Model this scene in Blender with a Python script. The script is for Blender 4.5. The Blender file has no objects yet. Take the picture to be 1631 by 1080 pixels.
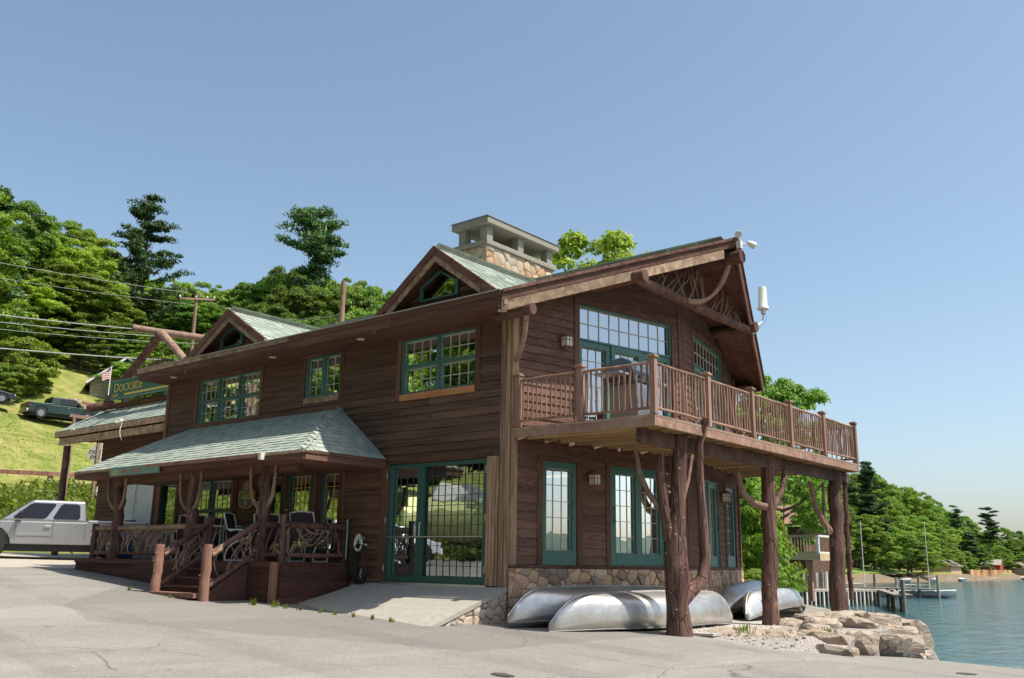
import bpy, bmesh, math, random
import numpy as np
from mathutils import Vector, Matrix
R0 = random.Random(7)
rad = math.radians
C = bpy.context.scene.collection
scene = bpy.context.scene

# ------------------------------------------------------------------ camera
CAM = Vector((10.53, -12.70, 1.60))
def cam_axes(yaw, pitch, roll):
    f = Vector((math.sin(yaw)*math.cos(pitch), math.cos(yaw)*math.cos(pitch), math.sin(pitch)))
    s = f.cross(Vector((0, 0, 1))).normalized(); u = s.cross(f)
    s2 = s*math.cos(roll)+u*math.sin(roll); u2 = -s*math.sin(roll)+u*math.cos(roll)
    return s2, u2, f
s2, u2, fw = cam_axes(-0.69250589, 0.23506532, 0.01560196)
cd = bpy.data.cameras.new('camera'); cam = bpy.data.objects.new('camera', cd); C.objects.link(cam)
m3 = Matrix((s2, u2, -fw)).transposed()
cam.matrix_world = Matrix.Translation(CAM) @ m3.to_4x4()
cd.sensor_width = 36; cd.lens = 1481.39/1631*36; cd.clip_end = 9000; cd.clip_start = .1
scene.camera = cam
# ------------------------------------------------------------------ sky, sun, exposure
SUN = Vector((.52, .19, 1)).normalized()
w = bpy.data.worlds.new('World'); scene.world = w; w.use_nodes = True
nt = w.node_tree; bg = nt.nodes['Background']
sky = nt.nodes.new('ShaderNodeTexSky'); sky.sky_type = 'NISHITA'; sky.sun_disc = False
sky.sun_elevation = math.asin(SUN.z); sky.sun_rotation = math.atan2(SUN.x, SUN.y)
sky.air_density = 1.0; sky.dust_density = 2.2; sky.ozone_density = 1.5; sky.altitude = 200
hsv = nt.nodes.new('ShaderNodeHueSaturation'); hsv.inputs['Saturation'].default_value = .93; hsv.inputs['Hue'].default_value = .488
nt.links.new(sky.outputs[0], hsv.inputs['Color']); nt.links.new(hsv.outputs[0], bg.inputs[0]); bg.inputs[1].default_value = .118
sl = bpy.data.lights.new('sun', 'SUN'); sl.energy = 4.2; sl.angle = rad(.53); sl.color = (1, .94, .85)
so = bpy.data.objects.new('sun', sl); C.objects.link(so); so.rotation_euler = SUN.to_track_quat('Z', 'Y').to_euler()
scene.view_settings.view_transform = 'Standard'; scene.view_settings.look = 'None'
scene.view_settings.exposure = .64; scene.view_settings.gamma = 1; scene.view_settings.use_curve_mapping = False
scene.cycles.max_bounces = 6; scene.cycles.transparent_max_bounces = 12
scene.cycles.use_denoising = True

# ------------------------------------------------------------------ helpers
ORG = {}
def tag(o, label=None, cat=None, group=None, kind=None):
    for k, v in (('label', label), ('category', cat), ('group', group), ('kind', kind)):
        if v: o[k] = v
    return o
def thing(name, loc=(0, 0, 0), rz=0, label=None, cat=None, group=None, local=False):
    o = bpy.data.objects.new(name, None); C.objects.link(o); o.empty_display_size = .2
    o.location = loc; o.rotation_euler = (0, 0, rz)
    ORG[o.name] = Vector((0, 0, 0)) if (local or rz) else Vector(loc)
    return tag(o, label, cat, group)
class MB:
    def __init__(s): s.v = []; s.f = []; s.sm = False
    def add(s, vs, fs):
        n = len(s.v); s.v += [tuple(p) for p in vs]; s.f += [tuple(i+n for i in f) for f in fs]; return s
    def hexa(s, p):   # 4 bottom ccw, 4 top ccw
        return s.add(p, [(3, 2, 1, 0), (4, 5, 6, 7), (0, 1, 5, 4), (1, 2, 6, 5), (2, 3, 7, 6), (3, 0, 4, 7)])
    def box(s, x0, x1, y0, y1, z0, z1):
        return s.hexa([(x0, y0, z0), (x1, y0, z0), (x1, y1, z0), (x0, y1, z0), (x0, y0, z1), (x1, y0, z1), (x1, y1, z1), (x0, y1, z1)])
    def beam(s, p, q, wd, h, up=(0, 0, 1)):
        p = Vector(p); q = Vector(q); d = (q-p).normalized(); up = Vector(up)
        sd = d.cross(up).normalized()*wd/2; u = sd.cross(d).normalized()*h/2 if False else up.normalized()*h/2
        if abs(d.dot(up.normalized())) > .02: u = sd.normalized().cross(d)*h/2
        return s.hexa([p-sd-u, p+sd-u, q+sd-u, q-sd-u, p-sd+u, p+sd+u, q+sd+u, q-sd+u])
    def prism(s, poly, ext):
        n = len(poly); poly = [Vector(p) for p in poly]; e = Vector(ext)
        fs = [tuple(range(n))[::-1], tuple(range(n, 2*n))]+[(i, (i+1) % n, (i+1) % n+n, i+n) for i in range(n)]
        return s.add(poly+[p+e for p in poly], fs)
    def tube(s, pts, r, n=8, wob=0, seed=0, cap=True):
        rr = random.Random(seed); s.sm = True
        pts = [Vector(p) for p in pts]
        if not isinstance(r, (list, tuple)): r = [r]*len(pts)
        vs = []; ref = Vector((.13, .21, .97)); base = len(s.v)
        prev = None
        for i, p in enumerate(pts):
            d = (pts[min(i+1, len(pts)-1)]-pts[max(i-1, 0)]).normalized()
            if prev is None:
                a = d.cross(ref if abs(d.dot(ref)) < .9 else Vector((1, 0, 0))).normalized()
            else:
                a = (prev-d*prev.dot(d)).normalized()
            prev = a; b = d.cross(a)
            for k in range(n):
                t = 2*math.pi*k/n; q = r[i]*(1+rr.uniform(-wob, wob))
                vs.append(p+a*math.cos(t)*q+b*math.sin(t)*q)
        fs = []
        for i in range(len(pts)-1):
            for k in range(n):
                k2 = (k+1) % n
                fs.append((i*n+k, i*n+k2, (i+1)*n+k2, (i+1)*n+k))
        if cap: fs += [tuple(range(n))[::-1], tuple(range((len(pts)-1)*n, len(pts)*n))]
        return s.add(vs, fs)
    def xf(s, M):
        s.v = [tuple(M @ Vector(p)) for p in s.v]; return s
    def build(s, name, mat, parent=None, kind=None, label=None, cat=None, group=None, smooth=None, bevel=0, keep=False):
        v = np.array(s.v, dtype=float)
        c = Vector((0, 0, 0)) if keep else Vector(((v.max(0)+v.min(0))/2).tolist())
        if not keep and parent is None: c.z = float(v[:, 2].min())
        if keep and parent is not None: c = ORG[parent.name].copy()
        me = bpy.data.meshes.new(name); me.from_pydata((v-np.array(c)).tolist(), [], s.f); me.update()
        if smooth if smooth is not None else s.sm:
            me.polygons.foreach_set('use_smooth', [True]*len(me.polygons))
            try: me.set_sharp_from_angle(angle=rad(50))
            except Exception: pass
        if mat: me.materials.append(mat)
        o = bpy.data.objects.new(name, me); C.objects.link(o)
        if parent is not None:
            o.parent = parent; o.location = c-ORG[parent.name]
        else: o.location = c
        ORG[o.name] = c
        if bevel:
            b = o.modifiers.new('bevel', 'BEVEL'); b.width = bevel; b.segments = 2; b.limit_method = 'ANGLE'
        return tag(o, label, cat, group, kind)
def dup(o, loc=None, rz=None, sc=None, label=None, group=None, parent=None):
    c = o.copy(); C.objects.link(c)
    if parent is not None: c.parent = parent
    if loc is not None: c.location = loc
    if rz is not None: c.rotation_euler = (0, 0, rz)
    if sc is not None: c.scale = (sc, sc, sc) if not isinstance(sc, tuple) else sc
    if label: c['label'] = label
    if group: c['group'] = group
    for ch in KIDS.get(o.name, []):
        pass
    for ch in [x for x in o.children]:
        dup(ch, parent=c)
    return c
KIDS = {}

# ------------------------------------------------------------------ materials
class NT:
    def __init__(s, name):
        s.m = bpy.data.materials.new(name); s.m.use_nodes = True; s.t = s.m.node_tree
        s.b = s.t.nodes['Principled BSDF']; s.out = s.t.nodes['Material Output']
    def n(s, t, **k):
        x = s.t.nodes.new(t)
        for a, b in k.items():
            if a.startswith('i_'):
                key = a[2:].replace('_', ' ')
                x.inputs[int(key) if key.isdigit() else key].default_value = b
            else: setattr(x, a, b)
        return x
    def l(s, a, b): s.t.links.new(a, b)
    def coords(s, scale=(1, 1, 1), obj=True, rnd=True, rot=(0, 0, 0)):
        if obj: src = s.n('ShaderNodeTexCoord').outputs['Object']
        else: src = s.n('ShaderNodeNewGeometry').outputs['Position']
        if obj and rnd:
            oi = s.n('ShaderNodeObjectInfo'); mu = s.n('ShaderNodeMath', operation='MULTIPLY', i_1=37.0)
            s.l(oi.outputs['Random'], mu.inputs[0]); ad = s.n('ShaderNodeVectorMath', operation='ADD')
            s.l(src, ad.inputs[0]); s.l(mu.outputs[0], ad.inputs[1]); src = ad.outputs[0]
        mp = s.n('ShaderNodeMapping'); mp.inputs['Scale'].default_value = scale; mp.inputs['Rotation'].default_value = rot
        s.l(src, mp.inputs[0]); return mp.outputs[0]
    def noise(s, vec, scale=1, detail=5, rough=.6, dist=0):
        x = s.n('ShaderNodeTexNoise'); x.inputs['Scale'].default_value = scale; x.inputs['Detail'].default_value = detail
        x.inputs['Roughness'].default_value = rough; x.inputs['Distortion'].default_value = dist
        s.l(vec, x.inputs['Vector']); return x.outputs[0]
    def ramp(s, fac, stops):
        x = s.n('ShaderNodeValToRGB'); e = x.color_ramp.elements
        while len(e) < len(stops): e.new(.5)
        for i, (p, c) in enumerate(stops): e[i].position = p; e[i].color = (*c, 1)
        s.l(fac, x.inputs[0]); return x.outputs[0]
    def mix(s, fac, a, b, mode='MIX'):
        x = s.n('ShaderNodeMix', data_type='RGBA', blend_type=mode)
        for v, i in ((fac, 0), (a, 6), (b, 7)):
            if hasattr(v, 'links') or hasattr(v, 'is_linked'): s.l(v, x.inputs[i])
            elif i == 0: x.inputs[0].default_value = v
            else: x.inputs[i].default_value = (*v, 1)
        return x.outputs[2]
    def vary(s, col, lo=.75, hi=1.25):
        oi = s.n('ShaderNodeObjectInfo'); mr = s.n('ShaderNodeMapRange'); mr.inputs[3].default_value = lo; mr.inputs[4].default_value = hi
        s.l(oi.outputs['Random'], mr.inputs[0]); vm = s.n('ShaderNodeVectorMath', operation='SCALE')
        s.l(col, vm.inputs[0]); s.l(mr.outputs[0], vm.inputs['Scale']); return vm.outputs[0]
    def bump(s, h, strength=.3, dist=.02):
        x = s.n('ShaderNodeBump'); x.inputs['Strength'].default_value = strength; x.inputs['Distance'].default_value = dist
        s.l(h, x.inputs['Height']); s.l(x.outputs[0], s.b.inputs['Normal'])
    def fin(s, col=None, rough=.8, metal=0, spec=.3):
        if col is not None:
            if hasattr(col, 'links'): s.l(col, s.b.inputs['Base Color'])
            else: s.b.inputs['Base Color'].default_value = (*col, 1)
        s.b.inputs['Roughness'].default_value = rough; s.b.inputs['Metallic'].default_value = metal
        s.b.inputs['Specular IOR Level'].default_value = spec
        return s.m
def flat(name, col, rough=.6, metal=0, spec=.4, bump=0):
    t = NT(name)
    c = t.coords((1, 1, 1)); nz = t.noise(c, 9, 4)
    k = t.ramp(nz, [(.3, tuple(x*.86 for x in col)), (.7, tuple(min(1, x*1.1) for x in col))])
    if bump: t.bump(nz, bump, .01)
    return t.fin(k, rough, metal, spec)
def wood(name, dark, mid, light, axis='x', lo=.75, hi=1.25, rough=.8, fine=28, bump=.5, worn=None, cracks=0):
    t = NT(name)
    sc = {'x': (.9, fine, fine), 'y': (fine, .9, fine), 'z': (fine, fine, .9), 'n': (6, 6, 6)}[axis]
    g = t.noise(t.coords(sc), 1, 6, .65, .6)
    col = t.ramp(g, [(.28, dark), (.5, mid), (.74, light)])
    b2 = t.noise(t.coords((1.3, 1.3, 1.3) if axis == 'n' else {'x': (.5, 3, 5), 'y': (3, .5, 5), 'z': (4, 4, .5)}[axis]), 1, 4)
    col = t.mix(t.ramp(b2, [(.42, (0, 0, 0)), (.68, (.55, .55, .55))]), col, worn or light)
    if cracks:
        cv = t.n('ShaderNodeTexVoronoi', feature='DISTANCE_TO_EDGE'); cv.inputs['Scale'].default_value = cracks
        dn_ = t.n('ShaderNodeTexNoise'); dn_.inputs['Scale'].default_value = 3.0; cs = t.coords((1, 1, .09)); t.l(cs, dn_.inputs['Vector']); t.l(t.mix(.12, cs, dn_.outputs['Color']), cv.inputs['Vector'])
        ck = t.ramp(cv.outputs['Distance'], [(0, (.8, .8, .8)), (.04, (0, 0, 0))]); col = t.mix(ck, col, tuple(x*.45 for x in dark))
        pl = t.noise(t.coords((5, 5, 2.2)), 1, 5, .7); col = t.mix(t.ramp(pl, [(.56, (0, 0, 0)), (.68, (.6, .6, .6))]), col, tuple(min(1, x*1.5) for x in light))
        g = t.mix(.45, g, t.ramp(cv.outputs['Distance'], [(0, (0, 0, 0)), (.06, (1, 1, 1))]))
    col = t.vary(col, lo, hi)
    t.bump(g, bump, .01 if not cracks else .022)
    return t.fin(col, rough, 0, .2)

M = {}
SD = ((.024, .012, .009), (.080, .043, .030), (.20, .115, .075))
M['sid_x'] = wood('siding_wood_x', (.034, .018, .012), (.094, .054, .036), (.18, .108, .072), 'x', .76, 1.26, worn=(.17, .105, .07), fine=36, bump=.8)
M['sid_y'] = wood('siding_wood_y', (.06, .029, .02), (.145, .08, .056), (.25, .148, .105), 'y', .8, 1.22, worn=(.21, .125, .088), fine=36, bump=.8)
M['trim_z'] = wood('trim_wood_z', (.06, .027, .018), (.12, .06, .042), (.20, .115, .075), 'z', worn=(.2, .11, .07))
M['trim_x'] = wood('trim_wood_x', (.045, .02, .014), (.10, .048, .032), (.2, .115, .07), 'x', worn=(.17, .09, .055))
M['trim_y'] = wood('trim_wood_y', (.045, .02, .014), (.10, .048, .034), (.2, .115, .08), 'y')
M['corner'] = wood('weathered_corner_wood', (.07, .035, .022), (.22, .135, .085), (.50, .37, .25), 'z', fine=22, worn=(.36, .23, .14))
M['rake'] = wood('weathered_rake_wood', (.10, .055, .035), (.27, .18, .12), (.52, .40, .27), 'n', worn=(.46, .35, .22), fine=9)
M['orange'] = wood('bare_cedar_board', (.22, .09, .035), (.38, .17, .07), (.5, .27, .13), 'x')
M['log'] = wood('dark_log_wood', (.045, .022, .017), (.105, .055, .042), (.2, .115, .085), 'n', fine=14, bump=.9)
M['logz'] = wood('dark_post_wood', (.045, .022, .018), (.105, .058, .046), (.2, .12, .092), 'z', fine=17, bump=1.0, worn=(.16, .095, .07), cracks=9)
M['branch'] = wood('pale_branch_wood', (.12, .065, .045), (.24, .15, .11), (.36, .25, .18), 'n')
M['rail'] = wood('railing_wood', (.14, .07, .05), (.27, .16, .12), (.40, .27, .2), 'z', worn=(.34, .22, .16))
M['railh'] = wood('railing_rail_wood', (.14, .07, .05), (.26, .155, .11), (.38, .25, .18), 'n')
M['under'] = wood('deck_joist_wood', (.20, .12, .055), (.34, .23, .115), (.48, .35, .19), 'x')
M['plank_y'] = wood('deck_plank_wood', (.22, .13, .09), (.34, .22, .16), (.45, .32, .24), 'y')
M['porchred'] = wood('red_brown_porch_wood', (.035, .014, .011), (.08, .036, .027), (.13, .065, .05), 'x')
M['postred'] = wood('stair_post_wood', (.13, .055, .038), (.25, .12, .085), (.38, .23, .17), 'z', fine=16)
M['green'] = flat('green_trim_paint', (.06, .155, .125), .45, bump=.05)
M['greend'] = flat('dark_green_door_paint', (.018, .065, .05), .4)
M['shopgreen'] = flat('shop_door_green_paint', (.028, .09, .07), .4)
M['cream'] = flat('cream_muntin_paint', (.55, .50, .40), .5)
M['dark'] = flat('dark_interior', (.035, .03, .026), .9)
M['room'] = flat('interior_plaster', (.20, .17, .14), .9)
M['floorin'] = flat('interior_wood_floor', (.16, .1, .06), .5)
M['white'] = flat('white_paint', (.72, .72, .72), .5)
M['offwhite'] = flat('offwhite_plastic', (.68, .68, .60), .5)
M['steel'] = flat('brushed_steel', (.45, .46, .48), .35, .9)
M['black'] = flat('black_plastic', (.02, .02, .022), .5)
M['rubber'] = flat('tyre_rubber', (.022, .022, .022), .85)
M['gold'] = flat('gold_sign_paint', (.62, .47, .10), .5)
M['signg'] = flat('sign_green_paint', (.03, .13, .095), .5)
M['signl'] = flat('faded_sign_green_paint', (.15, .27, .21), .6)
M['redtxt'] = flat('faded_red_sign_paint', (.42, .2, .14), .6)
M['conc'] = flat('weathered_concrete', (.36, .33, .28), .9, bump=.3)
M['concd'] = flat('chimney_cap_concrete', (.27, .25, .20), .9, bump=.4)
M['mortar'] = flat('stone_mortar', (.30, .26, .21), .95, bump=.3)
def glass(name, refl=.5, tint=(.80, .86, .90), tr=(.55, .6, .6)):
    t = NT(name); g = t.n('ShaderNodeBsdfGlossy'); g.inputs['Roughness'].default_value = .012; g.inputs['Color'].default_value = (*tint, 1)
    nz = t.noise(t.coords((1, 1, 1)), 1.6, 2)
    bp = t.n('ShaderNodeBump'); bp.inputs['Strength'].default_value = .05; bp.inputs['Distance'].default_value = .03
    t.l(nz, bp.inputs['Height']); t.l(bp.outputs[0], g.inputs['Normal'])
    d = t.n('ShaderNodeBsdfTransparent'); d.inputs['Color'].default_value = (*tr, 1)
    fr = t.n('ShaderNodeFresnel'); fr.inputs[0].default_value = 1.5
    mr = t.n('ShaderNodeMapRange'); mr.inputs[3].default_value = refl-.04; mr.inputs[4].default_value = 1
    t.l(fr.outputs[0], mr.inputs[0]); mx = t.n('ShaderNodeMixShader')
    t.l(mr.outputs[0], mx.inputs[0]); t.l(d.outputs[0], mx.inputs[1]); t.l(g.outputs[0], mx.inputs[2])
    t.l(mx.outputs[0], t.out.inputs[0]); return t.m
M['glass'] = glass('coated_window_glass', .52)
M['glassd'] = glass('door_glass', .34)
cg_ = NT('tinted_car_glass'); M['carglass'] = cg_.fin((.012, .013, .015), .06, 0, .5)
def shingle_mat():
    t = NT('roof_shingles'); ri = t.n('ShaderNodeNewGeometry').outputs['Random Per Island']
    c = t.ramp(ri, [(0, (.22, .27, .225)), (.5, (.30, .35, .29)), (1, (.40, .44, .37))])
    nz = t.noise(t.coords((1, 1, 1), obj=False), 90, 3)
    c = t.mix(.35, c, t.ramp(nz, [(.3, (.14, .18, .15)), (.7, (.52, .55, .48))]))
    t.bump(nz, .4, .01); return t.fin(c, .95, 0, .1)
M['shingle'] = shingle_mat()
def stone_mat(name, cols, isl=False):
    t = NT(name); oi = t.n('ShaderNodeObjectInfo') if not isl else t.n('ShaderNodeNewGeometry')
    c = t.ramp(oi.outputs['Random' if not isl else 'Random Per Island'], [(i/(len(cols)-1), x) for i, x in enumerate(cols)])
    nz = t.noise(t.coords((1, 1, 1)), 7, 6, .65)
    c = t.mix(t.ramp(nz, [(.35, (0, 0, 0)), (.7, (.6, .6, .6))]), c, (.50, .34, .22), 'MIX')
    n2 = t.noise(t.coords((1, 1, 1)), 26, 5)
    c = t.mix(.45, c, t.ramp(n2, [(.3, (.55, .55, .55)), (.7, (1.1, 1.1, 1.1))]), 'MULTIPLY')
    if 'rock' in name:
        cv = t.n('ShaderNodeTexVoronoi', feature='DISTANCE_TO_EDGE'); cv.inputs['Scale'].default_value = 1.9; dn_ = t.n('ShaderNodeTexNoise'); dn_.inputs['Scale'].default_value = 2.2; cs = t.coords((1, 1, 1.8)); t.l(cs, dn_.inputs['Vector']); t.l(t.mix(.35, cs, dn_.outputs['Color']), cv.inputs['Vector'])
        c = t.mix(t.ramp(cv.outputs['Distance'], [(0, (.8, .8, .8)), (.025, (0, 0, 0))]), c, (.09, .075, .06))
        sn = t.noise(t.coords((1.5, 1.5, 9)), 1.5, 6, .7); c = t.mix(t.ramp(sn, [(.5, (0, 0, 0)), (.7, (.7, .7, .7))]), c, (.20, .155, .11))
        ln = t.noise(t.coords((4, 4, 4)), 1, 6, .7); c = t.mix(t.ramp(ln, [(.58, (0, 0, 0)), (.64, (.5, .5, .5))]), c, (.14, .14, .12))
        n2 = t.mix(.5, n2, sn)
    t.bump(n2, .7 if 'rock' not in name else 1.0, .02 if 'rock' not in name else .05); return t.fin(c, .9, 0, .2)
M['stone'] = stone_mat('field_stone', [(0.614, 0.388, 0.258), (0.260, 0.194, 0.163), (0.684, 0.428, 0.249), (0.779, 0.561, 0.378), (0.472, 0.306, 0.215), (0.708, 0.449, 0.275), (0.177, 0.143, 0.129), (0.779, 0.581, 0.413), (0.649, 0.367, 0.232)])
M['stone_i'] = stone_mat('field_stone_small', [(0.614, 0.388, 0.258), (0.260, 0.194, 0.163), (0.684, 0.428, 0.249), (0.779, 0.561, 0.378), (0.472, 0.306, 0.215), (0.708, 0.449, 0.275), (0.177, 0.143, 0.129), (0.779, 0.581, 0.413), (0.649, 0.367, 0.232)], True)
M['slab'] = stone_mat('ledge_stone', [(.50, .45, .37), (.42, .38, .31), (.56, .48, .38), (.36, .33, .29), (.58, .52, .44)])
M['chstone'] = stone_mat('chimney_stone', [(.50, .43, .33), (.42, .22, .10), (.54, .48, .38), (.44, .38, .3), (.55, .45, .3), (.34, .20, .13)])
M['rock'] = stone_mat('shore_rock', [(.44, .37, .30), (.36, .32, .28), (.48, .42, .35), (.40, .36, .31)])
def foliage(name, a, b, c, tr=.35):
    t = NT(name); ri = t.n('ShaderNodeNewGeometry').outputs['Random Per Island']
    col = t.ramp(ri, [(0, a), (.55, b), (1, c)])
    nz = t.noise(t.coords((1, 1, 1), obj=False), .55, 2)
    col = t.mix(t.ramp(nz, [(.35, (0, 0, 0)), (.65, (.5, .5, .5))]), col, c)
    col = t.vary(col, .62, 1.3)
    hs_ = t.n('ShaderNodeHueSaturation'); oi_ = t.n('ShaderNodeObjectInfo'); ml = t.n('ShaderNodeMath', operation='MULTIPLY'); ml.inputs[1].default_value = 7.31; fr_ = t.n('ShaderNodeMath', operation='FRACT'); mr_ = t.n('ShaderNodeMapRange'); mr_.inputs[3].default_value = .478; mr_.inputs[4].default_value = .515
    t.l(oi_.outputs['Random'], ml.inputs[0]); t.l(ml.outputs[0], fr_.inputs[0]); t.l(fr_.outputs[0], mr_.inputs[0]); t.l(mr_.outputs[0], hs_.inputs['Hue']); t.l(col, hs_.inputs['Color']); col = hs_.outputs[0]
    t.l(col, t.b.inputs['Base Color']); t.b.inputs['Roughness'].default_value = .5; t.b.inputs['Specular IOR Level'].default_value = .25
    tl = t.n('ShaderNodeBsdfTranslucent'); hs = t.n('ShaderNodeVectorMath', operation='MULTIPLY'); hs.inputs[1].default_value = (1.5, 1.5, .5)
    t.l(col, hs.inputs[0]); t.l(hs.outputs[0], tl.inputs[0]); mx = t.n('ShaderNodeMixShader'); mx.inputs[0].default_value = tr
    t.l(t.b.outputs[0], mx.inputs[1]); t.l(tl.outputs[0], mx.inputs[2]); t.l(mx.outputs[0], t.out.inputs[0]); return t.m
M['leafA'] = foliage('broadleaf_foliage', (.06, .125, .02), (.13, .23, .036), (.22, .34, .055))
M['leafB'] = foliage('bright_foliage', (.09, .17, .02), (.18, .30, .035), (.29, .42, .06))
M['leafP'] = foliage('pine_needles', (.035, .075, .025), (.065, .125, .035), (.115, .185, .055), .15)
M['weed'] = foliage('weed_foliage', (.09, .14, .02), (.16, .22, .035), (.25, .30, .06))
M['bark'] = wood('tree_bark', (.05, .035, .025), (.11, .08, .06), (.2, .16, .12), 'z', fine=9, bump=.8)
def car_paint(name, col, metal=.3, rough=.28):
    t = NT(name); t.fin(col, rough, metal, .5); t.b.inputs['Coat Weight'].default_value = .6; t.b.inputs['Coat Roughness'].default_value = .05
    nz = t.noise(t.coords((1, 1, 1)), 3, 5); cc = t.ramp(nz, [(.3, tuple(x*.88 for x in col)), (.7, col)]); t.l(cc, t.b.inputs['Base Color']); return t.m

# ------------------------------------------------------------------ ground, lake
def lerpx(x, xs, ys): return float(np.interp(x, xs, ys))
def sstep(a, b, x):
    t = min(1, max(0, (x-a)/(b-a))); return t*t*(3-2*t)
def lot_z(x, y):
    return lerpx(x, [-60, -24, -18, -12, -9, -6.7, -4.5, 0, 3, 10, 30], [2.6, 1.62, 1.42, 1.28, 1.08, .92, .79, .60, .47, .17, 0.0]) - .055*max(0, y)*sstep(2.6, 4.2, x)
EX = [-25.5, -12.1, -12.0, -11.9, -3, -.2, 1, 2.7, 4.2, 4.8, 5.3, 6.9, 12, 32]
EY = [8.0, 8.0, .1, .1, .1, .1, .9, 1.4, 1.5, 2.6, 4.1, 4.8, 5.5, 6.5]
def edge_y(x): return lerpx(x, EX, EY)
SYX = [(-300, 60), (3.5, 40), (4.0, 4.7), (9, 4.2), (12, 1.6), (15, -1.4), (18, -5), (24, -9.6), (31, -12), (40, -14.6), (52, -19), (66, -24), (82, -35), (118, -38), (157, -36), (190, -38), (240, -40), (330, -34), (420, -10), (520, 60)]
def shore_x(y): return lerpx(y, [a for a, b in SYX], [b for a, b in SYX])
HS = [0, 15, 22, 28.5, 31.5, 38, 47, 55, 63, 70, 78, 91, 110, 143, 250, 420]
HZ = [.42, 1.15, 1.42, 1.62, 2.6, 4.0, 5.3, 8.0, 10.7, 13.2, 17.5, 22.5, 29, 38, 56, 66]
def terr(x, y):
    sx = shore_x(y)
    if y < 9: s = 3-x
    else: s = 3-x-max(0, 3-sx)*sstep(60, 130, y)
    z = lerpx(s, HS, HZ)
    if y > 9: z = min(z, .42+max(0, sx-x)*.3)
    k = lerpx(y, [-60, 20, 60, 95, 130, 200, 400], [1, 1, 1, .8, .28, .22, .2])
    if s > 0: z = .42+(z-.42)*k
    if x < -24: z += .35*math.sin(x*.21+y*.13)+.25*math.sin(y*.33-x*.07)
    d = x-sx
    if y > 2.0 and x > 2.7:
        if y > edge_y(x)-.05 and (x > 4.7 or d > 0): return -1.6
    if d > 0: z = .42-d*.9 if y < 30 else .1-d*.5
    if x > 2.7: z = min(z, lot_z(x, y)-.14)
    elif x > -25.4 and y < edge_y(x)+.0: z = min(z, lot_z(x, y)-.14)
    return max(z, -1.8)
def lines(segs):
    o = []
    for a, b, st in segs: o += list(np.arange(a, b, st))
    return o+[segs[-1][1]]
gx = lines([(-420, -120, 8), (-120, -26, 2), (-26, 8, .5), (8, 60, 3)])
gy = lines([(-300, -60, 12), (-60, -15, 3), (-15, 14, .5), (14, 60, 1.5), (60, 520, 6)])
mb = MB(); nx = len(gx)
for y in gy:
    for x in gx: mb.v.append((x, y, terr(x, y)))
for j in range(len(gy)-1):
    for i in range(nx-1): mb.f.append((j*nx+i, j*nx+i+1, (j+1)*nx+i+1, (j+1)*nx+i))
def grass_mat():
    t = NT('hillside_grass'); p = t.coords((1, 1, 1), obj=False)
    a = t.noise(p, .35, 6, .6); b = t.noise(p, 4.5, 6, .7); st = t.noise(t.coords((.08, .6, .9), obj=False), 1, 4)
    col = t.ramp(a, [(.3, (.14, .19, .04)), (.5, (.22, .25, .06)), (.68, (.31, .30, .10))])
    col = t.mix(t.ramp(b, [(.4, (0, 0, 0)), (.7, (.6, .6, .6))]), col, (.12, .15, .025))
    col = t.mix(t.ramp(st, [(.45, (0, 0, 0)), (.6, (.5, .5, .5))]), col, (.36, .30, .13))
    # bare gravelly soil low by the shore
    sx = t.n('ShaderNodeSeparateXYZ'); t.l(t.n('ShaderNodeNewGeometry').outputs['Position'], sx.inputs[0])
    mz = t.n('ShaderNodeMapRange'); mz.inputs[1].default_value = .75; mz.inputs[2].default_value = .52; t.l(sx.outputs[2], mz.inputs[0])
    vo = t.n('ShaderNodeTexVoronoi'); vo.inputs['Scale'].default_value = 14; t.l(p, vo.inputs['Vector'])
    gr = t.mix(.75, (.36, .33, .30), vo.outputs['Color'], 'MULTIPLY'); gr = t.mix(.5, gr, (.40, .36, .31)); my = t.n('ShaderNodeMapRange'); my.inputs[1].default_value = 50; my.inputs[2].default_value = 80; t.l(sx.outputs[1], my.inputs[0]); gr = t.mix(my.outputs[0], gr, (.20, .16, .11))
    col = t.mix(mz.outputs[0], col, gr)
    f3 = t.noise(p, 1.5, 8, .75); col = t.mix(.6, col, t.ramp(f3, [(.35, (.5, .55, .4)), (.5, (1, 1, 1)), (.65, (1.35, 1.25, 1.1))]), 'MULTIPLY')
    t.bump(b, .8, .15); return t.fin(col, .95, 0, .1)
mb.sm = True
mb.build('ground', grass_mat(), kind='structure', keep=True)
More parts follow.
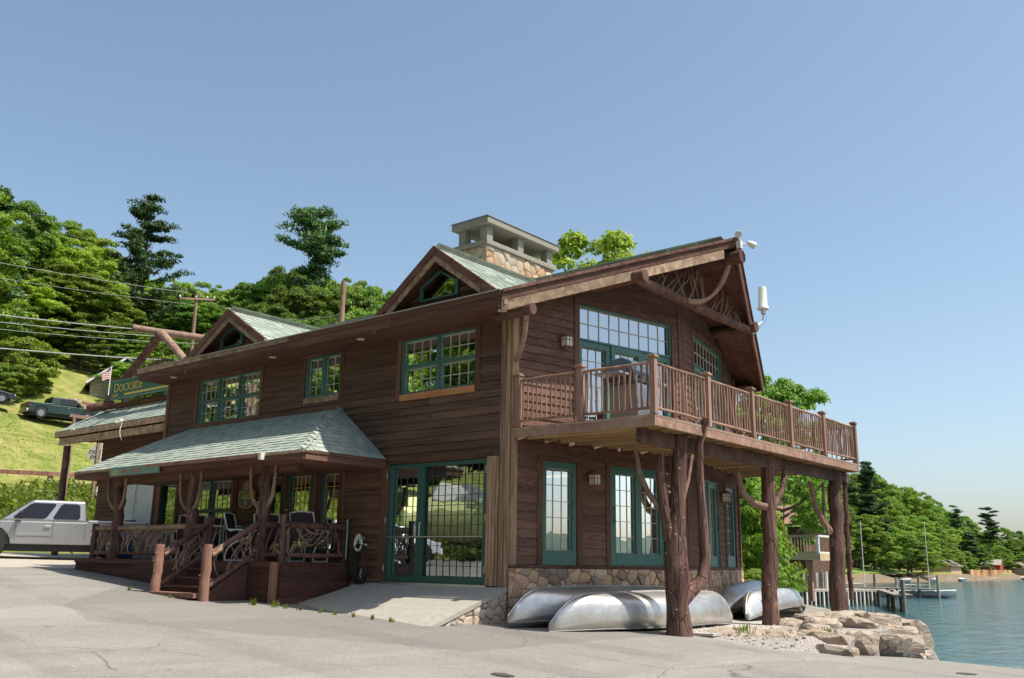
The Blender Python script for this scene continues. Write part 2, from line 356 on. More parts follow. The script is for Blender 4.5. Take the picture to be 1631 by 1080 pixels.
def asphalt_mat():
    t = NT('old_asphalt'); p = t.coords((1, 1, 1), obj=False)
    f = t.noise(p, 140, 4, .7); a = t.noise(p, .35, 5, .6); m_ = t.noise(p, 3.2, 6, .7)
    tr = t.noise(t.coords((.5, .09, 1), obj=False, rot=(0, 0, .6)), 1, 4)
    col = t.ramp(f, [(.25, (.105, .10, .088)), (.5, (.235, .222, .195)), (.75, (.43, .405, .355))])
    col = t.mix(t.ramp(a, [(.35, (0, 0, 0)), (.7, (.5, .5, .5))]), col, (.24, .22, .19))
    col = t.mix(t.ramp(m_, [(.5, (0, 0, 0)), (.75, (.35, .35, .35))]), col, (.37, .35, .305))
    col = t.mix(t.ramp(tr, [(.5, (0, 0, 0)), (.62, (.35, .35, .35))]), col, (.39, .365, .32))
    g2 = t.noise(p, 34, 5, .75); col = t.mix(.55, col, t.ramp(g2, [(.32, (.45, .44, .43)), (.5, (1, 1, 1)), (.68, (1.5, 1.48, 1.42))]), 'MULTIPLY')
    # fine cracks
    dn = t.n('ShaderNodeTexNoise'); dn.inputs['Scale'].default_value = 1.4; t.l(p, dn.inputs['Vector'])
    dv = t.mix(.22, p, dn.outputs['Color'])
    vo = t.n('ShaderNodeTexVoronoi', feature='DISTANCE_TO_EDGE'); vo.inputs['Scale'].default_value = .42; t.l(dv, vo.inputs['Vector'])
    ck = t.ramp(vo.outputs['Distance'], [(0, (1, 1, 1)), (.0045, (0, 0, 0))])
    mk = t.ramp(t.noise(p, .25, 2), [(.5, (0, 0, 0)), (.56, (.75, .75, .75))])
    ck = t.mix(1, ck, mk, 'MULTIPLY'); col = t.mix(ck, col, (.07, .065, .06))
    wv = t.n('ShaderNodeTexWave', wave_type='BANDS', bands_direction='Y'); wv.inputs['Scale'].default_value = .16; wv.inputs['Distortion'].default_value = 5; wv.inputs['Detail'].default_value = 1; wv.inputs['Detail Scale'].default_value = .25
    t.l(t.coords((.35, 1, 1), obj=False, rot=(0, 0, .35)), wv.inputs[0]); tk = t.ramp(wv.outputs['Fac'], [(.80, (0, 0, 0)), (.9, (.30, .30, .30))])
    tk = t.mix(1, tk, t.ramp(t.noise(p, .8, 4, .7), [(.42, (0, 0, 0)), (.6, (1, 1, 1))]), 'MULTIPLY'); col = t.mix(tk, col, (.10, .094, .085))
    pv = t.n('ShaderNodeTexVoronoi'); pv.inputs['Scale'].default_value = .11; t.l(dv, pv.inputs['Vector']); pb = t.n('ShaderNodeSeparateColor'); t.l(pv.outputs['Color'], pb.inputs[0])
    col = t.mix(t.ramp(pb.outputs[0], [(.62, (0, 0, 0)), (.66, (.42, .42, .42))]), col, (.15, .14, .125))
    sp = t.noise(p, 2.6, 3, .5); col = t.mix(t.ramp(sp, [(.70, (0, 0, 0)), (.76, (.5, .5, .5))]), col, (.12, .11, .10))
    t.bump(f, .6, .012); return t.fin(col, .9, 0, .2)
mb = MB(); mb.sm = True
lx = lines([(-25.5, -12, .5), (-12, -11.9, .1), (-11.9, 7, .35), (7, 32, 1)]); NV = 46
for x in lx:
    e = edge_y(x)
    for k in range(NV):
        t = 1-(1-k/(NV-1))**1.0
        y = e-(e+45)*(1-t)**2.2
        mb.v.append((x, y, lot_z(x, y)+.006*math.sin(x*1.9)*math.sin(y*1.3)))
    mb.v.append((x, e+.01, lot_z(x, e)-1.4 if x > 4 else lot_z(x, e)-.3))
n = NV+1
for i in range(len(lx)-1):
    for k in range(n-1): mb.f.append((i*n+k, (i+1)*n+k, (i+1)*n+k+1, i*n+k+1))
mb.build('parking_lot', asphalt_mat(), kind='structure', keep=True)
def sheet(name, poly, zf, mat, res=.35, off=0, kind='structure', thick=.12):
    # polygon clipped on a grid: ear-free fan for convex polygons
    mb = MB(); cx = sum(p[0] for p in poly)/len(poly); cy = sum(p[1] for p in poly)/len(poly); K = 10; n = len(poly)
    for k in range(K+1):
        t = k/K
        for p in poly:
            x = cx+(p[0]-cx)*t; y = cy+(p[1]-cy)*t; mb.v.append((x, y, zf(x, y)+off))
    for p in poly: mb.v.append((p[0], p[1], zf(*p)+off-thick))
    for k in range(K+1):
        for i in range(n): mb.f.append((k*n+i, k*n+(i+1) % n, (k+1)*n+(i+1) % n, (k+1)*n+i))
    return mb.build(name, mat, kind=kind, keep=True)
def dens(poly, st=.5):
    o = []
    for i, p in enumerate(poly):
        q = poly[(i+1) % len(poly)]; d = math.dist(p, q); m = max(1, int(d/st))
        o += [(p[0]+(q[0]-p[0])*k/m, p[1]+(q[1]-p[1])*k/m) for k in range(m)]
    return o
def gravel_mat():
    t = NT('pale_gravel'); p = t.coords((1, 1, 1), obj=False)
    vo = t.n('ShaderNodeTexVoronoi'); vo.inputs['Scale'].default_value = 22; t.l(p, vo.inputs['Vector'])
    c = t.ramp(t.noise(p, 30, 4, .7), [(.3, (.2, .18, .16)), (.7, (.5, .46, .41))]); c = t.mix(.3, c, t.ramp(vo.outputs['Distance'], [(0, (.6, .56, .5)), (.6, (.15, .13, .12))]))
    t.bump(vo.outputs['Distance'], .8, .03); return t.fin(c, .9, 0, .2)
M['gravel'] = gravel_mat()
# gravel shelf in front of the gable, concrete strip under the posts
sheet('gravel_shelf', dens([(-.1, .25), (1.3, .95), (2.7, 1.38), (4.2, 1.45), (4.75, 2.7), (4.5, 6), (3.6, 9), (2.8, 11.5), (.2, 12.5), (-.3, 9)]), lambda x, y: (lambda b: (lot_z(x, edge_y(x))-.02)*(1-b)+(.50-.012*max(0, y-9)**1.5)*b)(sstep(.05, 1.0, y-edge_y(x)) if x > 1.2 else 1), M['gravel'], thick=.5)
sheet('concrete_strip', dens([(.1, .6), (1.35, 1.16), (3.0, 1.62), (3.1, 9.2), (.2, 9.2), (.2, 5)]), lambda x, y: .506, flat('pale_concrete', (.40, .365, .32), .9, bump=.3), thick=.04)
ap = [(-25, -9), (-14.2, -5.6), (-12.9, -3.6), (-12.0, -2.0), (-12.15, 3.4), (-17, 3.5), (-25, 3.5)]
sheet('concrete_apron', dens(ap), lot_z, flat('apron_concrete', (.42, .37, .30), .9, bump=.3), off=.012, thick=.012)
def water_mat():
    t = NT('lake_water'); p = t.coords((1, 1, 1), obj=False)
    a = t.noise(t.coords((.9, .45, 1), obj=False, rot=(0, 0, .5)), 1.3, 6, .6, .4)
    t.bump(a, .55, .22)
    b = t.noise(t.coords((.05, .02, 1), obj=False, rot=(0, 0, .4)), 1, 4)
    c = t.ramp(b, [(.35, (.012, .058, .066)), (.65, (.022, .085, .095))])
    m = t.fin(c, .09, 0, .5); t.b.inputs['IOR'].default_value = 1.33; return m
wm = water_mat()
mb = MB(); mb.add([(-60, -700, -.5), (2600, -700, -.5), (2600, 2600, -.5), (-60, 2600, -.5)], [(0, 1, 2, 3)])
mb.build('lake_water', wm, kind='structure', keep=True)
# far hills across the lake
mb = MB(); K = 90
for i in range(K+1):
    a = rad(-20+i*150/K); r = 1500+200*math.sin(i*.21)
    h = (38+22*math.sin(i*.17+1)+10*math.sin(i*.53)+5*math.sin(i*1.7))*(.15+.85*sstep(-8, 25, math.degrees(a)))
    for rr, hh in ((0, -3), (60, h*.45), (190, h), (420, h*1.1)):
        mb.v.append(((r+rr)*math.sin(a), (r+rr)*math.cos(a), hh))
for i in range(K):
    for k in range(3): mb.f.append((i*4+k, (i+1)*4+k, (i+1)*4+k+1, i*4+k+1))
def hill_mat():
    t = NT('far_wooded_hill'); nz = t.noise(t.coords((1, 1, 1), obj=False), .03, 8, .7)
    return t.fin(t.ramp(nz, [(.3, (.04, .07, .05)), (.7, (.09, .13, .08))]), .9)
mb.build('hills', hill_mat(), kind='structure', keep=True)

# ================================================================== THE LODGE
lodge = thing('lodge_building', (0, 0, 0), label='large dark brown wooden lodge with green trim, dormers and a raised deck on log posts', cat='building')
TA = math.tan(rad(13)); W_ = 8.8; PX = 4.4*TA
RS = (8.21-6.2)/5.15             # roof slope
def roofz(y): return 6.2+(min(y, W_-y)+.75)*RS
ZF, ZU = 1.18, 3.95              # floors
# facade frames: (origin, unit u, outward normal); a local point is (u, depth, z)
class Face:
    def __init__(s, o, u, n): s.o = Vector(o); s.u = Vector(u).normalized(); s.n = Vector(n).normalized()
    def P(s, u, d, z): return s.o+s.u*u+s.n*d+Vector((0, 0, z))
    def box(s, mb, u0, u1, d0, d1, z0, z1):
        return mb.hexa([s.P(u0, d0, z0), s.P(u1, d0, z0), s.P(u1, d1, z0), s.P(u0, d1, z0), s.P(u0, d0, z1), s.P(u1, d0, z1), s.P(u1, d1, z1), s.P(u0, d1, z1)] if s.u.cross(s.n).z > 0 else
                       [s.P(u1, d0, z0), s.P(u0, d0, z0), s.P(u0, d1, z0), s.P(u1, d1, z0), s.P(u1, d0, z1), s.P(u0, d0, z1), s.P(u0, d1, z1), s.P(u1, d1, z1)])
FR = Face((0, 0, 0), (1, 0, 0), (0, -1, 0))                     # long front, u = X
LP = math.hypot(4.4, PX)
GL = Face((0, 0, 0), (PX, 4.4, 0), (4.4, -PX, 0))               # gable, near half
GR = Face((PX, 4.4, 0), (-PX, 4.4, 0), (4.4, PX, 0))            # gable, far half
c13 = math.cos(rad(13))
def gu(y): return y/c13          # distance along a gable half for a given y step

# openings (u0,u1,z0,z1)
WOP = (-20.24, -18.11, 1.52, 3.965)
OF = [(-3.08, -.52, 1.18, 3.42), (-2.86, -.86, 4.80, 5.90), (-5.90, -4.73, 5.02, 5.92), (-10.12, -7.58, 4.79, 5.87),
      (-99, -98.9, 1.52, 3.40), (-11.46, -10.70, 1.75, 3.38), (-10.15, -8.36, 1.95, 3.38), (-6.98, -6.46, 1.75, 3.38), (-6.30, -5.36, 1.53, 3.45), (-5.14, -4.47, 1.75, 3.38)]
XW = -21.87                       # west end of the front wall
OL = [(gu(.70), gu(1.50), 1.55, 3.40), (gu(2.33), gu(3.80), 1.55, 3.41), (gu(1.56), gu(4.07), 4.0, 6.50)]
OR = [(gu(.92), gu(2.41), 1.55, 3.41), (gu(3.15), gu(3.97), 1.55, 3.40), (gu(.84), gu(3.26), 4.0, 6.56)]

def topF(u): return 6.24 if u > -11.5 else 5.55
KT = RS*c13
def topL(u): return roofz(0)-.30+KT*u
def topR(u): return roofz(4.4)-.30-KT*u
# ---- solid wall core with real openings
def core(face, u0, u1, z0, ztop, ops, name, steps=None):
    mb = MB(); us = sorted(set([u0, u1]+[a for o in ops for a in o[:2]]+(steps or [])))
    for a, b in zip(us[:-1], us[1:]):
        m = (a+b)/2; zz = [(z0, None)]
        blocks = sorted([(o[2], o[3]) for o in ops if o[0] < m < o[1]])
        z = z0
        for lo, hi in blocks:
            if lo > z: face.box(mb, a, b, -.16, -.002, z, lo)
            z = hi
        ta, tb = ztop(a), ztop(b)
        p = [face.P(a, -.16, z), face.P(b, -.16, z), face.P(b, -.002, z), face.P(a, -.002, z), face.P(a, -.16, ta), face.P(b, -.16, tb), face.P(b, -.002, tb), face.P(a, -.002, ta)]
        mb.hexa(p)
    return mb.build(name, M['room'], lodge)
wallF = core(FR, -11.5, -.001, .3, lambda u: 6.24, [o for o in OF if o[0] > -11.5], 'wall')
FW = Face((0, 3.6, 0), (1, 0, 0), (0, -1, 0))
wallW = core(FW, XW, -11.66, .9, lambda u: 6.60, [WOP], 'wall')
wallL = core(GL, .0, LP, .3, topL, OL, 'wall')
wallR = core(GR, .0, LP, .3, topR, OR, 'wall')
mb = MB()                        # rear and west walls, floors
mb.box(-21.87, -.05, 8.65, 8.8, .3, 6.0); mb.box(-21.87, -21.720000000000002, 3.77, 8.65, .9, 6.5)
mb.prism([(-11.65, .0, .9), (-11.65, 8.64, .9), (-11.65, 8.64, 6.2), (-11.65, 4.4, 7.95), (-11.65, 0, 6.2)], (.15, 0, 0))
mb.build('wall', M['room'], lodge)
mb = MB(); mb.prism([(-11.4, .17, .98), (-.05, .17, .98), (PX-.2, 4.4, .98), (-.05, 8.6, .98), (-11.4, 8.6, .98)], (0, 0, .19)); mb.build('floor', M['floorin'], lodge)
mb = MB(); mb.prism([(-11.45, .17, 3.5), (-.2, .17, 3.5), (PX-.25, 4.4, 3.5), (-.2, 8.6, 3.5), (-11.45, 8.6, 3.5)], (0, 0, .45)); mb.build('ceiling', M['dark'], lodge)
mb = MB(); mb.box(-6.5, -6.4, .2, 8.6, 1.18, 3.5); mb.box(-3.3, -3.2, 2.6, 8.6, 1.18, 3.5); mb.box(-4.2, -4.1, .2, 8.6, 3.96, 6.2); mb.build('partition_wall', M['room'], lodge)

# ---- lap siding
NSID = [0]; stuff = {}
def board(mb, face, a0, a1, b0, b1, z, h):
    """a = u range at the bottom edge, b = u range at the top edge; lower edge proud"""
    e = .002
    p = [face.P(a0, 0, z), face.P(a1, 0, z), face.P(a1, .034, z), face.P(a0, .034, z), face.P(b0, 0, z+h), face.P(b1, 0, z+h), face.P(b1, .012, z+h), face.P(b0, .012, z+h)]
    mb.hexa(p)
def side(face, u0, u1, z0, z1, ops, wall, mat, single, ztop=None, h=.152, seed=1, maxlen=3.6):
    r = random.Random(seed); z = z0; st = MB()
    while z < z1-.02:
        hh = min(h, z1-z); lo, hi = u0, u1; lo2, hi2 = u0, u1
        if ztop:   # sloping top
            k = (ztop(1)-ztop(0))
            cut = lambda zz: (zz-ztop(0))/k
            if k > 0: lo, lo2 = max(u0, cut(z)), max(u0, cut(z+hh))
            else: hi, hi2 = min(u1, cut(z)), min(u1, cut(z+hh))
            if hi-lo < .06: break
        segs = [(lo, hi)]
        for o in ops:
            if o[2]-.02 < z+hh*.5 < o[3]+.02:
                ns = []
                for a, b in segs:
                    if o[1] <= a or o[0] >= b: ns.append((a, b)); continue
                    if o[0] > a: ns.append((a, o[0]))
                    if o[1] < b: ns.append((o[1], b))
                segs = ns
        for a, b in segs:
            x = a
            while x < b-.01:
                L = r.uniform(maxlen*.55, maxlen); e = b if x+L > b-.7 else x+L
                a2, b2 = (lo2 if x == lo else x), (hi2 if e == hi else e)
                if b2-a2 > 0 or ztop:
                    b2 = max(b2, a2+.001)
                    if single(x, e, z) and NSID[0] < 292:
                        m1 = MB(); board(m1, face, x+.003, e-.003, a2+.003, b2-.003, z+.001, hh-.002)
                        ob = m1.build('siding_board', mat, wall); NSID[0] += 1
                    else: board(st, face, x+.0015, e-.0015, a2, b2, z+.001, hh-.002)
                x = e
        z += hh
    if st.v: st.build('siding', mat, wall, kind='stuff')
grow = lambda ops, m=.09: [(a-m, b+m, c-m*(0 if c < 1.6 else 1), d+m) for a, b, c, d in ops]
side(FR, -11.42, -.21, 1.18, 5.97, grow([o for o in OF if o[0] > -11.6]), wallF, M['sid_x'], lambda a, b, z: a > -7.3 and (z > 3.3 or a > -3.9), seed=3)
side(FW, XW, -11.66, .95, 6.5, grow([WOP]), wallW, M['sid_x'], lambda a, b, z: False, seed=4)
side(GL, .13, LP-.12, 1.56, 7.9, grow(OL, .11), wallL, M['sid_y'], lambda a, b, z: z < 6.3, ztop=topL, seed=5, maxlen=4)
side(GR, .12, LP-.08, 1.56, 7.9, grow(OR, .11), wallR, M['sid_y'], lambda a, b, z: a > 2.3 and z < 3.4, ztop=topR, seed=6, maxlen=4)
# west wing side wall (its dark end faces the lot)
mb = MB(); WE = Face((XW, 3.6, 0), (0, 1, 0), (-1, 0, 0))
z = .95
while z < 6.4:
    board(mb, WE, 0, 5.2, 0, 5.2, z, .15); z += .152
mb.build('siding', M['sid_y'], lodge, kind='stuff')
# trim around openings, corner posts, base trim
def trim(face, o, mat, wd=.115, sill=True, wall=None, top=True, smat=None, tm=None):
    a, b, c, d = o; v = tm or M['trim_z']
    e = .0
    for x0, x1 in ((a-wd, a-.003), (b+.003, b+wd)):
        m = MB(); face.box(m, x0, x1, 0, .045, c-(wd if sill else 0), d+wd*.0); m.build('side_casing', v, wall, bevel=.006)
    if top: m = MB(); face.box(m, a-wd-.01, b+wd+.01, 0, .052, d+.003, d+wd+.02); m.build('head_casing', mat, wall, bevel=.006)
    if sill: m = MB(); face.box(m, a-.001, b+.001, 0, .05, c-wd-.02, c-.003); m.build('sill_board', smat or mat, wall, bevel=.006)
for i, o in enumerate(OF):
    if i == 4: trim(FW, WOP, M['trim_x'], .10, False, wallW)
    elif i == 0: trim(FR, o, M['trim_x'], .115, False, wallF)
    elif i in (5, 6, 7, 9): trim(FR, o, M['trim_x'], .10, True, wallF)
    elif i == 8: trim(FR, o, M['trim_x'], .08, False, wallF)
    else: trim(FR, o, M['trim_x'], .115, True, wallF, smat=M['orange'] if i == 1 else (M['rake'] if i == 2 else None))
m = MB(); FR.box(m, -.50, -.23, .0, .062, 1.18, 3.44); m.build('weathered_door_post', M['corner'], wallF, bevel=.01)
for o in OL: trim(GL, o, M['trim_y'], .12, False, wallL)
for o in OR: trim(GR, o, M['trim_y'], .12, False, wallR)
for x0, x1, z0, z1, mt in ((-.215, -.095, .62, 5.97, 'corner'), (-.09, .0, .62, 5.97, 'corner')):
    m = MB(); FR.box(m, x0, x1, .0, .05, z0, z1); m.build('corner_board', M[mt], wallF, bevel=.01)
m = MB(); GL.box(m, -.01, .125, .0, .05, 1.5, 6.3); m.build('corner_board', M['corner'], wallL, bevel=.01)
for fc, wl in ((GL, wallL), (GR, wallR)):
    u = LP-.13 if fc is GL else .0
    m = MB(); fc.box(m, u, u+.13, .0, .05, 1.55, 7.6); m.build('corner_board', M['trim_z'], wl, bevel=.008)
    m = MB(); fc.box(m, .0 if fc is GR else -.012, LP+.0, .0, .075, 1.50, 1.548); m.build('water_table', M['trim_y'], wl)
    m = MB(); fc.box(m, .13, LP-.13, .034, .06, 3.50, 3.70); m.build('ledger_board', M['trim_y'], wl)
m = MB(); GR.box(m, LP-.06, LP+.03, .0, .07, 1.5, 6.2); m.build('corner_board', M['trim_z'], wallR, bevel=.008)
m = MB(); FR.box(m, -11.53, -11.42, .0, .05, 1.0, 5.97); m.build('corner_board', M['trim_z'], wallF)
for x in (-3.27, -4.55, -8.2, -7.0): 
    m = MB(); FR.box(m, x, x+.07, .035, .05, 1.6, 3.4) if x < -3.3 else FR.box(m, x, x+.08, .0, .05, 1.18, 3.44); m.build('batten', M['trim_z'], wallF)

# ---- windows
NP = [0]
def gridwin(face, o, parent, cols, rows, frame=.05, gmat='glass', fmat='green', muntin='cream', mw=.011, md=.007, name='window', depth=(-.10, .02), stiles=None, lites=True, recess=-.05, label=None):
    """one framed unit; (frame) + muntins + panes"""
    a, b, c, d = o; fl, fr_, fb, ft = stiles or (frame,)*4
    m = MB(); D0, D1 = depth
    face.box(m, a, a+fl, D0, D1, c, d); face.box(m, b-fr_, b, D0, D1, c, d)
    face.box(m, a+fl, b-fr_, D0, D1-.002, c, c+fb); face.box(m, a+fl, b-fr_, D0, D1-.002, d-ft, d)
    w_ = m.build(name, M[fmat], parent, bevel=.006, label=label)
    ga, gb, gc, gd = a+fl, b-fr_, c+fb, d-ft
    if lites:
        m = MB(); q = (ga, gb, gc, gd)
        for i in range(1, cols):
            u = ga+(gb-ga)*i/cols; face.box(m, u-mw/2, u+mw/2, recess-.004, recess+md, gc, gd)
        for j in range(1, rows):
            z = gc+(gd-gc)*j/rows; face.box(m, ga, gb, recess-.002, recess+md+.002, z-mw/2, z+mw/2)
        for e0, e1, z0, z1 in ((ga, ga+mw, gc, gd), (gb-mw, gb, gc, gd), (ga+mw, gb-mw, gc, gc+mw), (ga+mw, gb-mw, gd-mw, gd)):
            face.box(m, e0, e1, recess, recess+md-.002, z0, z1)
        if m.v: m.build('muntins', M[muntin], w_)
    sep = (gb-ga)/cols > .085 and NP[0]+cols*rows < 297 and lites == True
    rr = random.Random(int(abs(a*100+c*37)))
    if sep:
        for i in range(cols):
            for j in range(rows):
                u0, u1 = ga+(gb-ga)*i/cols, ga+(gb-ga)*(i+1)/cols; z0, z1 = gc+(gd-gc)*j/rows, gc+(gd-gc)*(j+1)/rows
                t1, t2 = rr.uniform(-.0006, .0006), rr.uniform(-.0006, .0006); r0 = recess-.006
                m = MB(); m.hexa([face.P(u0, r0-.004, z0), face.P(u1, r0-.004, z0), face.P(u1, r0+t1, z0), face.P(u0, r0, z0), face.P(u0, r0-.004, z1), face.P(u1, r0-.004, z1), face.P(u1, r0+t1+t2, z1), face.P(u0, r0+t2, z1)])
                m.build('pane', M[gmat], w_); NP[0] += 1
    else:
        m = MB(); face.box(m, ga, gb, recess-.012, recess-.006, gc, gd); m.build('pane', M[gmat], w_)
    return w_
def hung(face, o, parent, n, cols, **k):   # a row of n double-hung sashes
    a, b, c, d = o; wd = (b-a)/n; out = []
    for i in range(n):
        x0, x1 = a+wd*i, a+wd*(i+1); mid = (c+d)/2
        out.append(gridwin(face, (x0+.001, x1-.001, mid, d), parent, cols, 2, .038, muntin='cream', **k))
        gridwin(face, (x0+.001, x1-.001, c, mid-.001), parent, cols, 2, .038, recess=-.075, depth=(-.10, .004), muntin='cream', **k)
    return out
hung(FR, OF[1], wallF, 2, 4)
for q_ in (0, 1):
    a_ = -5.90+.585*q_; gridwin(FR, (a_+.001, a_+.584, 5.02, 5.92), wallF, 2, 4, .045)
hung(FR, OF[3], wallF, 3, 4)
hung(FR, OF[6], wallF, 2, 4, lites=1)
gridwin(FR, OF[5], wallF, 1, 1, .05, fmat='greend', lites=False)
gridwin(FR, OF[7], wallF, 1, 1, .05, fmat='greend', lites=False)
gridwin(FR, OF[8], wallF, 5, 6, name='entrance_door', fmat='greend', stiles=(.12, .12, .3, .12), muntin='gold', lites=1)
gridwin(FR, OF[9], wallF, 2, 6, .05, fmat='greend', muntin='gold', lites=1)
m = MB(); m.tube([(-6.24, -.06, 2.42), (-6.24, -.09, 2.44), (-6.17, -.1, 2.44)], .014, 6); m.tube([(-6.24, -.02, 2.62), (-6.24, -.06, 2.62)], .025, 8); m.build('door_handle', M['gold'], wallF)
# big glazed shop door: two unequal leaves
gridwin(FR, (-3.07, -2.205, 1.20, 3.41), wallF, 4, 11, name='shop_door', gmat='glassd', fmat='shopgreen', muntin='greend', mw=.009, md=.004, stiles=(.09, .08, .12, .07))
gridwin(FR, (-2.195, -.53, 1.20, 3.41), wallF, 9, 11, name='shop_door', gmat='glassd', fmat='shopgreen', muntin='greend', mw=.009, md=.004, stiles=(.08, .08, .12, .07))
for x in (-2.26, -2.13):
    m = MB(); m.tube([(x, -.03, 2.02), (x, -.08, 2.04), (x, -.08, 2.28), (x, -.03, 2.30)], .013, 6); m.build('door_handle', M['steel'], wallF)
for x in (-3.085, -.515):
    for z in (1.45, 2.35, 3.2):
        m = MB(); m.tube([(x, -.06, z-.06), (x, -.06, z+.06)], .014, 6); m.build('hinge', M['steel'], wallF)
m = MB(); m.box(-3.02, -.55, -.08, -.052, 2.02, 2.04); m.build('push_bar', M['steel'], wallF)
m = MB(); m.box(-3.12, -.45, -.09, .1, 1.150, 1.195); m.build('threshold', M['steel'], wallF)
# gable doors
FD = dict(fmat='green', muntin='cream', gmat='glass')
gridwin(GL, OL[0], wallL, 3, 5, name='window', stiles=(.10, .10, .26, .13), **FD)
u0, u1, z0, z1 = OL[1]; um = (u0+u1)/2
gridwin(GL, (u0+.04, um+.02, z0, z1-.04), wallL, 3, 5, name='sliding_door', stiles=(.11, .09, .24, .10), **FD)
gridwin(GL, (um+.021, u1-.04, z0, z1-.04), wallL, 3, 5, name='sliding_door', stiles=(.09, .11, .24, .10), recess=-.07, depth=(-.10, .0), **FD)
m = MB(); GL.box(m, u0, u0+.039, -.1, .035, z0, z1); GL.box(m, u1-.039, u1, -.1, .035, z0, z1); GL.box(m, u0+.039, u1-.039, -.1, .034, z1-.039, z1); m.build('door_frame', M['green'], wallL)
m = MB(); q = u0+.08; m.tube([GL.P(q, .02, 2.35), GL.P(q, .07, 2.37), GL.P(q, .07, 2.62), GL.P(q, .02, 2.64)], .012, 6); m.build('door_handle', M['black'], wallL)
u0, u1, z0, z1 = OR[0]; um = (u0+u1)/2
gridwin(GR, (u0+.04, um+.02, z0, z1-.04), wallR, 3, 5, name='sliding_door', stiles=(.11, .09, .24, .10), recess=-.07, depth=(-.10, .0), **FD)
gridwin(GR, (um+.021, u1-.04, z0, z1-.04), wallR, 3, 5, name='sliding_door', stiles=(.09, .11, .24, .10), **FD)
m = MB(); GR.box(m, u0, u0+.039, -.1, .035, z0, z1); GR.box(m, u1-.039, u1, -.1, .035, z0, z1); GR.box(m, u0+.039, u1-.039, -.1, .034, z1-.039, z1); m.build('door_frame', M['green'], wallR)
m = MB(); q = u1-.09; m.tube([GR.P(q, .02, 2.35), GR.P(q, .07, 2.37), GR.P(q, .07, 2.62), GR.P(q, .02, 2.64)], .012, 6); m.build('door_handle', M['black'], wallR)
gridwin(GR, OR[1], wallR, 3, 5, name='window', stiles=(.12, .12, .26, .13), **FD)
for fc, o, wl, zt in ((GL, OL[2], wallL, 5.80), (GR, OR[2], wallR, 5.90)):
    u0, u1, z0, z1 = o
    gridwin(fc, (u0, u1, zt, z1), wl, 9, 2, .035, name='transom_window', mw=.014, fmat='green', muntin='cream', gmat='glass')
    wd = (u1-u0)/3
    for i in range(3):
        gridwin(fc, (u0+wd*i+.001, u0+wd*(i+1)-.001, z0, zt-.002), wl, 3, 6, name='balcony_door', stiles=(.11, .11, .2, .12), recess=-.05 if i == 1 else -.08, depth=(-.10, .02 if i == 1 else -.01), lites=True if fc is GL else 1, **FD)
m = MB(); q = OL[2][0]+(OL[2][1]-OL[2][0])/3+.07; m.tube([GL.P(q, .02, 4.75), GL.P(q, .08, 4.77), GL.P(q, .08, 5.02), GL.P(q, .02, 5.04)], .013, 6); m.build('door_handle', M['black'], wallL)
# curtains seen through the big upper window and behind the glass doors
def curtain(face, u0, u1, z0, z1, d, name='curtain', amp=.02, taper=0):
    m = MB(); m.sm = True; K = 24
    for i in range(K+1):
        u = u0+(u1-u0)*i/K; dd = d+amp*math.sin(i*1.7)
        m.v += [tuple(face.P(u+taper*(1-i/K), dd, z0)), tuple(face.P(u, dd, z1))]
    for i in range(K): m.f.append((2*i, 2*i+2, 2*i+3, 2*i+1))
    return m.build(name, M['white'], lodge)
curtain(FR, -2.78, -2.42, 4.82, 5.86, -.22, taper=.06)
curtain(GL, gu(2.4), gu(3.0), 1.6, 3.35, -.25); curtain(GR, gu(1.0), gu(1.6), 1.6, 3.35, -.25)
# fluorescent ceiling lamps inside the ground floor shop (lit in the photograph)
em = NT('lit_tube'); e_ = em.n('ShaderNodeEmission'); e_.inputs[0].default_value = (1, .55, .2, 1); e_.inputs[1].default_value = 3.0; em.l(e_.outputs[0], em.out.inputs[0])
for x, y in ((-4.9, 1.6), (-2.7, 2.0), (-1.6, 3.6), (-7.4, 2.2)):
    t_ = thing('ceiling_lamp', (x, y, 3.4), label='glowing ceiling tube lamp inside, behind the %s' % {-4.9: 'narrow porch sidelight', -2.7: 'left leaf of the shop door', -1.6: 'wide leaf of the shop door', -7.4: 'window behind the middle porch post'}[x], cat='lamp', group='ceiling tube lamps inside the shop')
    m = MB(); m.box(x-.45, x+.45, y-.07, y+.07, 3.44, 3.498); m.build('lamp_housing', M['white'], t_)
    m = MB(); m.tube([(x-.42, y, 3.415), (x+.42, y, 3.415)], .022, 8); m.build('lamp_tube', em.m, t_)

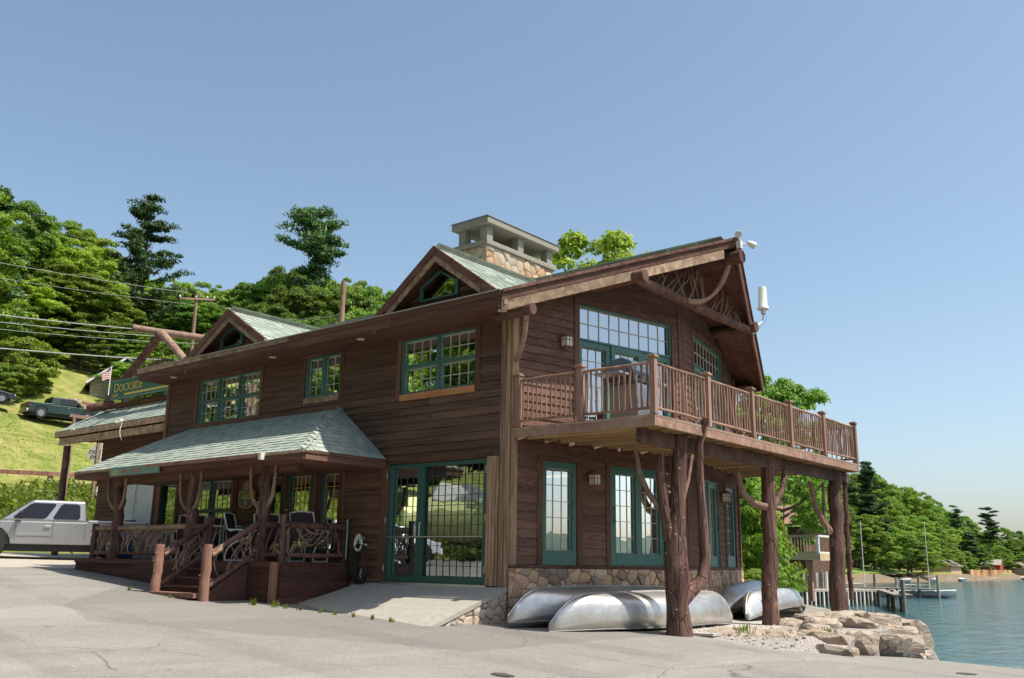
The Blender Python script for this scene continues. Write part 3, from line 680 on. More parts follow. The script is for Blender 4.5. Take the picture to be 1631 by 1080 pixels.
# ---- stone base: irregular stones cut as cells, each one its own piece
def clip(poly, p, nrm):
    o = []
    for i in range(len(poly)):
        a, b = poly[i], poly[(i+1) % len(poly)]
        da = (a[0]-p[0])*nrm[0]+(a[1]-p[1])*nrm[1]; db = (b[0]-p[0])*nrm[0]+(b[1]-p[1])*nrm[1]
        if da <= 0: o.append(a)
        if da*db < 0:
            t = da/(da-db); o.append((a[0]+(b[0]-a[0])*t, a[1]+(b[1]-a[1])*t))
    return o
def cells(outline, cw, ch, seed, jit=.42):
    r = random.Random(seed); xs = [p[0] for p in outline]; ys = [p[1] for p in outline]
    pts = []; j = 0; y = min(ys)-ch
    while y < max(ys)+ch:
        x = min(xs)-cw+(j % 2)*cw*.5
        while x < max(xs)+cw:
            if r.random() > .12: pts.append((x+r.uniform(-jit, jit)*cw, y+r.uniform(-jit, jit)*ch))
            x += cw
        y += ch; j += 1
    out = []
    for p in pts:
        poly = list(outline)
        for q in pts:
            if q is p: continue
            dx, dy = q[0]-p[0], q[1]-p[1]
            if abs(dx) > cw*3.2 or abs(dy) > ch*3.2: continue
            poly = clip(poly, ((p[0]+q[0])/2, (p[1]+q[1])/2), (dx, dy))
            if len(poly) < 3: break
        if len(poly) >= 3:
            A = abs(sum(poly[i][0]*poly[(i+1) % len(poly)][1]-poly[(i+1) % len(poly)][0]*poly[i][1] for i in range(len(poly))))/2
            if A > cw*ch*.07: out.append(poly)
    return out
def stones(P, outline, cw, ch, seed, parent, mat, jit=.42, joint=.006, proud=.05, name='stone', joined=False):
    r = random.Random(seed+99); J = MB(); J.sm = True
    for poly in cells(outline, cw, ch, seed, jit):
        cx = sum(p[0] for p in poly)/len(poly); cy = sum(p[1] for p in poly)/len(poly)
        rr = max(math.dist(p, (cx, cy)) for p in poly)
        k1 = 1-joint/rr; k2 = 1-(joint+.018)/rr if rr > .05 else .6; d = proud*r.uniform(.55, 1.15)
        n = len(poly)
        m = MB(); m.sm = True
        # round corners: insert midpoints pulled out
        ring = []
        for i in range(n):
            a, b = poly[i], poly[(i+1) % n]; pa = poly[i-1]
            ring.append((a[0]*.9+pa[0]*.05+b[0]*.05, a[1]*.9+pa[1]*.05+b[1]*.05)); ring.append(((a[0]+b[0])/2, (a[1]+b[1])/2))
        n = len(ring); vs = []
        for k, dd in ((k1, 0), (k1, d*.7), (k2*.92, d)):
            for q in ring: vs.append(P(cx+(q[0]-cx)*k, dd+(r.uniform(-.006, .006) if dd else 0), cy+(q[1]-cy)*k))
        vs.append(P(cx+r.uniform(-.02, .02), d*r.uniform(.8, 1.25), cy+r.uniform(-.02, .02)))
        fs = []
        for L in range(2):
            for i in range(n): fs.append((L*n+i, L*n+(i+1) % n, (L+1)*n+(i+1) % n, (L+1)*n+i))
        for i in range(n): fs.append((2*n+i, 2*n+(i+1) % n, 3*n))
        (J if joined else m).add(vs, fs)
        if not joined: m.build(name, mat, parent)
    if joined: J.build(name, mat, parent, kind='stuff')
base = MB(); GL.box(base, -.02, LP+.02, -.02, .045, .2, 1.495); GR.box(base, .0, LP+.1, -.02, .045, .2, 1.495)
sb = base.build('stone_base', M['mortar'], lodge)
stones(lambda u, d, z: GL.P(u, d+.04, z), [(-.04, .38), (LP, .38), (LP, 1.495), (-.04, 1.495)], .235, .165, 11, sb, M['stone'], jit=.5)
stones(lambda u, d, z: GR.P(u, d+.04, z), [(.02, .38), (LP+.08, .38), (LP+.08, 1.495), (.02, 1.495)], .22, .16, 12, sb, M['stone_i'], joined=True)
# foundation under the front wall
m = MB(); m.box(-11.5, -.02, -.05, .1, .3, 1.15); m.build('foundation', M['mortar'], lodge)

# ---- ramp to the shop door with a stone cheek
RL = 3.05; rz0 = 1.165; rz1 = .60
ramp = MB(); ramp.prism([(-3.55, -.02, .3), (-3.55, -.02, rz0), (-3.55, -.45, rz0-.03), (-3.55, -2.0, .63), (-3.55, -2.15, .35)], (3.5, 0, 0))
rs = MB()
T = lambda y: 1.165-max(0, -y-.05)*.30
for (a, b) in (((-3.6), (-.06)),):
    K = 8
    for i in range(K+1):
        y = -.05-i*1.86/K
        z = T(y)
        rs.v += [(-3.75-.5*max(0, (i/K))**1.5, y, z-.008*i/K), (.02, y, z), (.02, y, z-.07), (-3.75-.5*max(0, (i/K))**1.5, y, z-.35)]
    for i in range(K):
        for j in range(4): rs.f.append((i*4+j, (i+1)*4+j, (i+1)*4+(j+1) % 4, i*4+(j+1) % 4))
    rs.f += [(0, 1, 2, 3), (K*4+3, K*4+2, K*4+1, K*4)]
rampo = rs.build('entrance_ramp', M['conc'], label='sloping concrete ramp with a stone side rising to the glazed shop door', cat='ramp')
m = MB(); m.prism([(-.2, -.05, .3), (-.2, -.05, 1.09), (-.2, -1.75, .58), (-.2, -1.95, .3)], (.17, 0, 0)); ck = m.build('ramp_side', M['mortar'], rampo)
stones(lambda u, d, z: Vector((-.03+d, -u, z)), [(.06, .45), (1.72, .50), (1.45, .66), (.06, 1.09)], .26, .075, 21, ck, M['slab'], proud=.05)

# ================================================================== ROOFS
def shingles(P, U, V, inside, parent, tab=.165, course=.145, seed=3, name='shingles', rng=None):
    """P(u,v)->point on plane, v up slope; small overlapping tabs as one stuff part"""
    r = random.Random(seed); mb = MB(); j = 0; v = 0; n = (P(1, 0)-P(0, 0)).cross(P(0, 1)-P(0, 0)).normalized()
    if n.z < 0: n = -n
    while v < V:
        u = -tab*r.random()+U[0]
        while u < U[1]:
            w2 = tab*r.choice((.6, .8, 1, 1.2, 1.5)); mu = u+w2/2
            lo, hi = rng(v) if rng else U
            if (inside(mu, v+course*.4) if not rng else (u+w2 > lo+.02 and u < hi-.02)):
                a, b = max(lo, u+.003), min(hi, u+w2-.003); dz = r.choice((.008, .011, .016))
                mb.add([P(a, v)+n*(dz+.004), P(b, v)+n*(dz+.004), P(b, v+course+.02)+n*.004, P(a, v+course+.02)+n*.004, P(a, v)+n*.0, P(b, v)+n*.0], [(0, 1, 2, 3), (4, 5, 1, 0)])
            u += w2
        v += course; j += 1
    return mb.build(name, M['shingle'], parent, kind='stuff', smooth=False)
# main roof: two sloping slabs; the gable edge runs out to a prow at the ridge
XR, XE, XL = 2.31, .34, -11.78
th = .17
def slab(pts, t): # pts on top surface, extrude down
    m = MB(); m.prism([Vector(p) for p in pts][::-1], (0, 0, -t)); return m
roof = slab([(XL, -.75, 6.2), (XE, -.75, 6.2), (XR, 4.4, 8.21), (XL, 4.4, 8.21)], th).build('roof', M['trim_y'], lodge)
roof2 = slab([(XL, 4.4, 8.21), (XR, 4.4, 8.21), (XE+.1, 9.55, 6.2), (XL, 9.55, 6.2)], th).build('roof', M['trim_y'], lodge)
sl_ = math.hypot(5.15, 2.01)
def PF(u, v): return Vector((u, -.75+v*5.15/sl_, 6.2+v*2.01/sl_+.004))
def PB(u, v): return Vector((u, 9.55-v*5.15/sl_, 6.2+v*2.01/sl_+.004))
edge = lambda u, v: u < XE-.2+(XR-XE)*v/sl_
shingles(PF, (XL, XR), sl_, edge, roof, tab=.3, course=.15, seed=8)
shingles(PB, (XL, XR), sl_, edge, roof2, tab=.6, course=.3, seed=9)
# fascias
def strip(p, q, wd, h, name, mat, parent=roof, bevel=.006, ext=0):
    m = MB(); m.beam(p, q, wd, h); return m.build(name, mat, parent, bevel=bevel)
xs_ = [-11.78, -8.9, -5.6, -2.4, .38]
for a, b in zip(xs_[:-1], xs_[1:]):
    strip((a+.002, -.775, 6.09), (b-.002, -.775, 6.09), .04, .25, 'fascia_board', M['trim_x'])
    strip((a+.002, -.80, 6.175), (b-.002, -.80, 6.175), .03, .10, 'drip_board', M['rake'] if a < -7 else M['trim_x'])
strip((XL, -.81, 6.235), (.39, -.81, 6.235), .05, .018, 'drip_edge', M['conc'], bevel=0)
m = MB(); m.box(XL, .30, -.755, .05, 5.965, 5.985); m.build('soffit', M['trim_x'], roof)
for p0, p1, rr_ in (((XE+.02, -.77, 6.2), (XR+.02, 4.4, 8.21), roof), ((XR+.02, 4.4, 8.21), (XE+.12, 9.55, 6.2), roof2)):
    p0, p1 = Vector(p0), Vector(p1); K = 2
    hv = (p1-p0); out = Vector((hv.y, -hv.x, 0)).normalized()*(1 if p1.y > p0.y and p0.y < 4 else 1)
    if out.x < 0: out = -out
    for i in range(K):
        a = p0+(p1-p0)*(i/K); b = p0+(p1-p0)*((i+1)/K)
        m = MB(); z0, z1 = -.17, .035
        m.prism([a+Vector((0, 0, z0)), b+Vector((0, 0, z0)), b+Vector((0, 0, z1)), a+Vector((0, 0, z1))], out*.05); m.build('rake_board', M['trim_y'], rr_, bevel=.006)
        e0 = .03 if (i == K-1 and rr_ is roof) else 0
        m = MB(); z0, z1 = -.36, -.172; b2 = b-(b-a)*e0*4
        m.prism([a+Vector((0, 0, z0)), b2+Vector((0, 0, z0)), b2+Vector((0, 0, z1)), a+Vector((0, 0, z1))], out*.045-out*.0); m.build('rake_trim', M['rake'] if rr_ is roof else M['trim_y'], rr_, bevel=.006)
        m = MB(); m.prism([a+Vector((0, 0, -.02)), b+Vector((0, 0, -.02)), b+Vector((0, 0, .045)), a+Vector((0, 0, .045))], out*.09); m.build('drip_board', M['trim_y'], rr_, bevel=.004)
m = MB(); m.prism([(XE+.1, -.76, 5.97), (XE+.1, .1, 5.97), (XE+.1, .1, 6.3), (XE+.1, -.76, 6.05)], (-.5, 0, 0)); m.build('eave_return', M['rake'], roof)
# far eave box
strip((.5, 9.5, 6.1), (-3, 9.5, 6.1), .08, .26, 'fascia_board', M['trim_x'], roof2)
m = MB(); m.box(-3, .42, 8.7, 9.5, 5.95, 5.98); m.build('soffit', M['trim_y'], roof2)
for i in range(5):
    m = MB(); m.box(-.4-.25*i, -.3-.25*i, 8.75, 9.45, 5.90, 5.95); m.build('rafter_tail', M['log'], roof2)
# recessed lights in the soffit
for i, x in enumerate((.15, -3.62, -6.55, -10.6)):
    m = MB(); m.tube([(x, -.47, 5.955), (x, -.47, 5.966)], .085, 18); 
    m.build('recessed_light', M['offwhite'], roof)
# ---- log purlins, prow truss and twigs
def log(name, pts, r, mat='log', parent=roof, n=10, wob=.06, seed=1, **k):
    m = MB(); m.tube(pts, r, n, wob, seed); return m.build(name, M[mat], parent, **k)
log('ridge_log', [(.2, 4.4, 7.78), (1.0, 4.4, 7.79), (1.9, 4.4, 7.80), (2.50, 4.4, 7.82)], [.135, .14, .15, .145], seed=4)
log('purlin_log', [(-.2, 1.95, 6.93), (.8, 1.95, 6.94), (1.66, 1.95, 6.95)], [.11, .12, .125], seed=5)
log('purlin_log', [(-.2, 6.85, 6.93), (.8, 6.85, 6.94), (1.62, 6.85, 6.95)], [.11, .12, .125], seed=6)
log('eave_log', [(-.1, -.3, 5.92), (.4, -.3, 5.94), (.72, -.3, 5.95)], [.09, .10, .105], seed=7)
log('collar_log', [(1.42, 1.98, 6.94), (1.44, 3.4, 6.90), (1.44, 5.2, 6.88), (1.42, 6.84, 6.90)], [.10, .105, .10, .095], seed=8)
def bez(a, b, c, n=8):
    a, b, c = Vector(a), Vector(b), Vector(c); return [a*(1-t)**2+b*2*t*(1-t)+c*t*t for t in [i/n for i in range(n+1)]]
log('curved_brace', bez((2.2, 4.4, 7.7), (1.75, 4.5, 6.75), (1.46, 3.75, 6.93), 10), [.05+.012*math.sin(i) for i in range(11)], 'branch', seed=9)
log('curved_brace', bez((.55, -.28, 5.86), (.42, -.15, 5.35), (.08, .04, 5.16), 8), .045, 'branch', seed=10)
rg = random.Random(31)
for i in range(24):
    y = 2.3+i*.19; topz = roofz(y)-.30; z0 = 6.97; hgt = topz-z0
    if hgt < .12: continue
    a = Vector((1.46+rg.uniform(-.03, .03), y, z0)); b = Vector((1.5+rg.uniform(-.06, .06), y+rg.uniform(-.45, .45), min(z0+hgt*rg.uniform(.75, 1.0), roofz(y)-.33)))
    b.z = min(b.z, roofz(b.y)-.32)
    c = (a+b)/2+Vector((0, rg.uniform(-.12, .12), 0))
    log('truss_twig', bez(a, c, b, 5), [.020, .019, .017, .015, .013, .011], 'branch', n=6, seed=40+i)
    if i % 3 == 0:
        mid = (a+b)/2; log('truss_twig', bez(mid, mid+Vector((0, .05, .1)), mid+Vector((.02, rg.choice((-.22, .22)), .14)), 4), [.013, .012, .010, .009, .007], 'branch', n=5, seed=80+i)
# ---- dormers
def dormer(x0, x1, xa, za, zb, win, seed):
    """gable dormer: rakes from (x0|x1, zb) to apex (xa, za) in the eave plane"""
    yb = (za-6.2)/RS-.75                                   # where its ridge dies into the main roof
    d = MB()
    # gable wall set back at y=.0
    w0, w1 = x0+.42, x1-.42; kz = (za-zb)/((x1-x0)/2)
    wall = MB(); wall.prism([(w0, -.40, 6.2), (w1, -.40, 6.2), (xa, -.40, za-.16)], (0, .12, 0))
    dw = wall.build('dormer_wall', M['dark'], lodge)
    z = 6.38; 
    while z < za-.3:
        hw = (za-.2-z)/kz; hw2 = (za-.2-z-.12)/kz
        a, b = xa-hw, xa+hw
        if hw2 > .05:
            bm = MB(); yf = -.402; bm.hexa([(a, yf, z), (b, yf, z), (b, yf+.002, z), (a, yf+.002, z), (xa-hw2, yf, z+.12), (xa+hw2, yf, z+.12), (xa+hw2, yf+.002, z+.12), (xa-hw2, yf+.002, z+.12)]); bm.v[0] = (a, yf-.03, z); bm.v[1] = (b, yf-.03, z)
            bm.build('siding_board', M['sid_x'], dw)
        z += .122
    # roof slabs
    for sx, xe in ((-1, x0), (1, x1)):
        A = Vector((xe, -.75, zb)); B = Vector((xa, -.75, za)); Cc = Vector((xa, yb, za)); 
        ye = (zb-6.2)/RS-.75; D = Vector((xe, max(-.75, ye), zb))
        t = MB(); t.prism([A, B, Cc, D] if sx > 0 else [D, Cc, B, A], (0, 0, -.10)); rf = t.build('dormer_roof', M['trim_x'], lodge)
        L = (B-A).length; un = (B-A).normalized()
        def PD(u, v): return Vector((xe, -.75+u, zb))+un*v+Vector((0, 0, .004))
        ins = lambda u, v: u < (yb+.75)*(v/L)+.05 
        shingles(PD, (0, yb+.75), L, ins, rf, tab=.26, course=.14, seed=seed)
        # rake boards
        o = Vector((0, -.035, 0))
        t = MB(); t.prism([A+Vector((0, 0, .03)), B+Vector((0, 0, .03)), B+Vector((0, 0, -.14)), A+Vector((-sx*.0, 0, -.14+.0))] , o*1.6); t.build('rake_board', M['trim_y'], rf, bevel=.004)
        t = MB(); q = .16; t.prism([A+Vector((0, .02, -.14)), B+Vector((0, .02, -.14)), B+Vector((0, .02, -.27)), A+Vector((0, .02, -.27))], o); t.build('rake_trim', M['rake'], rf, bevel=.004)
        t = MB(); t.prism([A+Vector((0, .0, -.115)), B+Vector((0, .0, -.115)), B+Vector((0, .345, -.115)), A+Vector((0, .345, -.115))], (0, 0, .012)); t.build('soffit', M['trim_x'], rf)
        t = MB(); t.beam(Vector((xa, -.78, za+.012)), Vector((xa, yb, za+.012)), .11, .022); t.build('ridge_cap', M['conc'], rf) if sx > 0 else None
    # pentagonal window
    pts = [Vector((a, -.432, b)) for a, b in win]; cc = sum(pts, Vector())/len(pts)
    outer = [cc+(p-cc)*1.16+Vector((0, -.035, 0)) for p in pts]; inner = [p+Vector((0, -.035, 0)) for p in pts]
    f = MB(); n = len(pts)
    vs = outer+inner+[p+Vector((0, .05, 0)) for p in inner]+[p+Vector((0, .05, 0)) for p in outer]
    f.add(vs, [(i, (i+1) % n, n+(i+1) % n, n+i) for i in range(n)]+[(n+i, n+(i+1) % n, 2*n+(i+1) % n, 2*n+i) for i in range(n)]+[(3*n+i, 3*n+(i+1) % n, (i+1) % n, i) for i in range(n)])
    fo = f.build('dormer_window', M['green'], dw)
    g = MB(); g.prism([p+Vector((0, -.012, 0)) for p in pts], (0, .006, 0)); g.build('pane', M['glass'], fo)
dormer(-2.93, .33, -1.31, 7.37, 6.2, [(-1.90, 6.50), (-1.03, 6.50), (-1.03, 6.74), (-1.46, 6.98), (-1.91, 6.75)][::-1], 51)
dormer(-9.66, -6.28, -7.97, 7.22, 6.2, [(-8.62, 6.46), (-7.86, 6.46), (-7.86, 6.68), (-8.22, 6.88), (-8.63, 6.70)][::-1], 52)
# ---- chimney
cx0, cx1, cy0, cy1 = -4.30, -3.36, 3.05, 5.65
m = MB(); m.box(cx0, cx1, cy0, cy1, 7.3, 8.93); chim = m.build('chimney', M['mortar'], lodge)
stones(lambda u, d, z: Vector((cx1+d-.01, cy0+u, z)), [(-.03, 7.75), (cy1-cy0, 7.75), (cy1-cy0, 8.93), (-.03, 8.93)], .30, .20, 31, chim, M['chstone'], proud=.04)
stones(lambda u, d, z: Vector((cx0+u, cy0-d+.01, z)), [(0, 7.6), (cx1-cx0+.02, 7.6), (cx1-cx0+.02, 8.93), (0, 8.93)], .28, .20, 32, chim, M['chstone'], proud=.04)
m = MB(); m.box(cx0-.07, cx1+.07, cy0-.07, cy1+.07, 8.932, 9.05); m.build('chimney_ledge', M['concd'], chim, bevel=.012)
for x in (cx0+.12, cx1-.12):
    for y in (cy0+.12, (cy0+cy1)/2, cy1-.12):
        m = MB(); m.box(x-.11, x+.11, y-.11, y+.11, 9.052, 9.44); m.build('chimney_pier', M['concd'], chim, bevel=.01)
m = MB(); m.box(cx0-.12, cx1+.12, cy0-.12, cy1+.12, 9.442, 9.60); m.build('chimney_cap', M['concd'], chim, bevel=.015)
m = MB(); m.box(cx0-.14, cx1+.14, cy0-.14, cy1+.14, 9.602, 9.625); m.build('cap_flashing', M['steel'], chim)

# ================================================================== BALCONY DECK ON LOG POSTS
DX, DY = 2.96, 9.05
dk = MB(); dk.box(.0, DX, .001, .045, 3.735, 3.92); dk.box(DX-.045, DX, .0455, DY, 3.735, 3.92); dk.box(0, DX, DY+.001, DY+.045, 3.735, 3.92)
deck = dk.build('deck_frame', M['railh'], lodge, bevel=.008)
nj = 23
for i in range(nj):
    y = .32+i*.385
    x0 = (y if y < 4.4 else max(0, 8.8-y))*TA+.04
    m = MB(); m.box(max(x0, .04), DX-.047, y, y+.042, 3.742, 3.878); m.build('joist', M['under'], deck)
k = 0; x = .03
while x < DX-.05:
    x1 = min(x+.14, DX+.01); m = MB(); m.box(x, x1-.006, .0, DY+.045, 3.882, 3.917) if x > 1.1 else (m.box(x, x1-.006, .0, 3.0, 3.882, 3.917), m.box(x, x1-.006, 6.3, DY+.045, 3.882, 3.917))
    if .03 <= x < 1.1: m = MB(); m.box(x, x1-.006, .0, min(x/TA, 4.3), 3.882, 3.917); m.box(x, x1-.006, max(8.8-x/TA, 4.5), DY+.045, 3.882, 3.917)
    m.build('deck_board', M['plank_y'], deck); x = x1
m = MB(); m.box(2.55, 2.65, .09, 9.28, 3.495, 3.732); m.build('carrying_beam', M['log'], deck, bevel=.008)
m = MB(); m.box(.02, .06, .3, 9.0, 3.5, 3.7); 
# railing
def cap(m, x, y, z): m.box(x-.075, x+.075, y-.075, y+.075, z, z+.035); m.box(x-.055, x+.055, y-.055, y+.055, z+.035, z+.055)
rp = [(.14, .03), (1.5, .03), (2.92, .04), (2.92, 1.85), (2.92, 3.6), (2.92, 5.35), (2.92, 7.1), (2.92, 9.0), (1.4, 9.0), (.1, 9.0)]
rgr = random.Random(77); nb = 0
bal_mesh = []
for v in range(8):
    m = MB(); b = rgr.uniform(-.018, .018); c = rgr.uniform(-.012, .012); r_ = rgr.uniform(.014, .02)
    m.tube([(0, 0, -.35), (b*.6, c*.5, -.17), (b, c, 0), (b*.5, -c*.4, .18), (0, 0, .35)], [r_*rgr.uniform(.85, 1.2) for _ in range(5)], 6, .08, v)
    o = m.build('baluster_shape', M['rail']); me = o.data
    bal_mesh.append(me); bpy.data.objects.remove(o)
for i, (x, y) in enumerate(rp):
    m = MB(); m.box(x-.055, x+.055, y-.05, y+.05, 3.925, 4.84); cap(m, x, y, 4.842); m.build('railing_post', M['rail'], deck, bevel=.006)
for (a, b) in zip(rp[:-1], rp[1:]):
    a, b = Vector((*a, 0)), Vector((*b, 0)); d = (b-a).normalized(); L = (b-a).length
    p, q = a+d*.056, b-d*.056
    K = 5
    for z, r_, nm in ((4.765, .026, 'top_rail'), (4.03, .024, 'bottom_rail')):
        pts = [p+(q-p)*(i/K)+Vector((0, 0, z+(rgr.uniform(-.006, .006) if 0 < i < K else 0))) for i in range(K+1)]
        m = MB(); m.tube(pts, [r_*rgr.uniform(.9, 1.1) for _ in pts], 8, .04, nb); m.build(nm, M['railh'], deck)
    n = int((L-.11)/.104)
    for i in range(n):
        c = p+(q-p)*((i+.5)/n)
        o = bpy.data.objects.new('baluster', rgr.choice(bal_mesh)); C.objects.link(o); o.parent = deck
        o.location = Vector((c.x, c.y, 4.045))-ORG[deck.name]; o.rotation_euler = (0, 0, rgr.uniform(0, 6.28)); nb += 1
# deck log posts with their own branches
def logpost(base, top, r0, r1, seed, name='log_post', parent=deck, lean=.03, mat='logz', n=14):
    rr = random.Random(seed); b, t = Vector(base), Vector(top); K = 10
    pts = [b+(t-b)*(i/K)+Vector((rr.uniform(-lean, lean), rr.uniform(-lean, lean), 0))*(1 if 0 < i < K else 0) for i in range(K+1)]
    rs_ = [r0+(r1-r0)*(i/K)**.7 for i in range(K+1)]; rs_ = [q*rr.uniform(.95, 1.06) for q in rs_]
    m = MB(); m.tube(pts, rs_, n, .05, seed); o = m.build(name, M[mat], parent)
    # knots and branch stubs
    k = MB()
    for i in range(rr.randint(6, 12)):
        t_ = rr.uniform(.06, .95); p = b+(t-b)*t_; a = rr.uniform(0, 6.28); r_ = (r0+(r1-r0)*t_**.7)
        dirv = Vector((math.cos(a), math.sin(a), .3)); q = p+dirv*(r_*.8)
        k.tube([q, q+dirv*.05], [.022, .012], 6, 0, i)
    k.build('knots', M['branch'], o, kind='stuff')
    return o
def branch(pts, rs_, parent, seed=1, mat='branch', name='branch'):
    m = MB(); m.tube(pts, rs_, 9, .07, seed); return m.build(name, M[mat], parent)
p1 = MB()
pp = [(2.6, 1.23, .46), (2.6, 1.22, .62), (2.58, 1.22, .95), (2.60, 1.22, 1.25), (2.60, 1.2, 1.55), (2.58, 1.22, 2.1), (2.62, 1.24, 2.6), (2.66, 1.27, 3.2), (2.69, 1.3, 3.83)]
p1.tube(pp, [.225, .205, .185, .205, .20, .165, .135, .125, .12], 16, .05, 3)
post1 = p1.build('log_post', M['logz'], deck)
def dr(lst): return [Vector(p) for p in lst]
branch(dr([(2.62, 1.24, 1.0), (2.72, 1.42, 1.18), (2.84, 1.66, 1.38), (2.86, 1.72, 1.75), (2.84, 1.70, 2.3), (2.83, 1.66, 3.0), (2.86, 1.62, 3.6), (3.02, 1.60, 4.05)]), [.14, .125, .11, .085, .08, .072, .068, .06], post1, 5, 'logz', 'forked_stem')
branch(dr([(2.56, 1.16, 2.45), (2.42, 1.0, 2.52), (2.28, .88, 2.75), (2.18, .78, 3.08), (2.14, .72, 3.48)]), [.06, .055, .05, .045, .035], post1, 6)
branch(dr([(2.52, 1.1, 2.0), (2.50, 1.0, 2.5), (2.46, .98, 3.0), (2.46, .98, 3.36)]), [.09, .085, .08, .075], post1, 7, 'logz')
branch(dr([(2.66, 1.32, 2.6), (2.74, 1.42, 3.0), (2.78, 1.5, 3.42)]), [.04, .035, .03], post1, 8)
k = MB(); rk = random.Random(4)
for i in range(26):
    z = rk.uniform(.7, 3.4); a = rk.uniform(3.6, 7.2); r_ = .12 if z > 2.3 else .17; q = Vector((2.6+math.cos(a)*r_, 1.23+math.sin(a)*r_, z)); k.tube([q, q+Vector((math.cos(a), math.sin(a), .3))*.05], [.02, .011], 6, 0, i)
k.build('knots', M['branch'], post1, kind='stuff')
post2 = logpost((2.6, 4.70, .44), (2.6, 4.98, 3.76), .17, .125, 12)
branch(dr([(2.58, 4.78, 2.72), (2.46, 4.58, 2.76), (2.33, 4.40, 2.92), (2.28, 4.30, 3.15), (2.27, 4.26, 3.46)]), [.08, .075, .07, .06, .055], post2, 16)
branch(dr([(2.62, 4.9, 2.72), (2.68, 5.05, 2.82), (2.72, 5.28, 3.1), (2.72, 5.45, 3.47)]), [.075, .065, .06, .055], post2, 17, 'logz')
post3 = logpost((2.6, 8.21, .42), (2.6, 8.5, 3.75), .19, .14, 13)
branch(dr([(2.58, 8.35, 2.25), (2.42, 8.1, 2.55), (2.32, 7.95, 2.9), (2.26, 7.85, 3.46)]), [.075, .07, .06, .05], post3, 18)
branch(dr([(2.5, 8.15, 2.3), (2.45, 8.1, 2.7), (2.42, 8.2, 3.45)]), [.045, .04, .035], post3, 19)
logpost((2.75, 8.6, .9), (2.72, 8.75, 3.5), .055, .05, 14, 'thin_stem', post3, .02)

# ================================================================== PORCH
PZ = 1.53; PYF = -1.75; PX0, PX1 = -11.85, -4.05
fl = MB(); fl.box(PX0, PX1, PYF, -.003, PZ-.05, PZ-.012); porch = fl.build('porch_floor', M['porchred'], lodge)
y = PYF
while y < -.05:
    m = MB(); m.box(PX0-.01, PX1+.01, y, min(y+.135, -.004), PZ-.011, PZ); m.build('floor_board', M['porchred'], porch); y += .14
r = random.Random(9)
def skirt(face, u0, u1, gap=None):
    for j in range(6):
        z1 = PZ-.055-j*.145; z0 = z1-.141
        if z1 < .6: break
        u = u0
        while u < u1-.05:
            e = min(u1, u+r.uniform(1.8, 3.4)); e = u1 if u1-e < .6 else e
            m = MB(); face.box(m, u+.002, e-.002, -.01, .03, max(z0, lot_z(face.P((u+e)/2, 0, 0).x, -2)-.25), z1)
            if not (gap and j < 5 and e > gap): m.build('skirt_board', M['porchred'], porch)
            u = e
skirt(Face((0, PYF, 0), (1, 0, 0), (0, -1, 0)), PX0, PX1)
skirt(Face((PX1, PYF, 0), (0, 1, 0), (1, 0, 0)), 0, 1.72)
skirt(Face((PX0, -.02, 0), (0, -1, 0), (-1, 0, 0)), 0, 1.73)
m = MB(); m.box(PX0-.02, PX1+.04, PYF-.055, PYF-.032, PZ-.10, PZ+.004); m.build('edge_board', M['porchred'], porch)
for x in (-4.13,):
    m = MB(); m.box(x-.10, x+.10, PYF-.09, PYF-.058, .72, PZ-.0); m.build('corner_board', M['postred'], porch)
# posts
ppost = {}
for i, (x, s_) in enumerate(((-4.85, 31), (-7.38, 32), (-10.45, 33))):
    po = logpost((x, -1.6, PZ+.002), (x+.02, -1.62, 3.40), .135, .115, s_, parent=porch, name='porch_post')
    rr = random.Random(s_)
    for sg in (-1, 1):
        zz = 2.62+rr.uniform(-.08, .1)
        branch(dr([(x+sg*.05, -1.62, zz), (x+sg*.20, -1.66, zz+.05), (x+sg*.33, -1.68, zz+.22), (x+sg*.38, -1.7, 3.02), (x+sg*.40, -1.7, 3.38)]), [.045, .042, .040, .036, .03], po, s_+sg)
# railing of natural branches
def twigpanel(a, b, z0, z1, parent, seed, dens_=1.0, mat='branch', slope=0):
    rr = random.Random(seed); a, b = Vector(a), Vector(b); L = (b-a).length; d = (b-a)/L; nrm = Vector((d.y, -d.x, 0)).normalized()
    def P(u, z, o=0): return a+d*u+nrm*o+Vector((0, 0, z0+(z1-z0)*z+slope*u))
    K = max(3, int(L*7*dens_))
    for i in range(K):
        t = rr.random()
        if t < .35:
            u = rr.uniform(0, L); v = min(L, max(0, u+rr.uniform(-.35, .35))); c = P((u+v)/2+rr.uniform(-.18, .18), .5, rr.uniform(-.03, .03)); pts = bez(P(u, -.02), c, P(v, 1.02), 6)
        elif t < .75:
            u = rr.uniform(0, L*.6); v = min(L, u+rr.uniform(.35, .8)); pts = bez(P(u, rr.random()*.3), P((u+v)/2, rr.uniform(.4, 1.6), rr.uniform(-.03, .03)), P(v, rr.uniform(.1, .95)), 8)
        else:
            u = rr.uniform(0, L*.7); v = min(L, u+rr.uniform(.3, .7)); pts = bez(P(u, 1), P((u+v)/2, rr.uniform(-.6, .5), .02), P(v, 1), 8)
        r0 = rr.uniform(.009, .017)
        m = MB(); m.tube(pts, [r0*(1-.3*j/len(pts)) for j in range(len(pts))], 6, .1, i); m.build('twig', M[rr.choice((mat, mat, 'log'))], parent)
def rail_log(a, b, r_, parent, seed, mat='log', name='rail'):
    a, b = Vector(a), Vector(b); rr = random.Random(seed); K = 6
    pts = [a+(b-a)*(i/K)+Vector((0, 0, rr.uniform(-.008, .008)*(0 < i < K))) for i in range(K+1)]
    m = MB(); m.tube(pts, [r_*rr.uniform(.92, 1.1) for _ in pts], 9, .05, seed); return m.build(name, M[mat], parent)
RZ0, RZ1 = 1.66, 2.22
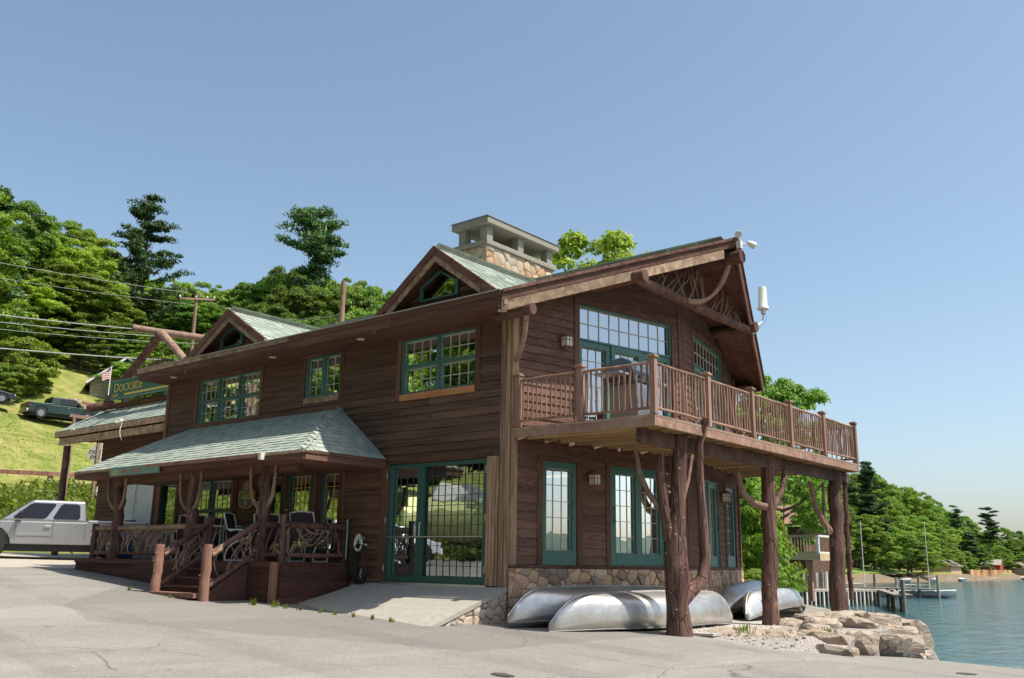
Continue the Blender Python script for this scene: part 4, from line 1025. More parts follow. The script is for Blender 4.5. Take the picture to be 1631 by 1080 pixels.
def rpost(x, y, z0, z1, seed, r_=.075, mat='logz', name='railing_post'):
    return logpost((x, y, z0), (x, y, z1), r_, r_*.95, seed, name, porch, .01, mat, 12)
runs = [((-11.4, -1.62), (-10.45, -1.6)), ((-10.45, -1.6), (-7.38, -1.6)), ((-7.38, -1.6), (-6.68, -1.6)), ((-4.85, -1.6), (-4.22, -1.62)), ((-4.18, -1.6), (-4.18, -.08)), ((-11.4, -1.6), (-11.4, -.08))]
for i, (a, b) in enumerate(runs):
    A, B_ = Vector((*a, 0)), Vector((*b, 0)); d = (B_-A).normalized()*.09
    rail_log((A+d)+Vector((0, 0, RZ1)), (B_-d)+Vector((0, 0, RZ1)), .055 if i < 3 else .06, porch, 60+i, 'branch' if i < 2 else 'log', 'top_rail')
    rail_log((A+d)+Vector((0, 0, RZ0)), (B_-d)+Vector((0, 0, RZ0)), .045, porch, 70+i, 'log', 'bottom_rail')
    twigpanel(A+d, B_-d, RZ0+.03, RZ1-.03, porch, 200+i, 1.9)
for i, (x, y, zt) in enumerate(((-11.4, -1.62, 2.32), (-6.68, -1.6, 2.42), (-4.18, -1.64, 2.42), (-4.18, -.1, 2.36), (-11.4, -.1, 2.3))):
    rpost(x, y, PZ+.002, zt, 90+i)
# stairs
SX0, SX1, SYB = -6.62, -4.98, -2.62
for i in range(4):
    z = PZ-.155*(i+1); y1 = PYF-.06-i*.255; y0 = y1-.27
    if i < 3:
        m = MB(); m.box(SX0+.06, SX1-.06, y0-.02, y1+.0, z-.035, z); m.build('stair_tread', M['porchred'], porch, bevel=.006)
    m = MB(); m.box(SX0+.06, SX1-.06, y1-.0-.02*(i == 0), y1+.018, z, z+.118); m.build('stair_riser', M['porchred'], porch)
m = MB(); m.box(SX0+.06, SX1-.06, y1-.3, y1-.02, .86, .95); m.build('bottom_step', M['postred'], porch, bevel=.01)
for x, zg in ((SX0, .88), (SX1, .76)):
    m = MB(); m.prism([(x-.025, PYF-.06, PZ-.03), (x-.025, PYF-.06, .75), (x-.025, SYB, zg-.1), (x-.025, SYB, .98)], (.05, 0, 0)); m.build('stair_stringer', M['porchred'], porch)
    logpost((x, SYB-.08, zg-.06), (x+.01, SYB-.08, 1.83), .095, .088, 110+int(x*10), 'stair_post', porch, .008, 'postred')
    xa_ = x+.03
    top = (-6.68, -1.62, 2.24) if x == SX0 else (-4.9, -1.66, 2.26)
    rail_log((xa_, SYB, 1.68), top, .052, porch, 120, 'log', 'stair_handrail')
    rail_log((xa_, SYB, 1.64), Vector((xa_, SYB, 1.64)).lerp(Vector(top), .2), .058, porch, 121, 'branch', 'stair_handrail_end')
    rail_log((xa_, SYB, 1.08), (xa_, -1.7, 1.66), .045, porch, 122, 'log', 'stair_lower_rail')
    twigpanel((xa_, SYB+.05, 0), (xa_, -1.72, 0), 1.10, 1.66, porch, 300+int(x), 1.6, slope=.60)
# porch roof: hip roof leaning on the front wall
EYR, EZR = -2.05, 3.53; HX0, HX1 = -11.78, -3.17; WX0, WX1, WZ = -10.25, -4.62, 4.67
a, b, c, d = (HX0, EYR, EZR), (HX1, EYR, EZR), (WX1, -.055, WZ), (WX0, -.055, WZ)
pr = MB(); pr.prism([Vector(p) for p in (d, c, b, a)], (0, 0, -.10)); proof = pr.build('porch_roof', M['trim_x'], lodge)
pr = MB(); pr.prism([Vector(b), Vector((HX1, -.055, EZR)), Vector(c)][::-1], (0, 0, -.10)); pr.build('porch_roof_hip', M['trim_y'], proof)
pr = MB(); pr.prism([Vector(a), Vector(d), Vector((HX0, -.055, EZR))][::-1], (0, 0, -.10)); pr.build('porch_roof_hip', M['trim_y'], proof)
sF = (WZ-EZR)/(-.055-EYR); LF = math.hypot(-.055-EYR, WZ-EZR); cF = (-.055-EYR)/LF
shingles(lambda u, v: Vector((u, EYR-.03+v*cF, EZR-.012+v*cF*sF+.004)), (HX0, HX1+.02), LF+.02, None, proof, seed=13, rng=lambda v: (HX0+(WX0-HX0)*v/LF-.01, HX1+.03-(HX1-WX1)*v/LF))
hR = HX1-WX1; LR = math.hypot(hR, WZ-EZR)
shingles(lambda u, v: Vector((HX1+.03-v*hR/LR, EYR+u, EZR-.012+v*(WZ-EZR)/LR+.004)), (-.02, -.055-EYR), LR, None, proof, seed=14, rng=lambda v: ((-.055-EYR)*v/LR-.03, -.055-EYR))
hc = MB()
for i in range(13):
    p = Vector(b).lerp(Vector(c), i/13); q = Vector(b).lerp(Vector(c), (i+1.35)/13); up = Vector((0, 0, .022+.006*(i % 2)))
    sd = Vector((.09, .0, -.045)); sd2 = Vector((-.02, -.10, -.04))
    hc.add([p+up+Vector((0, 0, .012)), p+sd+up*.6, q+sd+up*.4, q+up, p+sd2+up*.6, q+sd2+up*.4], [(0, 1, 2, 3), (4, 0, 3, 5)])
hc.build('hip_cap', M['shingle'], proof, kind='stuff')
strip((HX0-.02, EYR-.02, EZR-.10), (HX1+.02, EYR-.02, EZR-.10), .04, .15, 'fascia_board', M['trim_x'], proof)
strip((HX0-.02, EYR-.045, EZR-.03), (HX1+.045, EYR-.045, EZR-.03), .03, .05, 'drip_board', M['rake'], proof)
strip((HX1+.02, EYR-.0, EZR-.10), (HX1+.02, -.06, EZR-.10), .04, .15, 'fascia_board', M['trim_y'], proof)
strip((HX1+.045, EYR-.03, EZR-.03), (HX1+.045, -.06, EZR-.03), .03, .05, 'drip_board', M['trim_y'], proof)
strip((HX0-.02, EYR-.0, EZR-.10), (HX0-.02, -.06, EZR-.10), .04, .15, 'fascia_board', M['trim_y'], proof)
m = MB(); m.box(HX0, HX1, EYR, -.06, EZR-.185, EZR-.172); m.build('porch_ceiling', M['trim_x'], proof)
m = MB(); m.box(HX0+.3, HX1-.65, -1.68, -1.54, EZR-.33, EZR-.187); m.build('porch_beam', M['trim_x'], proof)
m = MB(); m.box(-8.4, -4.35, EYR-.14, EYR-.06, EZR-.075, EZR-.005); gt = m.build('gutter', M['postred'], proof)
m = MB(); m.box(-4.35, -4.27, EYR-.15, EYR-.055, EZR-.13, EZR-.0); m.build('gutter_end', M['offwhite'], gt)

# ================================================================== WEST WING
# carport skirt roof, open log truss and sign above
WY = 3.6
wa, wb = (-22.82, 2.34, 5.824), (-11.66, 2.34, 5.824); wc, wd_ = (-11.66, 3.6, 6.685), (-22.1, 3.6, 6.616)
m = MB(); m.prism([Vector(p) for p in (wd_, wc, wb, wa)], (0, 0, -.1)); wr = m.build('wing_roof', M['trim_x'], lodge)
m = MB(); m.prism([Vector(wa), Vector(wd_), Vector((-22.1, 11.75, 6.616)), Vector((-22.82, 11.75, 5.824))][::-1], (0, 0, -.1)); m.build('wing_roof_side', M['trim_y'], wr)
LW = math.hypot(1.29, .85)
shingles(lambda u, v: Vector((u, 2.3+v*1.297/LW, 5.815+v*0.849/LW)), (-22.84, -11.66), LW, lambda u, v: u > -22.84+.71*v/LW, wr, seed=15)
strip((-22.85, 2.31, 5.709), (-11.66, 2.31, 5.709), .04, .19, 'fascia_board', M['rake'], wr)
strip((-22.62, 2.39, 5.457), (-11.66, 2.39, 5.457), .06, .24, 'carport_beam', M['rake'], wr)
strip((-22.85, 2.34, 5.709), (-22.85, 9.0, 5.709), .04, .19, 'fascia_board', M['trim_y'], wr)
m = MB(); m.box(-22.79, -11.66, 2.44, 3.6, 5.577, 5.6); m.build('carport_ceiling', M['trim_x'], wr)
logpost((-22.33, 2.57, 1.3), (-22.4, 2.57, 5.331), .12, .11, 141, 'carport_post', wr, .015)
logpost((-22.45, 8.19, 1.3), (-22.45, 8.19, 5.618), .12, .11, 142, 'carport_post', wr, .015)
m = MB(); m.box(-21.07, -11.66, 3.42, 3.58, 6.651, 6.834); tb = m.build('truss_base_beam', M['trim_x'], lodge)
m = MB(); m.box(-21.76, -11.66, 3.44, 8.77, 6.536, 6.628); m.build('wing_flat_roof', M['concd'], lodge)
def tl(name, a, b, r_, s_, mat='branch'):
    return rail_log(a, b, r_, tb, s_, mat, name)
tl('truss_log', (-21.76, 3.37, 6.72), (-18.34, 3.37, 8.969), .135, 150, 'log'); tl('truss_log', (-18.26, 3.39, 8.946), (-15.33, 3.39, 6.88), .13, 151)
tl('truss_ridge_log', (-18.78, 2.57, 9.084), (-17.74, 6.7, 9.084), .12, 152)
tl('truss_end_log', (-21.93, 2.91, 6.674), (-21.19, 3.54, 6.811), .14, 153, 'log')
twigpanel((-19.81, 3.37, 0), (-16.37, 3.37, 0), 7.25, 8.2, tb, 160, .8, 'log')
branch(bez((-19.46, 3.37, 7.684), (-18.09, 3.37, 8.373), (-16.48, 3.37, 7.569), 8), [.045]*9, tb, 3, 'log', 'curved_twig')
# white panelled double door of the wing
for x0, x1 in ((-20.21, -19.19), (-19.17, -18.14)):
    m = MB(); m.box(x0, x1, WY, WY+.05, 1.55, 3.965); d_ = m.build('wing_door', M['white'], wallW, label='plain white door leaf')
m = MB(); m.box(-20.27, -18.09, 3.57, 3.6, 3.97, 4.034); m.build('door_track', M['trim_x'], wallW)
m = MB(); m.box(-13.0, -11.87, -1.0, 3.6, 1.2, PZ-.06); m.build('porch_extension', M['porchred'], porch)

# ================================================================== SIGNS AND LETTERING
def text(body, size, origin, ux, uz, mat, name, parent, depth=.006, squash=1, tilt=0, align='LEFT'):
    cu = bpy.data.curves.new(name, 'FONT'); cu.body = body; cu.size = size; cu.extrude = depth; cu.align_x = align; cu.resolution_u = 3
    o = bpy.data.objects.new(name, cu); C.objects.link(o)
    dg = bpy.context.evaluated_depsgraph_get(); me = bpy.data.meshes.new_from_object(o.evaluated_get(dg))
    bpy.data.objects.remove(o); bpy.data.curves.remove(cu)
    ux = Vector(ux).normalized(); uz = Vector(uz).normalized(); nn = ux.cross(uz)
    c = Vector(origin)
    Mx = Matrix((ux*squash, uz, nn)).transposed().to_4x4(); me.transform(Mx)
    me.materials.append(mat); ob = bpy.data.objects.new(name, me); C.objects.link(ob); ob.parent = parent; ob.location = c-ORG[parent.name]; return ob
# main sign
sg = thing('roof_sign', (-19.01, 3.14, 6.88), label='long green roof sign with gold DOCKSIDE lettering under the log truss', cat='sign')
m = MB(); m.box(-20.75, -16.02, 3.12, 3.18, 6.903, 7.5); m.build('sign_board', M['signg'], sg)
m = MB(); m.box(-20.77, -16.0, 3.1, 3.18, 6.869, 6.903); m.box(-20.77, -16.0, 3.1, 3.18, 7.5, 7.535); m.box(-20.77, -20.75, 3.1, 3.18, 6.903, 7.5); m.build('sign_border', M['signl'], sg)
text('D', .46, (-20.61, 3.11, 7.121), (1, 0, 0), (0, 0, 1), M['gold'], 'lettering', sg, squash=1.0)
text('OCKSIDE', .38, (-20.27, 3.11, 7.121), (1, 0, 0), (0, 0, 1), M['gold'], 'lettering', sg, squash=1.0)
text('SALES', .16, (-20.66, 3.11, 6.949), (1, 0, 0), (0, 0, 1), M['gold'], 'lettering', sg)
m = MB(); m.box(-19.87, -16.25, 3.11, 3.12, 6.961, 7.041); m.build('gold_bar', M['gold'], sg)
for x in (-20.15, -17.63):
    m = MB(); m.box(x, x+.05, 3.18, 3.42, 6.765, 6.926); m.build('sign_bracket', M['black'], sg)
# porch sign
sg = thing('porch_sign', (-8.9, -2.16, 3.32), label='faded pale green sign strip with worn red BOAT RENTALS lettering on the porch fascia', cat='sign')
m = MB(); m.box(-9.92, -7.88, -2.185, -2.145, 3.33, 3.525); m.build('sign_board', M['signl'], sg)
text('Boat Rentals', .15, (-9.42, -2.187, 3.385), (1, 0, 0), (0, 0, 1), M['redtxt'], 'lettering', sg, squash=1.15)
m = MB(); m.box(-9.82, -9.62, -2.188, -2.1855, 3.37, 3.40); m.box(-9.76, -9.56, -2.188, -2.1855, 3.43, 3.45); m.build('yellow_mark', M['gold'], sg)
# oval wall sign
sg = thing('wall_sign', (-7.66, -.09, 2.68), label='dark green shield sign with gold edge on the porch wall beside the middle post', cat='sign')
def shield(k, y, t, mat, name):
    pts = []
    for a in range(0, 181, 20): pts.append((math.cos(rad(a))*.115*k, .50+math.sin(rad(a))*.12*k+ (0 if k == 1 else 0)))
    pts += [(-.13*k, .44), (-.2*k, .40), (-.22*k, .32), (-.22*k, .14), (-.17*k, .06+.02*(1-k)*10), (-.07*k, .0+.02*(1-k)*10), (.07*k, .0+.02*(1-k)*10), (.17*k, .06+.02*(1-k)*10), (.22*k, .14), (.22*k, .32), (.2*k, .40), (.13*k, .44)]
    m = MB(); m.prism([Vector((-7.66+p[0]*1.35, y, 2.68+p[1]*.97)) for p in pts], (0, t, 0)); return m.build(name, mat, sg)
shield(1, -.10, .03, M['gold'], 'sign_edge'); shield(.9, -.106, .005, M['signg'], 'sign_panel')
m = MB(); m.tube([(-7.66, -.112, 3.17), (-7.66, -.105, 3.17)], .08, 16); m.build('round_emblem', M['redtxt'], sg)
m = MB(); m.tube([(-7.66, -.112, 2.80), (-7.66, -.105, 2.80)], .07, 16); m.build('round_emblem', M['redtxt'], sg)
text('DOCKSIDE', .082, (-7.66, -.108, 3.02), (1, 0, 0), (0, 0, 1), M['gold'], 'lettering', sg, align='CENTER', squash=1.05)
text('LANDING', .082, (-7.66, -.108, 2.945), (1, 0, 0), (0, 0, 1), M['gold'], 'lettering', sg, align='CENTER', squash=1.05)
m = MB(); m.box(-7.83, -7.49, -.110, -.1065, 2.895, 2.925); m.build('gold_bar', M['gold'], sg)
nb_ = MB(); nb_.box(-7.30, -7.12, -.06, -.036, 2.55, 2.82); tag(nb_.build('paper_notice', M['white']), 'small white paper notice on the porch wall half behind the middle post', 'notice')

# ================================================================== LAMPS, ANTENNA, HOSE
def wall_lantern(face, u, z, lab):
    p = face.P(u, 0, z); t_ = thing('wall_lantern', p, label=lab, cat='lamp', group='square lanterns on the gable walls')
    m = MB(); face.box(m, u-.05, u+.05, .036, .05, z+.0, z+.20); face.box(m, u-.02, u+.02, .05, .10, z+.15, z+.18); m.build('bracket', M['postred'], t_)
    m = MB(); face.box(m, u-.075, u+.075, .075, .225, z-.03, z+.15); m.build('frosted_glass', M['offwhite'], t_, bevel=.004)
    m = MB()
    for a, b in ((-.082, -.068), (.068, .082), (-.006, .006)): face.box(m, u+a, u+b, .225, .232, z-.035, z+.155)
    for a, b in ((-.04, -.028), (.085, .095), (.15, .162)): face.box(m, u-.082, u+.082, .068, .236, z+a, z+b)
    m.build('cage', M['postred'], t_)
    m = MB(); q = [face.P(u-.11, .04, z+.163), face.P(u+.11, .04, z+.163), face.P(u+.11, .27, z+.163), face.P(u-.11, .27, z+.163)]; tt = face.P(u, .14, z+.235)
    m.add(q+[tt], [(0, 1, 2, 3), (0, 1, 4), (1, 2, 4), (2, 3, 4), (3, 0, 4)]); m.build('lamp_cap', M['postred'], t_)
wall_lantern(GL, gu(1.16), 5.60, 'square lantern with red brown cap on the upper gable wall left of the balcony doors')
wall_lantern(GL, gu(1.83), 3.05, 'square frosted lantern on the lower gable wall between tall window and sliding door')
wall_lantern(GR, gu(2.77), 3.05, 'square frosted lantern on the lower far gable wall between the two narrow glass doors')
# antenna: white canister on an arm
an = thing('antenna', (1.55, 6.9, 6.9), label='white canister antenna on a bent arm at the far gable edge', cat='antenna')
ac = Vector((1.62, 7.25, 7.43))
m = MB(); m.sm = True; m.tube([ac, ac+Vector((0, 0, .02)), ac+Vector((0, 0, .07)), ac+Vector((0, 0, .11)), ac+Vector((0, 0, .5)), ac+Vector((0, 0, .56)), ac+Vector((0, 0, .575))], [.10, .135, .135, .105, .098, .085, .03], 20); m.build('canister', M['offwhite'], an)
m = MB(); m.tube([ac+Vector((0, 0, -.10)), ac], [.05, .06], 12); m.build('connector', M['steel'], an)
m = MB(); m.tube(bez(ac+Vector((0, 0, -.1)), ac+Vector((0, .02, -.35)), (1.50, 6.92, 6.98), 8), .018, 8); m.tube(bez(ac+Vector((.05, 0, -.08)), ac+Vector((.12, .05, -.3)), (1.56, 6.95, 6.9), 8), .006, 5); m.build('arm', M['steel'], an)
m = MB(); m.box(1.50, 1.60, 6.86, 6.94, 6.80, 7.05); m.build('mount_plate', M['offwhite'], an)
# ridge floodlights
fl_ = thing('floodlight', (2.5, 4.4, 8.0), label='pair of round white floodlight heads on the ridge tip', cat='lamp')
m = MB(); m.box(2.40, 2.50, 4.34, 4.44, 7.99, 8.15); m.build('junction_box', M['offwhite'], fl_)
for i, (dx, dy, dz) in enumerate(((.0, -.10, .20), (.16, .14, .02))):
    c0 = Vector((2.47, 4.40, 8.08)); e = c0+Vector((dx, dy, dz)); dv = Vector((.3, -.5, -.25)).normalized() if i == 0 else Vector((.4, .5, -.3)).normalized()
    m = MB(); m.tube([e-dv*.08, e-dv*.02, e+dv*.07, e+dv*.10], [.03, .055, .075, .072], 14); m.tube([c0, e], .012, 6); m.build('lamp_head', M['offwhite'], fl_)
    m = MB(); m.tube([e+dv*.101, e+dv*.106], .06, 14); m.build('lamp_lens', M['steel'], fl_)
# wiring flood lamp on the wing fascia
fw_ = thing('fascia_floodlight', (-18.2, 2.22, 5.503), label='small twin floodlight with a dangling wire on the wing fascia', cat='lamp')
m = MB(); m.tube(bez((-18.55, 2.26, 5.847), (-18.32, 2.11, 5.709), (-18.03, 2.2, 5.801), 6)+[Vector((-17.91, 2.11, 5.824))], [.025]*7+[.06], 8); m.build('lamp_head', M['offwhite'], fw_)
m = MB(); m.tube(bez((-18.09, 2.23, 5.755), (-18.09, 2.13, 5.445), (-18.0, 2.2, 5.25), 8)+[Vector((-17.93, 2.2, 5.181))], 0.012, 5); m.build('hanging_wire', M['white'], fw_)
fw2 = thing('fascia_lamp', (-21.42, 2.22, 5.732), label='small pale lamp at the outer end of the wing fascia', cat='lamp')
m = MB(); m.tube([(-21.59, 2.26, 5.755), (-21.36, 2.17, 5.778), (-21.13, 2.13, 5.778)], [.02, 0.05, 0.03], 8); m.build('lamp_head', M['offwhite'], fw2)
# hose and reel
hz = thing('garden_hose', (-3.66, -.1, 1.0), label='coiled dark garden hose hanging on a white holder beside the porch', cat='hose')
m = MB()
for i in range(5):
    w2 = .15+.022*i; yy = -.12-.02*i; bot = 1.10+.03*i-.05*(i % 2)
    pts = []
    for k2 in range(25):
        a = 2*math.pi*k2/24; zc = (1.88+bot)/2; pts.append(Vector((-3.64+math.cos(a)*w2*(1.0 if math.sin(a) > 0 else 1.12), yy, zc+math.sin(a)*(1.90-bot)/2)))
    m.tube(pts, .014, 7, 0, i, cap=False)
m.build('hose_coil', M['black'], hz)
hold = []
for a in range(0, 360, 20): hold.append(Vector((-3.69+math.sin(rad(a))*.105*(1-.35*max(0, math.cos(rad(a)))), -.19, 1.92+math.cos(rad(a))*.15)))
m = MB(); m.tube(hold+[hold[0]], .022, 7, cap=False); m.tube([(-3.69, -.19, 2.06), (-3.75, -.19, 1.90), (-3.63, -.19, 1.90), (-3.69, -.19, 2.06)], .012, 6); m.box(-3.78, -3.60, -.16, -.04, 1.86, 1.9); m.build('hose_holder', M['offwhite'], hz)
m = MB(); m.tube([(-3.60, -.2, 2.02), (-3.50, -.2, 2.0)], .02, 7); m.build('tap', M['signl'], hz)
m = MB(); m.tube([(-3.55, -.2, 1.42), (-3.58, -.2, 1.3), (-3.54, -.2, 1.24)], .02, 7); m.build('nozzle', M['signl'], hz)
gp = MB(); gp.tube([(-4.06, -.17, 1.60), (-4.06, -.17, 2.38)], .014, 7); tag(gp.build('green_pipe', flat('pale_green_pipe', (.18, .5, .36), .5)), 'thin pale green pipe standing against the last porch railing post', 'pipe')

# ================================================================== VEGETATION
def leafmesh(name, P, N, size, mat, rs, aspect=1.5, jitter=.6):
    """P: (n,3) leaf centres, N: (n,3) outward directions -> diamond leaves"""
    n = len(P); d = N+rs.normal(0, jitter, (n, 3)); d /= np.linalg.norm(d, axis=1)[:, None]+1e-9
    a = np.cross(d, rs.normal(0, 1, (n, 3))); a /= np.linalg.norm(a, axis=1)[:, None]+1e-9; b = np.cross(d, a)
    sz = (size*rs.uniform(.6, 1.35, n))[:, None] if np.isscalar(size) else (size*rs.uniform(.6, 1.35, n))[:, None]
    v = np.stack([P-a*sz*aspect*.5, P-b*sz*.42+d*sz*.12, P+a*sz*aspect*.5, P+b*sz*.42+d*sz*.12], 1).reshape(-1, 3)
    me = bpy.data.meshes.new(name); me.vertices.add(4*n); me.vertices.foreach_set('co', v.ravel()); me.loops.add(4*n)
    me.loops.foreach_set('vertex_index', np.arange(4*n)); me.polygons.add(n)
    me.polygons.foreach_set('loop_start', np.arange(0, 4*n, 4)); me.polygons.foreach_set('loop_total', np.full(n, 4)); me.update(); me.validate()
    me.materials.append(mat); return me
def crown_pts(seed, nclump, per, prof, rclump, hmin=.18, flat_=.75):
    """clumps scattered through an uneven volume of unit height; prof(t)=radius at height t"""
    rs = np.random.RandomState(seed); Ps = []; Ns = []; lob = rs.uniform(0, 6.28, 6)
    for i in range(nclump):
        t = hmin+(1-hmin)*rs.beta(1.35, 1.1); a = rs.uniform(0, 6.28)
        R = prof(t)*(1+.18*math.sin(2*a+lob[0]+4*t)+.16*math.sin(3*a+lob[1]-6*t)); q = rs.uniform(.35, 1)**.5
        c = np.array([math.cos(a)*R*q, math.sin(a)*R*q, t-.02])
        rc = rclump*rs.uniform(.6, 1.35); m = int(per*(rc/rclump)**2)
        d = rs.normal(0, 1, (m, 3)); d /= np.linalg.norm(d, axis=1)[:, None]; d[:, 2] = np.abs(d[:, 2])*.9-.25*(rs.uniform(0, 1, m) < .4)
        p = c+d*rc*(rs.uniform(.55, 1.05, m)[:, None])*np.array([1, 1, flat_]); Ps.append(p); Ns.append(d+np.array([0, 0, .5]))
    return np.concatenate(Ps), np.concatenate(Ns), rs
def tree_proto(name, seed, mat, prof, nclump=75, per=95, rclump=.085, leaf=.026, hmin=.2, limbs=10, trunk=.018, label='', cat='tree', group=None, crown='crown', multi=1):
    """unit-height tree: Empty > trunk, crown"""
    t = thing(name, (0, 0, 0), label=label, cat=cat, group=group)
    rr = random.Random(seed); m = MB()
    for k_ in range(multi):
        bx, by = (rr.uniform(-.1, .1), rr.uniform(-.1, .1)) if multi > 1 else (0, 0)
        pts = [Vector((bx+(rr.uniform(-.012, .012)*i), by+(rr.uniform(-.012, .012)*i), i*.095-.03)) for i in range(9)]
        m.tube(pts, [trunk*(1.35 if i == 0 else 1)*(1-.1*i) for i in range(9)], 8, .06, seed)
    for i in range(limbs):
        z = rr.uniform(max(.12, hmin-.02), .75); a = rr.uniform(0, 6.28); R = prof(min(1, z+.15))*rr.uniform(.6, .9)
        p = Vector((0, 0, z)); q = Vector((math.cos(a)*R, math.sin(a)*R, z+rr.uniform(.08, .2)))
        m.tube(bez(p, Vector((q.x*.55, q.y*.55, z+.03)), q, 5), [trunk*.5*(1-.15*j) for j in range(6)], 6, .05, i)
    m.build('trunk', M['bark'], t, keep=True)
    P, N, rs = crown_pts(seed, nclump, per, prof, rclump, hmin)
    me = leafmesh(crown, P, N, leaf, M[mat], rs); o = bpy.data.objects.new(crown, me); C.objects.link(o); o.parent = t; ORG[o.name] = Vector((0, 0, 0))
    return t
oval = lambda w_: (lambda t: w_*max(0, 1-((t-.55)/.47)**2)**.5 if t < 1.02 else 0)
wide = lambda w_: (lambda t: w_*max(0, 1-((t-.5)/.53)**2)**.42)
cone = lambda w_: (lambda t: w_*(1.05-t)*min(1, (t+.05)/.2))
PROTO = {}
LBL = {'A': 'dense green', 'B': 'bright rounded', 'C': 'tall narrow'}
PROTO['A'] = tree_proto('broadleaf_tree', 1, 'leafA', oval(.36), leaf=.0125, nclump=190, per=230, rclump=.055)
PROTO['A2'] = tree_proto('broadleaf_tree', 2, 'leafA', wide(.40), leaf=.0125, nclump=200, per=230, rclump=.055)
PROTO['B'] = tree_proto('broadleaf_tree', 3, 'leafB', wide(.42), leaf=.0125, nclump=200, per=230, rclump=.055)
PROTO['C'] = tree_proto('broadleaf_tree', 4, 'leafA', oval(.27), leaf=.012, nclump=150, per=200, rclump=.05)
PROTO['F'] = tree_proto('fir_tree', 5, 'leafP', cone(.26), nclump=190, per=120, rclump=.045, leaf=.013, hmin=.06, trunk=.014)
PROTO['bush'] = tree_proto('leafy_bush', 6, 'leafB', wide(.62), nclump=190, per=160, rclump=.10, leaf=.027, hmin=.05, trunk=.02, multi=4, crown='foliage', cat='bush')
PROTO['bush2'] = tree_proto('leafy_bush', 7, 'leafA', wide(.55), nclump=170, per=160, rclump=.10, leaf=.026, hmin=.03, trunk=.02, multi=4, crown='foliage', cat='bush')
rt = random.Random(12); first = set()
def plant(kind, x, y, z, h, label, group=None, wx=1.0, name=None):
    pr = PROTO[kind]
    if kind in first: t = dup(pr)
    else: t = pr; first.add(kind)
    t.location = (x, y, z); t.rotation_euler = (0, 0, rt.uniform(0, 6.28)); t.scale = (h*wx, h*wx, h)
    t['label'] = label
    if group: t['group'] = group
    elif 'group' in t: del t['group']
    return t
